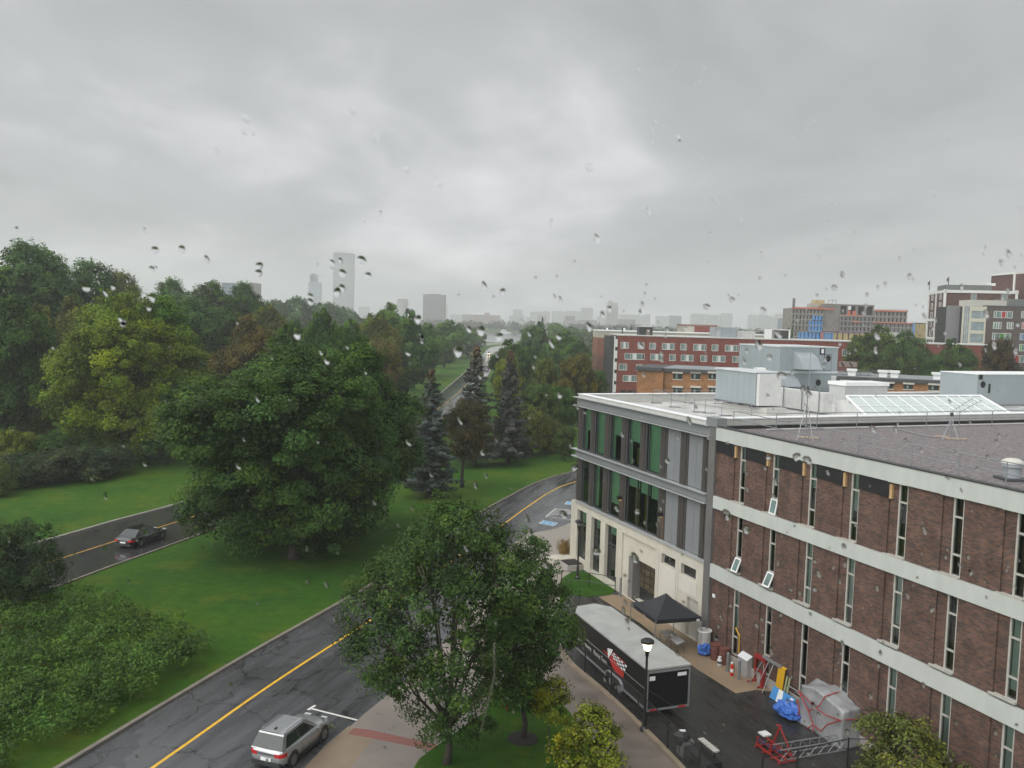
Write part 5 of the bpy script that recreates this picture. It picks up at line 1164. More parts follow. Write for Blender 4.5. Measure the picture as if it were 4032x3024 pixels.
def paint(name, c, metal=.4, rough=.28):
    m, nt, b = nodes(name); b.inputs['Base Color'].default_value = (*c, 1); b.inputs['Metallic'].default_value = metal; b.inputs['Roughness'].default_value = rough; b.inputs['Coat Weight'].default_value = .6; b.inputs['Coat Roughness'].default_value = .06
    return m
rw, fw = G(*s3(915, 1372)), G(*s3(1375, 985)); d = (fw - rw).normalized(); nn = Vector((-d.y, d.x, 0))
c = (rw + fw) / 2 + nn * .83; c.z = .012
car('silver_suv', 'silver compact crossover parked beside the tan sidewalk, seen from behind', 'car', c, math.atan2(d.y, d.x), paint('silver_paint', (.40, .41, .42), .55, .3), 4.10, 1.78, 1.60, 2.54, 'suv')
z5 = zf(0, 1600, 2.212); rw, fw = G(*z5(1195, 1235)), G(*z5(1425, 1148)); d = (PR[38] - PR[36]).normalized()
d = Vector((.155, .988, 0)).normalized(); dd = (fw - rw); d = dd.normalized(); nn = Vector((-d.y, d.x, 0)); c = (rw + fw) / 2 + nn * .84; c.z = .012
car('black_sedan', 'black sedan with red tail lights driving on the wet parkway at left', 'car', c, math.atan2(d.y, d.x), paint('black_paint_gloss', (.012, .013, .015), .2, .15), 4.95, 1.86, 1.45, 2.85, 'sedan')
zc = zf(1850, 1280, 7.373)
def far_car(px, lab, col, kind, toward, lights=False):
    p = G(*zc(*px)); p.z = .012; i = min(range(130), key=lambda k: abs(PL[k].y - p.y)); d = (PL[i + 1] - PL[i]).normalized(); h = math.atan2(d.y, d.x) + (math.pi if toward else 0)
    car({'sedan': 'dark_car', 'truck': 'pickup_truck', 'suv': 'oncoming_car'}[kind], lab, 'truck' if kind == 'truck' else 'car', p, h, paint('far_' + kind + '_paint', col), *{'sedan': (4.7, 1.85, 1.5, 2.8), 'truck': (5.6, 2.0, 1.9, 3.6), 'suv': (4.7, 1.9, 1.7, 2.8)}[kind], kind, 'cars far down the parkway', lights)
far_car((490, 1285), 'nearest of the far cars, dark with its back to us on the wet parkway', (.05, .05, .06), 'sedan', False)
far_car((600, 1150), 'pale pickup truck on the far parkway between two dark cars', (.30, .30, .30), 'truck', False)
far_car((548, 862), 'oncoming car with two lit headlights far down the parkway', (.06, .06, .06), 'suv', True, True)

# ---------------------------------------------------------------- the enclosed race trailer
TO = G(*t1(1085, 1412), .5); TO.z = 0
_d = G(*t1(238, 655), .5) - G(*t1(1085, 1412), .5); ta = math.atan2(_d.y, _d.x); tu = Vector((math.cos(ta), math.sin(ta), 0)); tv = Vector((tu.y, -tu.x, 0))
trl = thing('race_trailer', 'long black enclosed trailer with pale roof and red checkered arrow parked in the alley', 'trailer', TO, math.atan2(tv.y, tv.x))
def tloc(P): q = P - TO; return q.dot(tv), q.dot(tu)
def onside(x, y, f=t1):                                 # picture point -> (along, height) on the trailer's left flank
    q = ray(*f(x, y)); t = (TO - Vector((0, 0, EYE))).dot(tv) / q.dot(tv); p = Vector((0, 0, EYE)) + q * t; return (p - TO).dot(tu), p.z
TH = 2.62; TW = 2.46
fl = tloc(G(*t1(290, 190), TH)); nt1 = tloc(G(*t1(470, 130), TH)); nt2 = tloc(G(*t1(805, 165), TH))
Ls = fl[1]; plan = [(0, 0), (TW, 0), (TW, Ls + .3), (TW - .75, Ls + 1.15), (.55, Ls + .95), (0, Ls)]
TBL = mat('trailer_black', (.007, .007, .008), .38, .15, 2, spec=.35)
MB().prism(plan, .5, TH - .05).build('body', TBL, trl)
rp_ = [(x + (.04 if x > 1 else -.04), y + (-.05 if y < 1 else .05)) for x, y in plan]
rm = MB(); rm.prism(rp_, TH - .06, TH + .03); rm.build('roof', mat('pale_trailer_roof', (.33, .335, .32), .45, .12, 1.1, bump=.25, bscale=3, rvar=.1), trl)
tr = MB(); tr.box(-.025, .0, .02, Ls * .30, .47, .60); tr.box(-.025, 0, Ls * .50, Ls - .05, .47, .60); tr.box(-.03, TW + .03, -.04, -.001, .42, .53)
for x in (-.02, TW - .06): tr.box(x, x + .08, -.05, -.002, .53, TH - .12)
tr.box(.06, TW - .06, -.05, -.002, TH - .22, TH - .10); tr.box(-.018, .0, .0, Ls, 1.52, 1.55)
tr.build('trim', mat('dull_silver_trim', (.30, .31, .32), .4, .1, 3, .4), trl)
rd = MB().box(.10, TW - .10, -.03, -.002, .56, TH - .25).build('ramp_door', mat('ramp_door_black', (.009, .010, .010), .4, .1, 2, spec=.3), trl)
a_, b_ = Vector((.12, -.045, 1.52)), Vector((TW * .62, -.045, .58)); MB().tube([a_, b_], .018, 5).build('door_bar', CHARCOAL, rd)
MB().box(.12, .44, -.04, -.031, 2.02, 2.24).build('sticker', WHITE, rd); MB().box(TW - .72, TW - .2, -.04, -.031, 2.10, 2.28).build('sticker', WHITE, rd)
for x in (.18, TW - .62): MB().box(x, x + .42, -.06, -.041, .44, .52).build('tail_light', mm('tail_light_red', (.45, .012, .015), .2, .2, 4), trl)
wa, wb2 = onside(650, 1050)[0], onside(755, 1170)[0]
for y in (wa, wb2):
    for x in (.10, TW - .10):
        mt = Matrix.Translation((x, y, .36)) @ Matrix.Rotation(math.pi / 2, 4, 'Y'); wh = MB().lathe([(.2, -.11), (.34, -.11), (.36, -.06), (.36, .06), (.34, .11), (.2, .11)], 20, m=mt).build('wheel', RUBBER, trl)
        s = -1 if x < 1 else 1; MB().lathe([(.02, -.01), (.2, -.01), (.2, .01), (.05, .03)], 14, m=Matrix.Translation((x + s * .12, y, .36)) @ Matrix.Rotation(s * math.pi / 2, 4, 'Y')).build('rim', ALU, wh)
fd = MB(); yc, hl_ = (wa + wb2) / 2, abs(wa - wb2) / 2 + .52
pts = [(-.06, yc - hl_, .48), (-.06, yc - hl_ + .1, .80), (-.06, yc - hl_ + .38, .95), (-.06, yc + hl_ - .38, .95), (-.06, yc + hl_ - .1, .80), (-.06, yc + hl_, .48)]
for i in range(5): p, q = pts[i], pts[i + 1]; fd.quad((-.14, p[1], p[2]), (-.14, q[1], q[2]), (0, q[1], q[2]), (0, p[1], p[2])); fd.tube([(-.12, p[1], p[2]), (-.12, q[1], q[2])], .04, 5)
fd.build('fender', mat('silver_fender', (.38, .39, .40), .35, .08, 2, .4), trl)
MB().box(-.004, -.001, yc - hl_ + .02, yc + hl_ - .02, .45, .93).build('wheel_well', RUBBER, trl)
tz = zf(2180, 2500, 4.254)
def flank(m, pts, off): m.quad(*[(-off, *onside(x, y, tz)) for x, y in pts])
gr_ = MB(); flank(gr_, [(925, 385), (1000, 285), (1200, 468), (1185, 620), (1165, 725), (1060, 655), (985, 540)], .004); flank(gr_, [(818, 238), (905, 305), (905, 352)], .004)
go = gr_.build('arrow_graphic', mat('graphic_red', (.46, .025, .02), .35, .15, 3), trl)
wt_ = MB(); flank(wt_, [(903, 220), (992, 245), (975, 300), (915, 392)], .008); bl_ = MB()
a, b, c, d2 = (Vector((965, 345)), Vector((1005, 300)), Vector((1232, 520)), Vector((1180, 640)))
NU, NV = 7, 4
for i in range(NU):
    for j in range(NV):
        f = lambda u, v: (a * (1 - v) + b * v) * (1 - u) + (d2 * (1 - v) + c * v) * u
        q = [f(i / NU, j / NV), f((i + 1) / NU, j / NV), f((i + 1) / NU, (j + 1) / NV), f(i / NU, (j + 1) / NV)]; flank(wt_ if (i + j) % 2 else bl_, [tuple(p) for p in q], .008)
wt_.build('checker_white', WHITE, go); bl_.build('checker_black', BLACK, go)
def lettering(txt, y, z, size, mtl, parent, xsc=1.0):
    cu = bpy.data.curves.new('lettering', 'FONT'); cu.body = txt; cu.size = size; cu.extrude = .001
    o = bpy.data.objects.new('lettering', cu); me = bpy.data.meshes.new_from_object(o); bpy.data.objects.remove(o)
    me.materials.append(mtl); o = bpy.data.objects.new('lettering', me); COL.objects.link(o); o.parent = parent
    o.matrix_local = Matrix.Translation((-.005, y, z)) @ Matrix(((0, 0, -1, 0), (-1, 0, 0, 0), (0, 1, 0, 0), (0, 0, 0, 1))) @ Matrix.Diagonal((xsc, 1, 1, 1)); return o
GREYL = mat('faded_grey_letters', (.16, .165, .165), .5, .1, 4); LETW = mat('white_letters', (.62, .58, .54), .5, .08, 4)
yl, zl = onside(240, 560); lettering('Carleton University', Ls - .35, 1.50, .20, GREYL, trl); lettering('Carleton Ravens', Ls - .25, 1.08, .36, LETW, trl, .82); lettering('Racing Team', Ls - 2.55, 1.08, .36, LETW, trl, .92); lettering('Engineering', Ls - .9, .82, .17, GREYL, trl)
# ---------------------------------------------------------------- canopy tent and the things beside the wall
TENT = mat('black_tent_cloth', (.014, .015, .019), .55, .2, 1.5, bump=.2, bscale=4)
EA = 2.25; a, b, c = G(*r3b(1072, 215), EA), G(*r3b(1290, 372), EA), G(*r3b(1690, 345), EA); dq = a + c - b; cen = (a + c) / 2; cen.z = 0
tn = thing('canopy_tent', 'black pop-up canopy tent with a pointed top standing on the tan apron', 'tent', cen)
rel = [p - cen for p in (a, b, c, dq)]; pk = Vector((0, 0, EA + 1.05)); m = MB()
for i in range(4):
    p, q = rel[i], rel[(i + 1) % 4]; n = 4
    for k in range(n):
        u0, u1 = k / n, (k + 1) / n
        f = lambda u, P_: P_.lerp(pk, u) + Vector((0, 0, -.16 * math.sin(math.pi * u)))
        m.quad(f(u0, p), f(u0, q), f(u1, q), f(u1, p))
m.build('canopy', TENT, tn); m = MB()
for i in range(4): p, q = rel[i], rel[(i + 1) % 4]; m.quad(p, q, q + Vector((0, 0, -.24)), p + Vector((0, 0, -.24)))
m.build('valance', TENT, tn)
for p in rel: MB().tube([(p.x, p.y, 0.016), p], .028, 6).build('leg', ALU, tn)
p = rel[2]; q = rel[1]; e = (q - p).normalized(); lg_ = MB(); nn = Vector((e.y, -e.x, 0)); o = p + e * .14 + Vector((0, 0, -.10))
if nn.dot(Vector((0, -1, 0))) < 0: nn = -nn
lg_.quad(o + nn * .006, o + e * .22 + nn * .006, o + e * .22 + nn * .006 + Vector((0, 0, -.12)), o + nn * .006 + Vector((0, 0, -.12))); lg_.build('tent_label', WHITE, tn)
def table(pa, pb, pc, label):                           # top corners: near-left, near-right edges measured at table height
    A, B, C_ = (G(*t1(*q), .74) for q in (pa, pb, pc)); cen = (A + C_) / 2; t = thing('folding_table', label, 'table', (cen.x, cen.y, .016)); D_ = A + C_ - B
    r = [Vector((p.x - cen.x, p.y - cen.y, 0)) for p in (A, B, C_, D_)]; MB().prism([tuple(p.xy) for p in r], .69, .73).build('top', mat('grey_plastic_top', (.36, .36, .355), .5, .06, 2), t)
    for k in (0, 2):
        p, q = r[k], r[(k + 3) % 4] if k == 0 else r[1]; l = MB(); s = p * .86; e = q * .86; l.tube([(s.x, s.y, 0), (s.x, s.y, .69)], .015, 5); l.tube([(e.x, e.y, 0), (e.x, e.y, .69)], .015, 5); l.tube([(s.x, s.y, .3), (e.x, e.y, .3)], .012, 5); l.build('leg', CHARCOAL, t)
table((1250, 428), (1380, 410), (1480, 470), 'pale folding table under the black tent nearest its back leg')
table((1385, 520), (1480, 478), (1570, 553), 'pale folding table at the tent edge nearest the round drum')
def put(f, x, y, z=.016): p = G(*f(x, y), z); return p
c = put(r3b, 1705, 640); t = thing('round_bin', 'tall white round cardboard bin with open rim in the building corner', 'bin', c)
MB().lathe([(.40, 0), (.40, 1.32)], 24).build('drum', mat('grey_white_fibre', (.40, .39, .37), .7, .15, 3), t); MB().lathe([(.37, 1.20), (.37, 1.34), (.44, 1.34), (.44, 1.27), (.40, 1.25)], 24).build('rim', WHITE, t); MB().lathe([(.365, 1.215), (.05, 1.21)], 20).build('bag', mm('grey_bag', (.18, .19, .19), .6, .3, 5), t)
c = put(r3b, 1708, 672); bpy.ops.mesh.primitive_ico_sphere_add
def lump(name, label, cat, c, rx, ry, rz, mtl, seed, amp=.28, rot=0, sub=4):
    rnd = np.random.RandomState(seed); import bmesh as bm_
    b = bm_.new(); bm_.ops.create_icosphere(b, subdivisions=sub, radius=1)
    from mathutils import noise as mn
    for v in b.verts:
        p = v.co.copy(); n = mn.noise(p * 1.7 + Vector((seed, 0, 0))) + .6 * mn.noise(p * 4.1 + Vector((0, seed, 0))) + .35 * mn.noise(p * 9 + Vector((0, 0, seed))); k = 1 + amp * n
        v.co = Vector((p.x * rx * k, p.y * ry * k, max(0, (p.z * .5 + .42)) * rz * 1.08 * k))
    me = bpy.data.meshes.new(name); b.to_mesh(me); b.free(); me.materials.append(mtl)
    o = bpy.data.objects.new(name, me); COL.objects.link(o); o.location = c; o.rotation_euler = (0, 0, rot); return tag(o, label, cat)
BLUET = mat('blue_tarp_plastic', (.035, .115, .40), .35, .25, 6, bump=.4, bscale=9)
lump('blue_bag', 'crumpled small blue bag by the foot of the white round bin', 'bag', c, .42, .36, .62, BLUET, 3)
RUST = mat('rusty_drum', (.125, .045, .032), .6, .3, 2.5, bump=.2, bscale=12)
for k, (x, y, lab) in enumerate(((1808, 712, 'rusty brown steel drum nearest the round white bin'), (1880, 748, 'rusty brown steel drum behind the gas cylinder'))):
    c = put(r3b, x, y); t = thing('steel_drum', lab, 'drum', c, 0, 'rusty steel drums'); MB().lathe([(.30, 0), (.30, .3), (.315, .32), (.30, .34), (.30, .62), (.315, .64), (.30, .66), (.30, .92), (.31, .94)], 24).build('barrel', RUST, t); MB().lathe([(.29, .90), (.02, .92)], 20).build('lid', mat('tan_lid%d' % k, (.30, .20, .10), .5, .3, 6), t)
c = put(r3b, 1842, 765); t = thing('gas_cylinder', 'small white and grey propane cylinder in front of the rusty drums', 'gas cylinder', c)
MB().lathe([(.13, 0), (.15, .02), (.155, .14), (.155, .30), (.13, .38), (.05, .42)], 20).build('tank', mat('white_tank', (.50, .50, .48), .4, .1, 5), t); MB().lathe([(.157, .15), (.157, .27)], 20).build('sleeve', CHARCOAL, t); MB().lathe([(.09, .40), (.10, .53), (.085, .53), (.08, .42)], 16).build('collar', WHITE, t)
for x, y, lab in ((1912, 818, 'grey steel bollard beside the rusty drums'), (2010, 886, 'grey steel bollard in front of the sloped cabinet')):
    c = put(r3b, x, y); t = thing('bollard', lab, 'bollard', c, 0, 'grey steel bollards'); MB().lathe([(.085, 0), (.085, 1.05), (.075, 1.10), (.03, 1.13)], 16).build('post', SILVER, t)
c = put(r3b, 978, 163); t = thing('bollard', 'grey steel bollard at the grass corner by the garage door', 'bollard', c, 0, 'grey steel bollards'); MB().lathe([(.085, 0), (.085, 1.35), (.075, 1.40), (.03, 1.43)], 16).build('post', SILVER, t)
zx = zf(2750, 2480, 6.32)
c = put(zx, 1130, 1105); t = thing('sloped_cabinet', 'grey metal cabinet with a sloping white top by the brick wall', 'cabinet', c, FROT)
q = [(-.30, 0), (-.30, .95), (.35, 1.45), (.35, 0)]; m = MB()
m.box(-.45, .45, -.15, .55, 0, .95); m.quad((-.45, -.15, .95), (.45, -.15, .95), (.45, .55, 1.4), (-.45, .55, 1.4)); m.quad((-.45, -.15, .95), (-.45, .55, 1.4), (-.45, .55, .95)); m.quad((.45, -.15, .95), (.45, .55, .95), (.45, .55, 1.4)); m.quad((-.45, .55, .95), (-.45, .55, 1.4), (.45, .55, 1.4), (.45, .55, .95)); m.build('body', mat('cabinet_grey', (.30, .30, .30), .5, .06, 2), t)
m = MB(); m.quad((-.47, -.18, .965), (.47, -.18, .965), (.47, .56, 1.43), (-.47, .56, 1.43)); m.build('lid', mat('cabinet_white', (.52, .53, .54), .4, .04, 2), t)
c = put(zx, 830, 1140); t = thing('fire_extinguisher', 'red fire extinguisher with a white top standing between the bollards', 'fire extinguisher', c)
MB().lathe([(.07, 0), (.09, .02), (.09, .58), (.06, .68), (.03, .70)], 16).build('bottle', mat('extinguisher_red', (.50, .02, .015), .3, .1, 4), t); MB().box(-.09, .03, -.03, .03, .70, .80).build('handle', WHITE, t); MB().lathe([(.092, .22), (.092, .42)], 16).build('label_band', WHITE, t); MB().tube([(.02, 0, .74), (.13, 0, .66), (.12, 0, .25)], .013, 5).build('hose', BLACK, t)
c = put(zx, 1400, 1270); t = thing('red_stand', 'red steel frame stand with splayed feet against the brick wall', 'stand', c, FROT)
m = MB()
for x in (0, .85): m.box(x - .04, x + .04, -.04, .04, .08, 1.5); m.box(x - .04, x + .04, -.5, .45, .0, .08)
m.box(-.3, .0, -.03, .03, .0, .07); m.build('frame', RED, t); m = MB(); m.box(-.02, .87, -.10, .10, 1.4, 1.62); m.box(.0, .85, -.04, .04, .7, .78); m.build('crossbar', RED, t); MB().lathe([(.10, .04), (.10, .85)], 12, (.95, -.25, 0)).build('jack', RED, t)
def onwall(x, y, d, f=t2): return ond(*f(x, y), d)
def foot(x, y, d, f=t2): q = onwall(x, y, d, f); return FA(q[0], d, .016), q[2]
s0, s1 = onwall(1255, 88, -.16), onwall(1462, 215, -.16); c = FA(s0[0], -.16, .016)
t = thing('ladder_frame', 'grey metal frame with thin slanting bars leaning on the brick wall', 'frame', c, FROT)
MB().box(0, s1[0] - s0[0], -.06, .06, s0[2] - .12, s0[2] + .02).build('top_rail', ALU, t)
m = MB()
for x, dx in ((.12, -.45), (.55, -.25), (.95, -.1)): m.tube([(x + dx, -.6, 0), (x, 0, s0[2] - .1)], .028, 5)
m.build('bar', ALU, t)
c, zt_ = foot(1428, 228, -.40); t = thing('yellow_panel', 'yellow plastic panel folded over at its top leaning on the wall', 'panel', c, FROT)
m = MB(); m.quad((-.28, 0, 0), (.28, 0, 0), (.28, .20, zt_), (-.28, .20, zt_)); m.quad((-.28, .20, zt_), (.28, .20, zt_), (.30, .34, zt_ + .04), (-.26, .34, zt_ + .04)); m.quad((-.28, .03, 0), (-.28, .23, zt_), (.28, .23, zt_), (.28, .03, 0)); m.build('sheet', mat('yellow_sheet', (.50, .28, .012), .45, .08, 2), t)
c, zt_ = foot(1495, 335, -.36); t = thing('timber_board', 'pair of pale green boards leaning on the wall beside the yellow panel', 'board', c, FROT)
m = MB()
for x in (-.12, .10): m.box(x, x + .10, -.05, 0, 0, zt_ + .05, Matrix.Rotation(rad(-10), 4, 'X'))
m.build('plank', mat('pale_green_board', (.24, .28, .15), .6, .1, 3), t)
pa_ = foot(1335, 380, -.75)[0]; pb_ = foot(1570, 505, -.75)[0]; d_ = pb_ - pa_
t = thing('blue_white_board', 'long blue and white painted board propped low along the wall', 'board', pa_, math.atan2(d_.y, d_.x)); Lb = d_.length
bw = (mat('sky_blue_paint', (.05, .20, .45), .4, .08, 2), PANW); tilt = Matrix.Rotation(rad(-25), 4, 'X'); m = MB(); m.box(0, Lb, -.03, 0, 0.02, .68, tilt); m.build('panel', bw[0], t)
m = MB(); k_ = Lb / 3
for q in (((.9, .02), (1.7, .02), (1.35, .68), (.75, .68)), ((2.3, .08), (2.75, .08), (2.85, .6), (2.45, .62))): m.quad(*[tuple(tilt @ Vector((x * k_, -.034, z))) for x, z in q])
m.build('white_stripe', bw[1], t)
lump('blue_tarpaulin', 'crumpled bright blue tarpaulin heaped beside the wrapped crate', 'tarpaulin', G(*t2(1545, 745), .01), .95, .62, .62, BLUET, 9, .34, FROT)
c = G(*t2(1520, 600), .01); t = thing('metal_chair_frame', 'rounded grey metal tube frame between the blue board and the wrapped crate', 'frame', c, FROT)
m = MB(); m.tube([(-.1, 0, 0), (-.1, 0, .8), (.0, 0, .95), (1.2, 0, .95), (1.3, 0, .8), (1.3, 0, 0)], .03, 6); m.tube([(.3, .3, 0), (.3, .2, .6), (.4, .2, .72), (1.0, .2, .72), (1.1, .2, .6), (1.1, .3, 0)], .025, 6); m.build('tube', ALU, t)
# the crate under a grey sheet and red straps
pa, pb, pc = G(*t2(1650, 800), .01), G(*t2(1900, 990), .01), G(*t2(2160, 985), .01); cen = (pa + pc) / 2
e1 = (pb - pa); e1_ = DS * e1.length; wcr = thing('wrapped_crate', 'big crate wrapped in grey plastic sheet and tied with red straps', 'crate', pa, FROT)
LX, LY, LZ = 3.0, 2.35, 2.35
import bmesh
from mathutils import noise as mn
def sheet_box(lx, ly, lz, ztop):
    b = bmesh.new(); bmesh.ops.create_cube(b, size=1); bmesh.ops.subdivide_edges(b, edges=b.edges, cuts=17, use_grid_fill=True)
    for v in b.verts:
        u, w, h = v.co.x + .5, v.co.y + .5, v.co.z + .5
        top = ztop(u, w); x, y, z = u * lx, w * ly, h * top; n = mn.noise(Vector((x * 1.3, y * 1.3, z * 1.1))) * .10 + mn.noise(Vector((x * 3, y * 3, z * 1.4 + 5))) * .055
        fl_ = .14 * (1 - h) ** 2; dx, dy = (u - .5) * 2, (w - .5) * 2
        v.co = Vector((x + dx * (fl_ + n), y + dy * (fl_ + n), max(0, z + n * (1 if h > .9 else .4))))
    me = bpy.data.meshes.new('cover'); b.to_mesh(me); b.free()
    for p in me.polygons: p.use_smooth = True
    return me
me = sheet_box(LX, LY, LZ, lambda u, w: LZ * (1 - .22 * abs(u - .35) - .10 * (1 - w)))
me.materials.append(mat('grey_plastic_sheet', (.235, .24, .245), .3, .2, 1.6, spec=.6)); o = bpy.data.objects.new('cover', me); COL.objects.link(o); o.parent = wcr
sm_ = MB(); Zf = lambda u: LZ * (1 - .22 * abs(u - .35) - .10)
def strap(pts): sm_.tube(pts, .03, 5)
y0 = -.17
strap([(0.0, y0, Zf(0) * .86), (.9, y0 - .06, .95), (1.3, y0 - .08, .45), (1.35, y0 - .12, .1)]); strap([(LX, y0, Zf(1) * .8), (2.2, y0 - .05, .85), (1.9, y0 - .1, .4), (1.3, y0 - .08, .42)]); strap([(.9, y0 - .06, .95), (1.6, y0, 1.55), (1.75, -.02, 2.05), (1.8, .8, 2.2)])
strap([(0.1, y0, 1.6), (1.3, y0 - .04, 1.35), (2.0, y0, 1.25), (LX + .1, y0, 1.45)]); strap([(.0, y0 - .02, 1.2), (.25, y0 - .08, .75), (.2, y0 - .1, .4)]); strap([(1.3, y0 - .1, .45), (1.0, y0 - .16, .12)]); strap([(LX + .15, 0, 1.5), (LX + .17, LY, 1.2)])
sm_.build('strap', mat('red_strap', (.28, .02, .022), .6, .15, 5), wcr)
# red hoist, alloy truss, cart
c = put(t2, 1500, 1185, .01); t = thing('red_hoist', 'red steel hoist with an A-frame and folded legs standing in the alley', 'hoist', c, FROT)
m = MB(); top = Vector((-.25, -.2, 1.35))
for p in ((-.65, -.35, .1), (.35, .15, .1)): m.tube([p, top], .045, 6)
m.tube([top + Vector((-.18, -.05, .02)), top + Vector((.10, .02, .06))], .04, 6); m.build('a_frame', RED, t)
m = MB()
for k in range(3): m.box(-1.25, .6, -.75 + k * .30, -.68 + k * .30, .08 + .10 * k, .15 + .10 * k)
for x in (-1.2, -.6, .0, .5): m.box(x, x + .07, -.85, .15, .03, .10)
m.box(-1.25, -1.17, -.7, -.62, .05, .50); m.box(-.3, -.22, -.7, -.62, .05, .55); m.build('leg', RED, t)
MB().box(-1.75, -1.3, -.25, .2, .35, .42).build('white_sheet', PANW, t); mb_ = MB()
for k in range(5): mb_.box(-1.2 + k * .3, -1.10 + k * .3, -.7 + .05 * k, -.58 + .05 * k, .30, .40)
mb_.build('clamp', mm('violet_clamp', (.06, .05, .12), .4, .2, 4), t)
a, b = put(t2, 1440, 1250, .01), put(t2, 2040, 1150, .01); d = b - a; t = thing('alloy_truss', 'long grey metal lattice truss lying in the alley behind the black fence', 'truss', a, math.atan2(d.y, d.x)); Lq = d.length + .6
m = MB()
for y, z in ((0, .08), (.55, .08), (0, .58), (.55, .58)): m.tube([(0, y, z), (Lq, y, z)], .03, 5)
m.build('chord', ALU, t); m = MB(); n = int(Lq / .5)
for i in range(n):
    x = i * Lq / n; x2 = (i + 1) * Lq / n
    m.tube([(x, 0, .08), (x2, 0, .58)], .014, 4); m.tube([(x, .55, .58), (x2, .55, .08)], .014, 4); m.tube([(x, 0, .58), (x2, .55, .58)], .014, 4)
m.build('lacing', ALU, t)
hz = zf(2650, 2900, 11.06)
c = G(*hz(330, 760), .01); t = thing('kettle_barbecue', 'round black lidded barbecue standing by the alley kerb', 'barbecue', c)
MB().lathe([(.08, .45), (.34, .55), (.40, .72), (.41, .80), (.38, .98), (.2, 1.08), (.04, 1.1)], 20).build('bowl', BLACK, t); m = MB()
for k in range(3): an_ = k * 2.1; m.tube([(.22 * math.cos(an_), .22 * math.sin(an_), .5), (.36 * math.cos(an_), .36 * math.sin(an_), 0)], .02, 5)
m.build('leg', CHARCOAL, t); MB().box(-.14, .18, -.05, .05, 1.1, 1.16).build('handle', WHITE, t)
c = G(*hz(1000, 1050), .01); t = thing('utility_cart', 'black wheeled cart with a pale slatted board by the alley fence', 'cart', c, FROT)
MB().box(-.3, 1.5, -.45, .35, .35, .62).build('tray', BLACK, t); m = MB()
for x in (0, 1.2):
    for y in (-.45, .35): m.lathe([(.05, -.05), (.26, -.05), (.28, 0), (.26, .05), (.05, .05)], 14, m=Matrix.Translation((x, y, .28)) @ Matrix.Rotation(math.pi / 2, 4, 'X'))
m.build('wheel', RUBBER, t); sl_ = MB()
for k in range(6): sl_.box(-.1 + k * .22, .08 + k * .22, .12, .42, .95, 1.0)
sl_.box(-.1, 1.18, .20, .34, .92, .95); sl_.build('slatted_board', mat('pale_slats_b', (.38, .37, .34), .6, .08, 3), t); MB().tube([(0, .3, .6), (0, .3, .93)], .03, 5).tube([(1.0, .3, .6), (1.0, .3, .93)], .03, 5).build('upright', BLACK, t)
MB().prism([(-.9, -.5), (-.35, -.5), (-.35, .1), (-.9, .1)], .02, .75).build('grey_box', mat('grey_crate_b', (.13, .13, .115), .6, .15, 3), t)
# traffic cone seen inside the garage door
c = FA(-6.75, .55, .02); t = thing('traffic_cone', 'orange traffic cone standing at the glazed garage door', 'cone', c); MB().lathe([(.15, .03), (.05, .68), (.03, .72)], 16).build('cone', mat('cone_orange', (.55, .10, .03), .45, .08, 4), t); MB().box(-.2, .2, -.2, .2, 0, .03).build('base', BLACK, t)
# lamps
LAMPB = mat('black_lamp_metal', (.014, .014, .014), .35, .15, 3)
def lamp(base, topp, label, lit):
    h = topp.z; t = thing('street_lamp', label, 'street lamp', base, 0, 'black lamp posts')
    MB().lathe([(.22, 0), (.22, .12), (.12, .25), (.10, .9), (.075, 1.0), (.06, h - .95), (.09, h - .85)], 16).build('post', LAMPB, t)
    MB().lathe([(.08, h - .86), (.13, h - .7), (.20, h - .38)], 16).build('cage', LAMPB, t) if not lit else MB().lathe([(.08, h - .86), (.10, h - .72), (.13, h - .60)], 16).build('cage', LAMPB, t)
    MB().lathe([(.14, h - .60), (.235, h - .28), (.20, h - .24)], 20).build('globe', emit_mat('warm_lamp_glass', (1, .82, .52), 5) if lit else mat('dull_lamp_glass', (.20, .20, .19), .2, .1, 3), t)
    MB().lathe([(.27, h - .26), (.33, h - .22), (.33, h - .12), (.22, h - .05), (.08, h - .03)], 20).build('cap', LAMPB, t)
    if lit:
        ld = bpy.data.lights.new('lamp_light', 'POINT'); ld.energy = 25; ld.color = (1, .75, .4); ld.shadow_soft_size = .15
        lo = bpy.data.objects.new('lamp_light', ld); COL.objects.link(lo); lo.location = (base.x, base.y, h - .75); lo.parent = None
b_ = G(*r3b(1185, 1335)); lamp(b_, atY(*r3b(1222, 528), b_.y), 'lit black street lamp standing at the kerb in front of the black trailer', True)
b_ = G(*z7(605, 1500)); lamp(b_, atY(*z7(620, 985), b_.y), 'unlit black street lamp in the grass by the grey building', False)
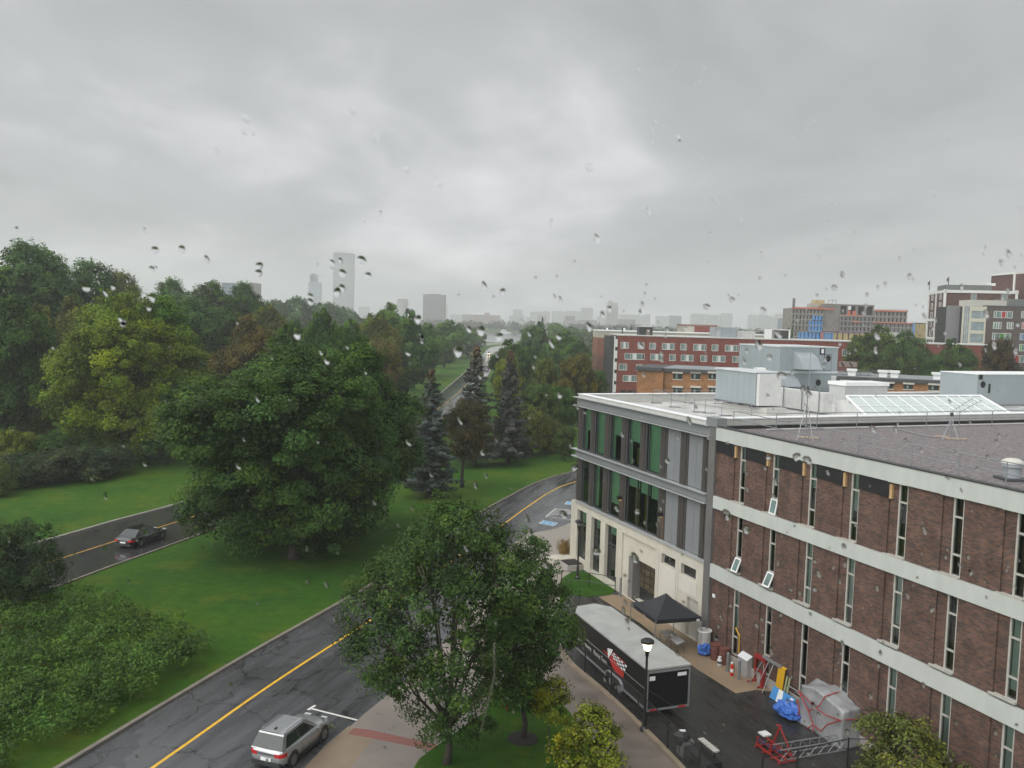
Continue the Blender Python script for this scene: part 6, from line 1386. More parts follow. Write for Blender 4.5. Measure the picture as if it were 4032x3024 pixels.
# fences and handrail
BF = mat('black_fence_metal', (.012, .012, .012), .4, .15, 3)
def fence(pts, h, name, label, mid=True, mesh=0):
    o = pts[0].copy(); t = thing(name, label, 'fence', o); L_ = [p - o for p in pts]; up = Vector((0, 0, 1))
    for p in L_: MB().lathe([(.04, 0), (.04, h), (.02, h + .04)], 8, p).build('post', BF, t)
    MB().tube([p + up * (h - .04) for p in L_], .022, 5).build('rail', BF, t)
    if mid: MB().tube([p + up * .12 for p in L_], .012, 5).build('rail', BF, t)
    if mesh:
        w = MB()
        for i in range(len(L_) - 1):
            d = L_[i + 1] - L_[i]; n = int(d.length / mesh)
            for k in range(-int(h / mesh), n):
                for s in (0, 1):
                    k0, k1 = max(0, -k), min(int(h / mesh), n - k)
                    if k1 <= k0: continue
                    a = (k + k0) / n; c2 = (k + k1) / n; za, zb2 = k0 * mesh, k1 * mesh
                    if s: za, zb2 = h - za, h - zb2
                    w.tube([L_[i] + d * a + up * za, L_[i] + d * c2 + up * zb2], .0035, 3, False)
        w.build('wire_mesh', BF, t)
    return t
fk = [AK[0].lerp(AK[0], 0)]; acc = 0; fp = []
ln = [p.copy() for p in AK]; nxt = .6
for i in range(len(ln) - 1):
    sgm = (ln[i + 1] - ln[i]).length
    while nxt <= acc + sgm: fp.append(ln[i].lerp(ln[i + 1], (nxt - acc) / sgm) + Vector((.12, .05, .02))); nxt += 3.05
    acc += sgm
fence(fp, 1.55, 'alley_fence', 'black chain-link fence with slim posts along the alley kerb', True, .16)
fp = [G(*t2(1255, 1188), 1.5), G(*t2(1638, 1102), 1.5), G(*t2(2190, 985), 1.5)]
for p in fp: p.z = .01
fp.append(FA(loc(fp[2])[0] + .8, -.1, .01)); fence(fp, 1.5, 'alley_fence', 'black chain-link fence crossing the alley to the brick wall', True, .16)
hp = [G(*z7(x, y)) for x, y in ((465, 1560), (705, 1580), (932, 1618))]; o = hp[0]; t = thing('handrail', 'black metal handrail with slanted balusters beside the planter', 'railing', o)
L_ = [p - o for p in hp]; hh = 1.15; up = Vector((0, 0, 1))
L_[1].z = L_[2].z = 0
for p in L_: MB().tube([p, p + up * hh], .04, 6).build('post', BF, t)
for z in (hh, hh * .42): MB().tube([p + up * z for p in L_], .03, 5).build('rail', BF, t)
e = G(*z7(250, 1600)) - o; e = e.normalized() * 3.4
for z in (hh, .15): MB().tube([up * z, e + up * (z - .55)], .035, 5).build('rail', BF, t)
m = MB()
for k in range(1, 9): q = e * (k / 9); m.tube([q + up * (hh - .55 * k / 9), q + e * (.03 if k % 2 else -.03) + up * (.15 - .55 * k / 9)], .022, 5)
m.build('baluster', BF, t)
c = G(*z7(560, 1400)); pl = thing('planter', 'low concrete planter bed at the foot of the grey building', 'planter', c, FROT)
MB().box(-1.5, 1.0, -.9, .9, 0, .42).build('kerb', CONC, pl); MB().box(-1.35, .85, -.75, .75, .42, .45).build('soil', SOIL, pl)
# red garden chairs and marker posts half hidden by the trees
rx = zf(1700, 2600, 4.424)
for x, y, lab in ((900, 700, 'red slatted garden chair behind the front tree'), (1390, 820, 'red slatted garden chair beside the right tree trunk')):
    c = G(*rx(x, y), .03); t = thing('garden_chair', lab, 'chair', c, rad(200), 'red garden chairs'); RP = mm('red_plastic', (.24, .018, .018), .45, .1, 4)
    m = MB()
    for k in range(5): m.box(-.32 + k * .13, -.21 + k * .13, -.02, .01, 0, .95, Matrix.Translation((0, .3, .30)) @ Matrix.Rotation(rad(-22), 4, 'X'))
    m.build('backrest', RP, t); MB().box(-.30, .30, -.30, .32, .32, .36).build('seat', RP, t)
    for s in (-1, 1): MB().box(s * .40 - .07, s * .40 + .07, -.38, .42, .54, .57).build('armrest', RP, t); MB().box(s * .36 - .03, s * .36 + .03, -.36, -.28, 0, .54).build('leg', RP, t); MB().box(s * .34 - .03, s * .34 + .03, .2, .3, 0, .40).build('leg', RP, t)
c = G(*v2(1246, 1522)); t = thing('marker_post', 'short orange-red marker post on the lawn at the hedge edge', 'post', c); MB().box(-.28, .28, -.2, .2, 0, 1.7).build('post', mat('orange_red_paint', (.42, .08, .03), .5, .15, 2), t); MB().box(-.32, .32, -.24, .24, 1.7, 1.82).build('cap', mat('orange_cap', (.35, .06, .03), .5, .1, 2), t)
oz = zf(0, 1450, 5.53)
c = G(*oz(760, 900)); ORG = mat('machine_orange', (.50, .16, .025), .45, .2, 1.5); t = thing('orange_digger', 'orange digger half hidden by leaves at the left edge', 'digger', c, rad(10)); s_ = 1.0
m = MB(); m.prism([(-2.6, -1.2), (1.8, -1.2), (1.8, 1.2), (-2.6, 1.2)], 1.0, 2.0); m.prism([(-2.4, -1.1), (-.4, -1.1), (-.4, 1.1), (-2.4, 1.1)], 2.0, 2.7); m.build('body', ORG, t); MB().box(-.2, 1.3, -1.1, .2, 2.0, 3.4).build('cab', ORG, t); MB().box(-.1, 1.2, -1.13, -1.10, 2.5, 3.2).build('cab_window', DGLASS, t)
for y in (-1.3, .8):
    q = MB().prism([(-2.4, y), (2.2, y), (2.2, y + .5), (-2.4, y + .5)], .12, .95); q.build('track', RUBBER, t)
MB().tube([(1.6, .5, 1.8), (3.2, .5, 4.2), (5.0, .5, 3.6)], .28, 6).build('boom', ORG, t); MB().tube([(5.0, .5, 3.6), (5.6, .5, 1.4)], .2, 6).build('stick', ORG, t)
c = G(*oz(50, 800)); t = thing('board_sign', 'small dark board with pale frame on the grass at the left edge', 'sign', c); MB().box(-.7, .7, -.05, .05, .1, 2.3).build('frame', PANW, t); MB().box(-.58, .58, -.07, -.051, .25, 2.15).build('board', mat('dark_slate_board', (.03, .04, .05), .5, .1, 2), t)
# ---------------------------------------------------------------- vegetation
def leaf_mat(name='leaves', warm=(1.75, 1.30, .45)):
    m, nt, b = nodes(name); N = nt.nodes.new; L = nt.links.new; out = nt.nodes['Material Output']
    oi = N('ShaderNodeObjectInfo'); a1 = N('ShaderNodeAttribute'); a1.attribute_name = 'tint'; a2 = N('ShaderNodeAttribute'); a2.attribute_name = 'warm'
    wm = N('ShaderNodeVectorMath'); wm.operation = 'MULTIPLY'; L(oi.outputs['Color'], wm.inputs[0]); wm.inputs[1].default_value = warm
    mx = N('ShaderNodeMix'); mx.data_type = 'RGBA'; L(a2.outputs['Fac'], mx.inputs[0]); L(oi.outputs['Color'], mx.inputs[6]); L(wm.outputs[0], mx.inputs[7])
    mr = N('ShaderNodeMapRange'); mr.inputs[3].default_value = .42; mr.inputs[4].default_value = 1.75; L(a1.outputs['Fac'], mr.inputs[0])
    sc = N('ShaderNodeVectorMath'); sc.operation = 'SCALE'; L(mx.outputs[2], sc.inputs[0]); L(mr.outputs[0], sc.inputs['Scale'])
    L(sc.outputs[0], b.inputs['Base Color']); b.inputs['Roughness'].default_value = .55; b.inputs['Specular IOR Level'].default_value = .14
    tr = N('ShaderNodeBsdfTranslucent'); L(sc.outputs[0], tr.inputs[0]); ms = N('ShaderNodeMixShader'); ms.inputs[0].default_value = .22
    L(b.outputs[0], ms.inputs[1]); L(tr.outputs[0], ms.inputs[2]); L(ms.outputs[0], out.inputs[0])
    return m
LEAF = leaf_mat(); NEEDLE = leaf_mat('needles', (2.6, 1.15, .55))
BARK = mat('bark', (.045, .036, .028), .85, .35, 4, bump=.6, bscale=10)
def leaf_object(name, C, Nn, size, tint, warm, aspect=.62, droop=.0, mtl=None, parent=None, rng=None, fold=True):
    n = len(C); rng = rng or np.random.RandomState(1)
    Nn = Nn / np.maximum(1e-6, np.linalg.norm(Nn, axis=1, keepdims=True))
    r = rng.normal(size=(n, 3)); r[:, 2] -= droop * 2
    t = r - Nn * np.sum(r * Nn, axis=1, keepdims=True); t /= np.maximum(1e-6, np.linalg.norm(t, axis=1, keepdims=True)); b = np.cross(Nn, t)
    s = size[:, None]; V = np.empty((n, 4, 3), np.float32)
    V[:, 0] = C - t * s * .5; V[:, 1] = C + b * s * aspect * .5 + t * s * .05; V[:, 2] = C + t * s * .5 - Nn * s * .12; V[:, 3] = C - b * s * aspect * .5 + t * s * .05
    me = bpy.data.meshes.new(name); me.vertices.add(n * 4); me.vertices.foreach_set('co', V.reshape(-1))
    me.loops.add(n * 4); me.loops.foreach_set('vertex_index', np.arange(n * 4, dtype=np.int32))
    me.polygons.add(n); me.polygons.foreach_set('loop_start', np.arange(0, n * 4, 4, dtype=np.int32)); me.polygons.foreach_set('loop_total', np.full(n, 4, np.int32))
    for nm, v in (('tint', tint), ('warm', warm)):
        a = me.attributes.new(nm, 'FLOAT', 'FACE'); a.data.foreach_set('value', np.clip(v, 0, 1).astype(np.float32))
    me.update(); me.materials.append(mtl or LEAF)
    o = bpy.data.objects.new(name, me); COL.objects.link(o)
    if parent is not None: o.parent = parent
    return o
def unit(rng, n): d = rng.normal(size=(n, 3)); return d / np.linalg.norm(d, axis=1, keepdims=True)
def clump_cloud(rng, cen, dirs, cr, per, leaf, flat=.62, up=.55, outw=.55, spread=.75):
    k = len(cen); rad_ = cr * rng.uniform(.45, 1.5, k); ct = np.clip(rng.beta(1.3, 1.6, k), .02, .98); cw = np.clip(rng.normal(.2, .28, k), 0, 1)
    d = unit(rng, k * per); r = rng.uniform(0, 1, k * per) ** .42
    off = d * (r * np.repeat(rad_, per))[:, None]; off[:, 2] *= flat; off[:, 2] -= .18 * (off[:, 0] ** 2 + off[:, 1] ** 2) / np.repeat(rad_, per)
    C = np.repeat(cen, per, 0) + off; dd = np.repeat(dirs, per, 0)
    Nn = dd * outw + d * .35 + np.array([0, 0, up]) + rng.normal(size=(k * per, 3)) * spread * .6
    tint = np.repeat(ct, per) + rng.normal(0, .16, k * per); warm = np.repeat(cw, per) + rng.normal(0, .08, k * per)
    return C, Nn, leaf * rng.uniform(.65, 1.3, k * per), tint, warm
def crown_tree(name, seed, H, W_, zb, nl=7, nclump=180, cr=1.1, per=110, leaf=.32, color=(.05, .085, .025), asym=0, trunk_r=.3, core=.25, lob=(.36, .55), flat=.62, aspect=.62, droop=0., topbias=.0, limbs=True, tiers=None):
    rng = np.random.RandomState(seed); R = W_ / 2; ch = H - zb; L_ = [(np.array([0, 0, zb + ch * (.5 + topbias)]), np.array([R * .66, R * .66, ch * .44]))]
    for i in range(nl):
        a = 2 * math.pi * (i + rng.uniform(-.3, .3)) / nl * (1.618 if nl > 5 else 1); z = zb + ch * rng.uniform(.22, .80); q = math.sin(math.pi * min(1, max(.12, (z - zb) / ch))) ** .6
        rr = R * rng.uniform(*lob); dist = max(0, R * q - rr * .85) * rng.uniform(.8, 1.06); L_.append((np.array([math.cos(a) * dist, math.sin(a) * dist, z]), np.array([rr, rr, rr * rng.uniform(.62, .9)])))
    L_.append((np.array([rng.uniform(-.15, .15) * R, rng.uniform(-.15, .15) * R, H - ch * .22]), np.array([R * .42, R * .42, ch * .22])))
    area = np.array([e[0] * e[2] for _, e in L_]); area /= area.sum(); cen, dirs = [], []
    tries = 0
    while len(cen) < nclump and tries < nclump * 30:
        tries += 1; i = rng.choice(len(L_), p=area); c, e = L_[i]; d = unit(rng, 1)[0]
        if d[2] < -.35 and rng.rand() < .6: continue
        p = c + d * e * rng.uniform(.78, 1.03)
        if p[2] < zb * .8: continue
        if any(j != i and np.sum(((p - c2) / e2) ** 2) < .62 for j, (c2, e2) in enumerate(L_)): continue
        cen.append(p); dirs.append(d)
    cen, dirs = np.array(cen), np.array(dirs)
    C, Nn, s, ti, wa = clump_cloud(rng, cen, dirs, cr, per, leaf, flat)
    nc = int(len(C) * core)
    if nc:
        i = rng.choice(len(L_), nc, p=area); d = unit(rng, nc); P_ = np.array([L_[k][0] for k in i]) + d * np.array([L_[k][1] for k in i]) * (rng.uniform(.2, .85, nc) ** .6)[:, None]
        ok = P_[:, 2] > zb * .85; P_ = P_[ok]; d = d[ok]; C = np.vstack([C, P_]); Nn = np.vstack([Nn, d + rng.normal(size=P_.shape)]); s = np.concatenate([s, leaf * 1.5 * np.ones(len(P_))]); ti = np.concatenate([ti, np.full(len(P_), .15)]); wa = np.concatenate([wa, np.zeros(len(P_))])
    kx = R / np.percentile(np.hypot(C[:, 0], C[:, 1]), 96.5); z1 = np.percentile(C[:, 2], 99.6); z0_ = np.percentile(C[:, 2], .5); kz_ = (H - zb) / (z1 - z0_)
    C[:, :2] *= kx; C[:, 2] = zb + (C[:, 2] - z0_) * kz_
    L_ = [(np.array([c[0] * kx, c[1] * kx, zb + (c[2] - z0_) * kz_]), e * np.array([kx, kx, kz_])) for c, e in L_]
    t = bpy.data.objects.new(name, None); COL.objects.link(t)
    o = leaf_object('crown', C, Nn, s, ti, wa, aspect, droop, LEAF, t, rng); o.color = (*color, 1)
    tk = MB(); top = Vector((rng.uniform(-.2, .2), rng.uniform(-.2, .2), zb + ch * .55))
    tk.tube([(0, 0, 0), (rng.uniform(-.1, .1), rng.uniform(-.1, .1), zb * .5), (top.x * .5, top.y * .5, zb), top, (top.x, top.y, H - ch * .15)], [trunk_r * 1.35, trunk_r, trunk_r * .85, trunk_r * .45, .03], 9)
    if limbs:
        for c, e in L_[1:]:
            st = Vector((top.x * .4, top.y * .4, zb * rng.uniform(.75, 1.1) + ch * .06)); en = Vector(c) + Vector((0, 0, e[2] * .2)); md = st.lerp(en, .5) + Vector((0, 0, -.12 * (en - st).length * rng.uniform(-.3, 1))); tk.tube([st, md, en], [trunk_r * .5, trunk_r * .32, trunk_r * .1], 6)
            for _ in range(3): e3 = en + Vector(unit(rng, 1)[0] * e * .8); tk.tube([md.lerp(en, .6), e3], [trunk_r * .16, .02], 5)
    tk.build('trunk', BARK, t, True)
    return t
def conifer(name, seed, H, R, zb, color, leaf=.26, step=.42, nb=9, topwarm=.82, dens=1.0, up=False):
    rng = np.random.RandomState(seed); C, Nn, s, ti, wa = [], [], [], [], []; tk = MB(); tk.tube([(0, 0, 0), (0, 0, H * .5), (0, 0, H - .2)], [R * .075 + .06, R * .05 + .03, .02], 8)
    z = zb
    while z < H - .3:
        f = (z - zb) / (H - zb); r = R * (1 - f) ** .82 * rng.uniform(.72, 1.12) + .12; k = max(4, int(nb * (1 - f * .5))); a0 = rng.uniform(0, 6.28)
        for i in range(k):
            a = a0 + 2 * math.pi * i / k + rng.normal(0, .22); rr = r * rng.uniform(.65, 1.15); n = int(max(8, rr * 26 * dens)); u = rng.uniform(.10, 1, n) ** .8
            droop = -.20 * rr * u + .16 * rr * u ** 2 * (2.2 if up else 1.2); x = rr * u; wd = .34 * rr * (1 - u * .75) * rng.normal(0, .55, n)
            px = np.cos(a) * x - np.sin(a) * wd; py = np.sin(a) * x + np.cos(a) * wd; pz = z + droop - np.abs(wd) * .32 + rng.normal(0, .07, n) - rng.uniform(0, .22, n)
            C.append(np.stack([px, py, pz], 1)); Nn.append(np.stack([np.cos(a) * .5 + rng.normal(0, .4, n), np.sin(a) * .5 + rng.normal(0, .4, n), np.full(n, .8)], 1)); s.append(leaf * rng.uniform(.7, 1.4, n)); b_ = rng.uniform(.2, .7)
            ti.append(b_ + .25 * (u - .5) + rng.normal(0, .13, n)); wa.append(np.full(n, max(0, (f - topwarm) / (1.001 - topwarm)) * .8 + max(0, rng.normal(0, .08))))
            if i % 2 == 0: tk.tube([(0, 0, z), (math.cos(a) * rr * .85, math.sin(a) * rr * .85, z - .12 * rr)], [.03, .008], 4, False)
        z += step * rng.uniform(.75, 1.25) * (1 - .35 * f)
    t = bpy.data.objects.new(name, None); COL.objects.link(t)
    o = leaf_object('crown', np.vstack(C), np.vstack(Nn), np.concatenate(s), np.concatenate(ti), np.concatenate(wa), .42, .35, NEEDLE, t, rng); o.color = (*color, 1); tk.build('trunk', BARK, t)
    return t
def place(t, label, cat, x, y, z=0, rz=0, sc=(1, 1, 1), group=None, color=None):
    t.location = (x, y, z); t.rotation_euler = (0, 0, rz); t.scale = sc; tag(t, label, cat, group)
    if color is not None:
        for c in t.children:
            if c.name.startswith('crown'): c.color = (*color, 1)
    return t

DK, MD, YG, OL, BL, TN = (.038, .094, .014), (.060, .138, .016), (.120, .170, .012), (.092, .118, .020), (.048, .112, .030), (.100, .090, .026)
# -- the big near trees, each its own build
def size_at(cx, top, w_, Y, base=None): p = atY(*ZD(cx, top), Y); return p.x, p.z, w_ * 1.8228 / FPX * Y
b_ = G(*ZD(622, 1215)); x, h, w_ = size_at(560, 768, 490, b_.y)
place(crown_tree('maple_tree', 11, h + .3, w_ * 1.0, .9, 12, 430, 1.05, 300, .235, (.038, .088, .018), trunk_r=.42, core=.22), 'large dark green maple in the middle of the lawn, its trunk below the left half', 'tree', b_.x + .2, b_.y + 1).children[0].location.x = -1.3
x, h, w_ = size_at(770, 742, 280, 79)
place(crown_tree('maple_tree', 12, h, w_ * 1.0, .7, 9, 310, 1.05, 280, .235, (.036, .088, .016), trunk_r=.4, core=.25), 'very dark maple close behind the large maple, reaching down toward the spruce', 'tree', x, 80)
b_ = G(*ZD(262, 1000)); x, h, w_ = size_at(262, 640, 345, b_.y)
place(crown_tree('maple_tree', 13, h, w_, 1.5, 11, 390, 1.4, 270, .30, (.105, .165, .012), trunk_r=.5, core=.22), 'big yellowish green maple left of the dark maples, behind the shrub bank', 'tree', b_.x, b_.y + 1)
x, h, w_ = size_at(340, 642, 150, 118)
place(crown_tree('maple_tree', 14, h, w_ * 1.1, 6, 6, 150, 1.2, 220, .30, (.052, .130, .012), trunk_r=.35), 'fresh green tree top just right of the big yellowish maple', 'tree', x, 119)
# front oak pair
b_ = G(*ZD(965, 1650)); x, h, w_ = size_at(985, 1085, 330, b_.y)
place(crown_tree('oak_tree', 21, h, 9.2, 1.2, 16, 330, .56, 150, .17, (.036, .076, .018), trunk_r=.155, core=.10, lob=(.26, .42), flat=.75, aspect=.42, droop=.25), 'young oak with an open crown standing in the front lawn, trunk at the picture bottom', 'tree', b_.x, b_.y)
b_ = G(*r3b(75, 1405)); x, h, w_ = size_at(1140, 1165, 210, b_.y)
place(crown_tree('oak_tree', 22, h + .2, 5.0, 1.6, 9, 150, .58, 140, .165, (.038, .080, .018), trunk_r=.13, core=.10, lob=(.28, .42), flat=.75, aspect=.42, droop=.25), 'second young oak right of the front one, nearer the black trailer', 'tree', b_.x + .3, b_.y)
MB().lathe([(.75, .02), (.7, .07), (.2, .10)], 20).build('mulch_ring', SOIL, bpy.data.objects['oak_tree.001'])
b_ = G(*r3b(365, 1555)); x, h, w_ = size_at(1190, 1462, 90, b_.y)
place(crown_tree('sapling', 23, h, 1.9, 1.75, 6, 44, .33, 80, .13, (.125, .155, .016), trunk_r=.032, core=.05, lob=(.3, .45), limbs=False), 'slim yellow-green sapling on a thin stem in the front lawn', 'sapling', b_.x, b_.y)
x, h, w_ = size_at(1275, 1530, 140, 35.2)
place(crown_tree('sapling', 24, h + .1, 3.0, .8, 7, 75, .42, 80, .14, (.120, .150, .016), trunk_r=.045, core=.08, lob=(.32, .45), limbs=False), 'bushy yellow-green young tree at the bottom edge beside the wet path', 'sapling', x, 35.2)
x, h, w_ = size_at(1960, 1555, 190, 33.6)
place(crown_tree('young_tree', 25, h, 4.3, .6, 7, 105, .48, 80, .15, (.085, .108, .028), trunk_r=.05, core=.06, lob=(.3, .45), limbs=False), 'soft pale green young tree in front of the brick wall at the bottom edge', 'tree', x, 33.6)
x, h, w_ = size_at(1010, 1618, 50, 35.6)
# pine at the left edge
x, h, w_ = size_at(20, 1120, 200, 56)
place(crown_tree('pine_tree', 26, h, 6.6, .6, 9, 140, .62, 100, .26, (.030, .062, .022), trunk_r=.2, core=.2, aspect=.22, flat=.8), 'dark pine at the left picture edge beside the parkway', 'tree', x, 56)
# spruces
sp1 = conifer('spruce_tree', 31, 13.6, 2.9, 1.3, (.072, .094, .082), .30, .50, 10, .82, 2.0)
b_ = G(*z6(1510, 785)) if 'z6' in globals() else G(1000 + 1510 / 2.212, 1600 + 785 / 2.212)
z6 = zf(1000, 1600, 2.212)
def spruce(proto, first, cx, top, Y, rmul, label, rz, color=None):
    p = atY(*ZD(cx, top), Y); t = proto if first else copy_tree(proto); k = p.z / 13.6
    return place(t, label, 'tree', p.x, Y, 0, rz, (k * rmul, k * rmul, k), 'blue-grey spruces by the parkway', color)
b_ = G(*z6(1510, 785)); spruce(sp1, True, 933, 787, b_.y, 1.12, 'blue-grey spruce at left of the row of three by the parkway', 0)
spruce(sp1, False, 1030, 738, 117, 1.1, 'tallest blue-grey spruce, middle of the three, brown cones at the tip', 2.1, (.075, .090, .072))
spruce(sp1, False, 1104, 748, 119, 1.0, 'blue-grey spruce at right of the row of three, behind the bush', 4.0, (.076, .086, .076))
b_ = G(*z6(1810, 705)); x, h, w_ = size_at(1015, 862, 125, b_.y)
place(crown_tree('pine_tree', 33, h, 6.9, 3.2, 8, 130, .8, 100, .30, (.060, .056, .022), trunk_r=.2, core=.2, aspect=.2, flat=.75), 'low reddish brown pine with a leaning branch in front of the spruces', 'tree', b_.x, b_.y)

# -- prototypes that are copied
PA = crown_tree('broad_tree', 41, 16, 15, 2, 12, 230, 1.2, 130, .38, MD, trunk_r=.35, lob=(.26, .46))
PB = crown_tree('tall_tree', 42, 22, 13, 3.5, 15, 250, 1.15, 120, .40, MD, trunk_r=.35, lob=(.22, .42), core=.12)
PC = crown_tree('round_tree', 43, 11, 11, 1.2, 10, 190, .95, 120, .30, MD, trunk_r=.22)
PD = crown_tree('low_shrub', 44, 4.2, 6.2, .1, 8, 110, .75, 120, .24, MD, trunk_r=.08, limbs=False)
PE = crown_tree('far_tree', 45, 15, 15, 1.2, 11, 140, 1.3, 50, .70, MD, trunk_r=.3, limbs=False)
PF = conifer('fir_tree', 46, 16, 3.6, 1.0, (.028, .050, .034), .42, .6, 8, 1.0, .55)
PROTO = {'A': [PA, 16, 15, 0], 'B': [PB, 22, 13, 0], 'C': [PC, 11, 11, 0], 'D': [PD, 4.2, 6.2, 0], 'E': [PE, 15, 15, 0], 'F': [PF, 16, 7.2, 0]}
rt = random.Random(77)
def tree(k, cx, top, Y, wD, label, color, group=None, cat='tree'):
    P_ = PROTO[k]; p = atY(*ZD(cx, top), Y); w_ = wD * 1.8228 / FPX * Y; t = P_[0] if P_[3] == 0 else copy_tree(P_[0]); P_[3] += 1
    v = rt.uniform(.88, 1.12); h = p.z * 1.02
    return place(t, label, cat, p.x, Y, 0, rt.uniform(0, 6.28), (w_ / P_[2] * 1.08, w_ / P_[2] * 1.08, h / P_[1]), group, tuple(c * v for c in color))
G1 = 'tall trees walling the left side'
for a in ((-25, 590, 132, 190, 'dark tall tree cut by the left picture edge', DK), (45, 536, 165, 210, 'tallest tree at top left with sky showing through', BL), (115, 552, 178, 130, 'tall tree second from the left edge in the skyline', MD), (205, 574, 190, 170, 'grey-green tall tree above the big yellowish maple', BL), (268, 596, 205, 110, 'tall tree above the right shoulder of the yellowish maple', OL),
          (362, 610, 225, 120, 'tree with loose top left of the twin rooftop blocks', BL), (445, 616, 232, 130, 'tall dark tree below the blue-grey roof block', DK), (520, 618, 240, 110, 'tall dark tree below the beige roof block', DK), (400, 650, 170, 150, 'grey-green tree behind the fresh green tree top', BL), (485, 672, 178, 150, 'mid green tree right of the fresh green tree top', BL)): tree('B', *a[:5], a[5], G1)
for a in ((10, 650, 125, 190, 'dark rounded tree low at the left edge', DK), (85, 668, 135, 150, 'brownish green rounded tree left of the yellowish maple', OL), (60, 770, 128, 130, 'drooping grey-green tree above the orange digger', OL), (165, 652, 150, 130, 'olive tree peeking above the yellowish maple', OL)): tree('A', *a[:5], a[5], G1)
G2 = 'trees massed behind the dark maples'
for a in ((530, 690, 140, 130, 'brownish tree behind the left shoulder of the large maple', TN), (607, 714, 120, 120, 'dark green tree above the middle of the large maple', DK), (690, 680, 132, 130, 'dark tree rising above the right maple, below the tallest tower', DK), (748, 700, 150, 100, 'small mid green tree right of the dark tree under the tallest tower', MD), (650, 700, 165, 110, 'tree in the gap between two dark tree tops', MD), (570, 668, 190, 120, 'olive tree left of the slim blue-grey tower', OL), (720, 740, 128, 120, 'dark bushy tree at the back of the right maple', DK)): tree('A', *a[:5], a[5], G2)
G3 = 'trees along the left of the parkway'
for a in (('A', 805, 690, 200, 130, 'olive pine-like tree with a brownish crown left of the grey office block', OL), ('A', 842, 662, 235, 110, 'tree whose top stands beside the white cross tower', MD), ('A', 880, 676, 215, 110, 'mid green tree below the grey office block', BL), ('A', 915, 702, 300, 90, 'rounded green tree right of the grey office block', MD), ('A', 962, 694, 390, 80, 'rounded green tree along the parkway, third before the lake', MD), ('A', 996, 702, 440, 60, 'rounded green tree along the parkway, second before the lake', BL), ('E', 1026, 708, 540, 44, 'last tree left of the lake opening', MD),
          ('C', 822, 742, 165, 100, 'brown-olive shrubby tree at the lawn edge by the red marker post', TN), ('C', 772, 760, 150, 90, 'reddish olive tree behind the right maple', TN), ('A', 852, 748, 205, 90, 'dark green tree overhanging the lawn beyond the marker post', DK), ('A', 905, 740, 280, 76, 'dark tree casting over the parkway lawn', DK), ('C', 820, 805, 175, 70, 'low leafy tree right of the dark maples by the lawn', MD), ('A', 960, 742, 350, 50, 'dark tree behind the middle spruce tip', DK)): tree(*a[:6], a[6], G3)
G4 = 'trees right of the parkway'
for a in (('A', 1108, 738, 215, 95, 'dark green tree right of the parkway behind the right spruce', DK), ('C', 1100, 775, 185, 60, 'yellowing small tree beside the parkway right kerb', YG), ('A', 1165, 700, 300, 70, 'mid green tree right of the parkway near the far fir', BL), ('A', 1215, 716, 290, 70, 'mid green tree left of the brown brick block', MD), ('A', 1140, 752, 230, 80, 'dark mid tree over the right spruce', DK), ('A', 1190, 752, 240, 90, 'dark tree behind the yellow-green pair', DK), ('A', 1245, 740, 260, 70, 'dark tree touching the brown brick block', DK),
          ('C', 1180, 778, 172, 62, 'yellow-green tree, left of the pair before the brown block', (.075, .105, .022)), ('C', 1252, 770, 165, 84, 'tree with orange-yellow tips, right of the pair before the brown block', (.098, .095, .020)), ('C', 1165, 832, 142, 84, 'fresh green tree above the grey building corner', (.048, .09, .022)), ('C', 1212, 838, 150, 80, 'dark leafy tree left of the white roof', DK), ('C', 1292, 802, 200, 46, 'dark shrubby tree against the red residence corner', DK)): tree(*a[:6], a[6], G4)
for a in (('F', 1172, 684, 420, 34, 'dark fir standing clear right of the lake', (.026, .044, .034)), ('F', 1345, 706, 290, 22, 'small fir between brown block and red residence', (.028, .046, .034)), ('F', 1316, 722, 262, 26, 'dark fir at the left end of the red residence', (.024, .040, .028))): tree(*a[:6], a[6], 'firs near the lake')
for a in (('D', 1142, 884, 127, 86, 'rounded yellow-green bush on the lawn right of the spruces', (.085, .108, .022)), ('D', 1180, 905, 131, 70, 'olive bush on the lawn left of the slender tree', (.062, .080, .022)), ('D', 1105, 902, 124, 46, 'dark bush at the foot of the right spruce', DK)): tree(*a[:6], a[6], 'bushes on the lawn', 'bush')
tree('C', 1222, 920, 123.5, 46, 'small slender tree on a thin trunk left of the grey building', (.055, .095, .022), None)
G5 = 'trees beyond the roofs at right'
for a in (('A', 1905, 710, 212, 130, 'big dark tree over the orange building, left of the group', (.046, .085, .016)), ('A', 1972, 722, 218, 110, 'big green tree over the orange building, middle of the group', (.046, .105, .022)), ('A', 2062, 738, 214, 100, 'green tree before the glass stair tower', (.046, .098, .022)), ('A', 2010, 782, 200, 90, 'low green tree filling between the two big ones', DK), ('C', 2163, 735, 190, 76, 'brownish thin tree before the dark residence', (.062, .050, .024)), ('C', 2110, 800, 182, 62, 'reddish brown tree left of the right rooftop unit', (.070, .056, .026)), ('A', 1528, 712, 330, 60, 'rounded tree between the black stair hut and the brick hall', (.05, .072, .026)), ('E', 1700, 714, 345, 44, 'dark tree above the grey plant box', DK)): tree(*a[:6], a[6], G5)
G6 = 'far trees along the skyline'
rq = random.Random(5)
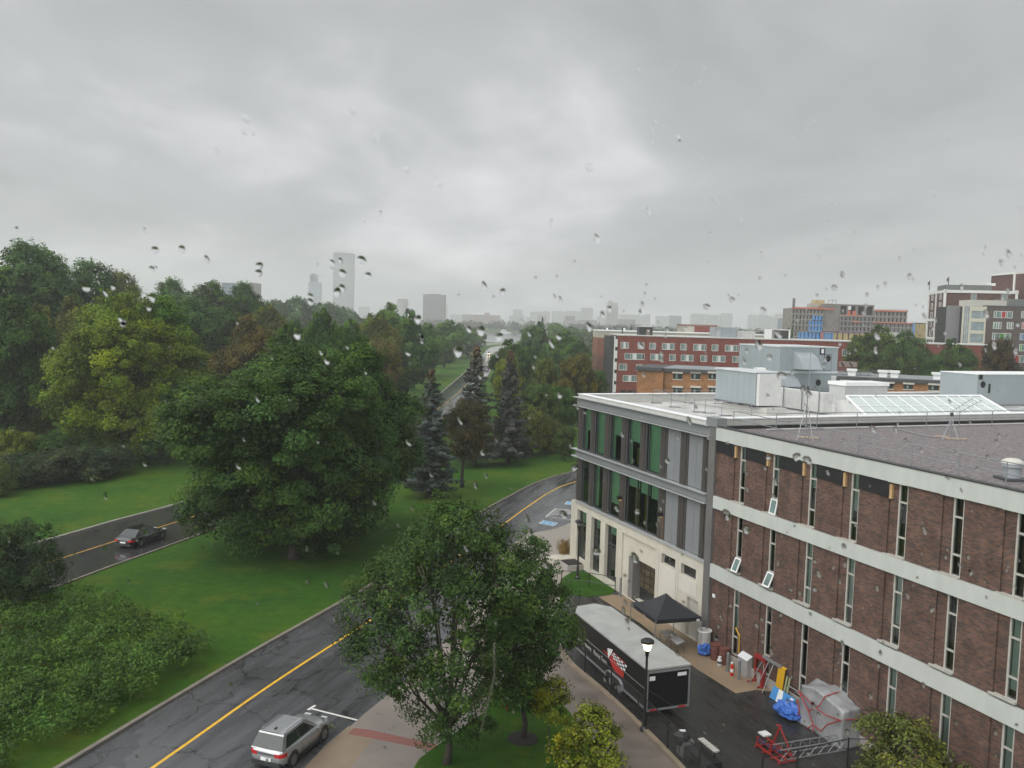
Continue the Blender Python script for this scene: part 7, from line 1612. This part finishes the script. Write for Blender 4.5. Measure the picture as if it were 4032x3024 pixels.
for i, (cx, top, Y, wd) in enumerate(((595, 652, 470, 120), (640, 646, 480, 110), (690, 656, 500, 100), (742, 664, 520, 80), (560, 660, 420, 100), (780, 690, 560, 60), (1148, 704, 640, 50), (1150, 712, 560, 50), (1206, 700, 580, 60), (1240, 708, 560, 56), (1268, 712, 600, 50), (1290, 716, 620, 46), (1195, 722, 480, 60), (1138, 724, 470, 46), (1230, 726, 470, 56))):
    tree('E', cx, top, Y, wd, ('hazy rounded tree in the far row left of the tallest tower' if cx < 800 else 'hazy rounded tree in the far wood right of the lake opening'), rq.choice((MD, BL, DK)), G6 if cx < 800 else 'far trees right of the lake')
# far woods as one mass
rng = np.random.RandomState(8); cs, ds = [], []
for x0, x1, y0, y1, n, hh in ((-500, 500, 1400, 1560, 620, 17), (-520, -60, 560, 760, 420, 15), (70, 900, 620, 1000, 700, 15), (-900, -160, 330, 480, 330, 16), (-420, -120, 220, 330, 160, 15), (40, 260, 420, 640, 260, 12), (-60, -26, 420, 640, 60, 10), (400, 1500, 900, 1400, 420, 16), (120, 420, 330, 420, 160, 12)):
    x = rng.uniform(x0, x1, n); y = rng.uniform(y0, y1, n)
    for a, b in zip(x, y):
        h = hh * rng.uniform(.7, 1.15)
        for _ in range(5): cs.append((a + rng.normal(0, 3), b + rng.normal(0, 3), h * rng.uniform(.35, .95)))
cs = np.array(cs); dr = unit(rng, len(cs)); dr[:, 2] = np.abs(dr[:, 2])
C, Nn, s, ti, wa = clump_cloud(rng, cs, dr, 4.4, 9, 3.4, .7)
wo = leaf_object('far_wood', C, Nn, s, ti, wa, .7, 0, LEAF, None, rng); wo.color = (.040, .066, .028, 1); tag(wo, 'hazy far wood along the lake shore and behind the tree rows', 'wood', kind='stuff')
# the shrub thicket at the bottom left
bed = [g(b2, -2212, 100), g(zf(0, 2274, 2.212), 150, 150), g(zf(0, 2274, 2.212), 520, 215), g(zf(0, 2274, 2.212), 900, 245), g(zf(0, 2274, 2.212), 1300, 420), g(zf(0, 2274, 2.212), 1700, 540), g(zf(0, 2274, 2.212), 1860, 650), g(zf(0, 2274, 2.212), 1700, 790), g(zf(0, 2274, 2.212), 1330, 1040), g(zf(0, 2274, 2.212), 800, 1330), g(zf(0, 2274, 2.212), 200, 1680), (-24, 33), (-42, 40)]
def inside(p, P_):
    c = False
    for i in range(len(P_)):
        (x1, y1), (x2, y2) = P_[i], P_[i - 1]
        if (y1 > p[1]) != (y2 > p[1]) and p[0] < (x2 - x1) * (p[1] - y1) / (y2 - y1) + x1: c = not c
    return c
rng = np.random.RandomState(3); cs = []
bx = [p[0] for p in bed]; by = [p[1] for p in bed]
while len(cs) < 1500:
    p = (rng.uniform(min(bx), max(bx)), rng.uniform(min(by), max(by)))
    if inside(p, bed): cs.append((*p, 1.15 + .35 * math.sin(p[0] * .9) * math.cos(p[1] * .7) + rng.uniform(-.45, .3)))
cs = np.array(cs); dr = np.tile(np.array([[0, 0, 1.]]), (len(cs), 1)) + rng.normal(0, .3, (len(cs), 3))
C, Nn, s, ti, wa = clump_cloud(rng, cs, dr, .62, 62, .21, .75, .6, .3)
wa = wa * .8 + .9 * np.clip((C[:, 1] - 52) / 8, 0, 1) * np.clip(rng.normal(.4, .4, len(C)), 0, 1); C[:, 2] = np.maximum(C[:, 2], .04)
sb = leaf_object('shrub_thicket', C, Nn, s, ti, wa, .38, .3, LEAF, None, rng); sb.color = (.050, .108, .018, 1); tag(sb, 'dense green shrub thicket with yellowing tips filling the bottom left corner', 'shrub')
tree('D', 10, 1345, 52.5, 120, 'reddish brown bush at the left edge above the shrub thicket', (.072, .052, .018), None, 'bush'); PROTO['D'][3] += 1
# hedge bank left
Gh = 'shrubs of the left bank'
for a in ((30, 985, 96, 150, 'dark green shrub of the bank near the left edge', (.034, .062, .022)), (110, 975, 98, 130, 'feathery dark shrub in the middle of the left bank', (.038, .060, .026)), (185, 965, 101, 130, 'grey-green shrub of the bank below the yellowish maple', (.036, .064, .034)), (245, 962, 104, 80, 'dark shrub ending the left bank toward the lawn', (.026, .052, .020)), (-5, 1000, 90, 70, 'bright green shrub cut by the left picture edge', (.06, .10, .02)), (30, 930, 112, 80, 'yellow-green shrub behind the left bank', YG), (125, 935, 115, 100, 'dark shrub behind the feathery one in the left bank', DK), (215, 940, 116, 90, 'dark shrub in the shade of the yellowish maple', DK), (70, 915, 128, 90, 'brownish low shrub in front of the orange digger', OL), (330, 985, 112, 70, 'dark low shrub at the back of the lawn beside the large maple', DK)): tree('D', *a[:5], a[5], Gh, 'shrub')
# tan ornamental grass
c = G(*z7(488, 1330)); rng = np.random.RandomState(2); n = 1500; a = rng.uniform(0, 6.28, n); u = rng.uniform(.05, 1, n); r = u * rng.uniform(.1, .9, n)
C = np.stack([np.cos(a) * r, np.sin(a) * r, 1.7 * u * rng.uniform(.5, 1, n)], 1); Nn = np.stack([np.cos(a), np.sin(a), rng.normal(0, .3, n)], 1)
og = leaf_object('ornamental_grass', C, Nn, rng.uniform(.35, .7, n), rng.uniform(.2, .9, n), rng.uniform(0, .4, n), .07, -1.2, LEAF, None, rng); og.color = (.17, .12, .045, 1); og.location = c; tag(og, 'tan feathery clump of ornamental grass at the grey building corner', 'plant')
# ---------------------------------------------------------------- the rain-spotted window pane the view is seen through
WPY = .40
m, nt, b = nodes('clear_pane'); nt.nodes.remove(b); tr = nt.nodes.new('ShaderNodeBsdfTransparent'); tr.inputs[0].default_value = (1, 1, 1, 1); nt.links.new(tr.outputs[0], nt.nodes['Material Output'].inputs[0])
wp = MB().quad((-1.6, WPY, 18.7), (1.6, WPY, 18.7), (1.6, WPY, 21.3), (-1.6, WPY, 21.3)).build('window_pane', m); tag(wp, 'clear upright window pane spotted with rain that the view is seen through', 'window')
m, nt, b = nodes('rain_water'); nt.nodes.remove(b); gl = nt.nodes.new('ShaderNodeBsdfRefraction'); gl.inputs['IOR'].default_value = 1.33; gl.inputs['Roughness'].default_value = 0; nt.links.new(gl.outputs[0], nt.nodes['Material Output'].inputs[0]); RAIN = m
rd_ = random.Random(12); V, Fc = [], []
def drop(px, py, size, asp=1.25, lean=.2):               # size in photograph points; a low water cap on the outside of the pane
    d = ray(px, py); t = WPY / d.y; c = Vector((d.x * t, WPY, EYE + d.z * t)); r = size / FPX * WPY / 2
    n0 = len(V); seg, rings = 14, 5; ph = rd_.uniform(0, 6.28); irr = rd_.uniform(.05, .18); contact = rad(rd_.uniform(10, 24) if py < 820 else rd_.uniform(26, 42) if py < 1020 else rd_.uniform(42, 58) if py < 1500 else rd_.uniform(55, 74)); Rs = r / math.sin(contact); hh = Rs * (1 - math.cos(contact))
    for i in range(rings):
        f = i / rings; ang = contact * (1 - f); rr = Rs * math.sin(ang) / r; y = Rs * (math.cos(ang) - math.cos(contact))
        for k in range(seg):
            a = 2 * math.pi * k / seg; q = 1 + irr * math.sin(2 * a + ph) + irr * .5 * math.sin(3 * a + ph * 2); x = math.cos(a) * rr * r * q; z = math.sin(a) * rr * r * q * asp * (1.18 if math.sin(a) < 0 else .9)
            V.append((c.x + x - lean * z, c.y + .0004 + y, c.z + z))
    V.append((c.x, c.y + .0004 + hh, c.z)); top = len(V) - 1; V.append((c.x, c.y + .0004, c.z)); bot = len(V) - 1; nb = len(V); V.extend(V[n0:n0 + seg])   # the flat back keeps its own rim
    for i in range(rings - 1):
        for k in range(seg): j = (k + 1) % seg; Fc.append((n0 + i * seg + k, n0 + (i + 1) * seg + k, n0 + (i + 1) * seg + j, n0 + i * seg + j))
    e = n0 + (rings - 1) * seg
    for k in range(seg): j = (k + 1) % seg; Fc.append((e + k, top, e + j)); Fc.append((nb + j, bot, nb + k))
BIG = ((334, 538), (391, 537), (330, 578), (294, 354), (560, 590), (560, 574), (667, 650), (729, 630), (740, 622), (798, 596), (903, 686), (880, 760), (992, 757), (704, 778), (1083, 632), (1205, 728), (1272, 706), (1287, 515), (1300, 678), (1527, 660), (1582, 646), (245, 618), (262, 700), (188, 622), (330, 640), (265, 690), (780, 560), (670, 640), (811, 296), (532, 253), (950, 397), (1010, 710), (1040, 715), (1380, 1105), (1330, 1097), (1215, 1110), (1370, 1205), (740, 590), (737, 565), (1075, 725), (1240, 1010), (640, 720), (765, 240), (105, 283), (547, 284), (470, 325), (1275, 362), (1545, 430), (880, 365), (1660, 770), (1680, 720), (1640, 745), (1720, 985), (1745, 990), (1660, 990), (1290, 1190), (1745, 850), (1690, 810), (1440, 995), (1570, 1110), (1610, 1145))
for x, y in BIG: drop(*ZD(x + rd_.uniform(-3, 3), y + rd_.uniform(-3, 3)), rd_.uniform(20, 34), rd_.uniform(.95, 1.3), rd_.uniform(.0, .3))
n = 0
while n < 430:
    x, y = rd_.uniform(0, 4032), rd_.uniform(0, 3024); pr = .25 + .75 * (x / 4032) ** 1.3; pr *= .35 + .65 * min(1, y / 1500)
    if rd_.random() > pr: continue
    n += 1; big = rd_.random(); s_ = rd_.uniform(5, 12) if big < .65 else rd_.uniform(11, 22)
    drop(x, y, s_, rd_.uniform(1.1, 1.9), rd_.uniform(.1, .45))
for _ in range(26):                                    # short runs of drops, right-hand side
    x, y = rd_.uniform(2400, 4000), rd_.uniform(200, 2600)
    for k in range(rd_.randint(2, 5)): drop(x - k * rd_.uniform(5, 12), y + k * rd_.uniform(22, 48), rd_.uniform(7, 15), rd_.uniform(1.2, 2.2), rd_.uniform(.1, .4))
x, y = 1948, 2535                                      # the long trickle
for k in range(34): drop(x - (.0 if k < 12 else (k - 12) * 2.6), y + k * 10.5, 11 - k * .12, 1.5, .1)
me = bpy.data.meshes.new('raindrops'); me.from_pydata(V, [], Fc); me.update()
for p in me.polygons: p.use_smooth = True
me.materials.append(RAIN); o = bpy.data.objects.new('raindrops', me); COL.objects.link(o); tag(o, 'scattered raindrops and trickles clinging to the window pane', 'rain', kind='stuff')
# ---------------------------------------------------------------- wet air
m, nt, b = nodes('haze_air'); nt.nodes.remove(b); pv = nt.nodes.new('ShaderNodeVolumePrincipled'); pv.inputs['Density'].default_value = .00036; pv.inputs['Color'].default_value = (.93, .94, .95, 1); pv.inputs['Anisotropy'].default_value = .2
nt.links.new(pv.outputs[0], nt.nodes['Material Output'].inputs['Volume'])
hz_ = MB().box(-2600, 2600, -60, 3400, -1.5, 168).build('haze', m); tag(hz_, 'pale rain haze filling the air over the whole view', 'haze', kind='stuff')
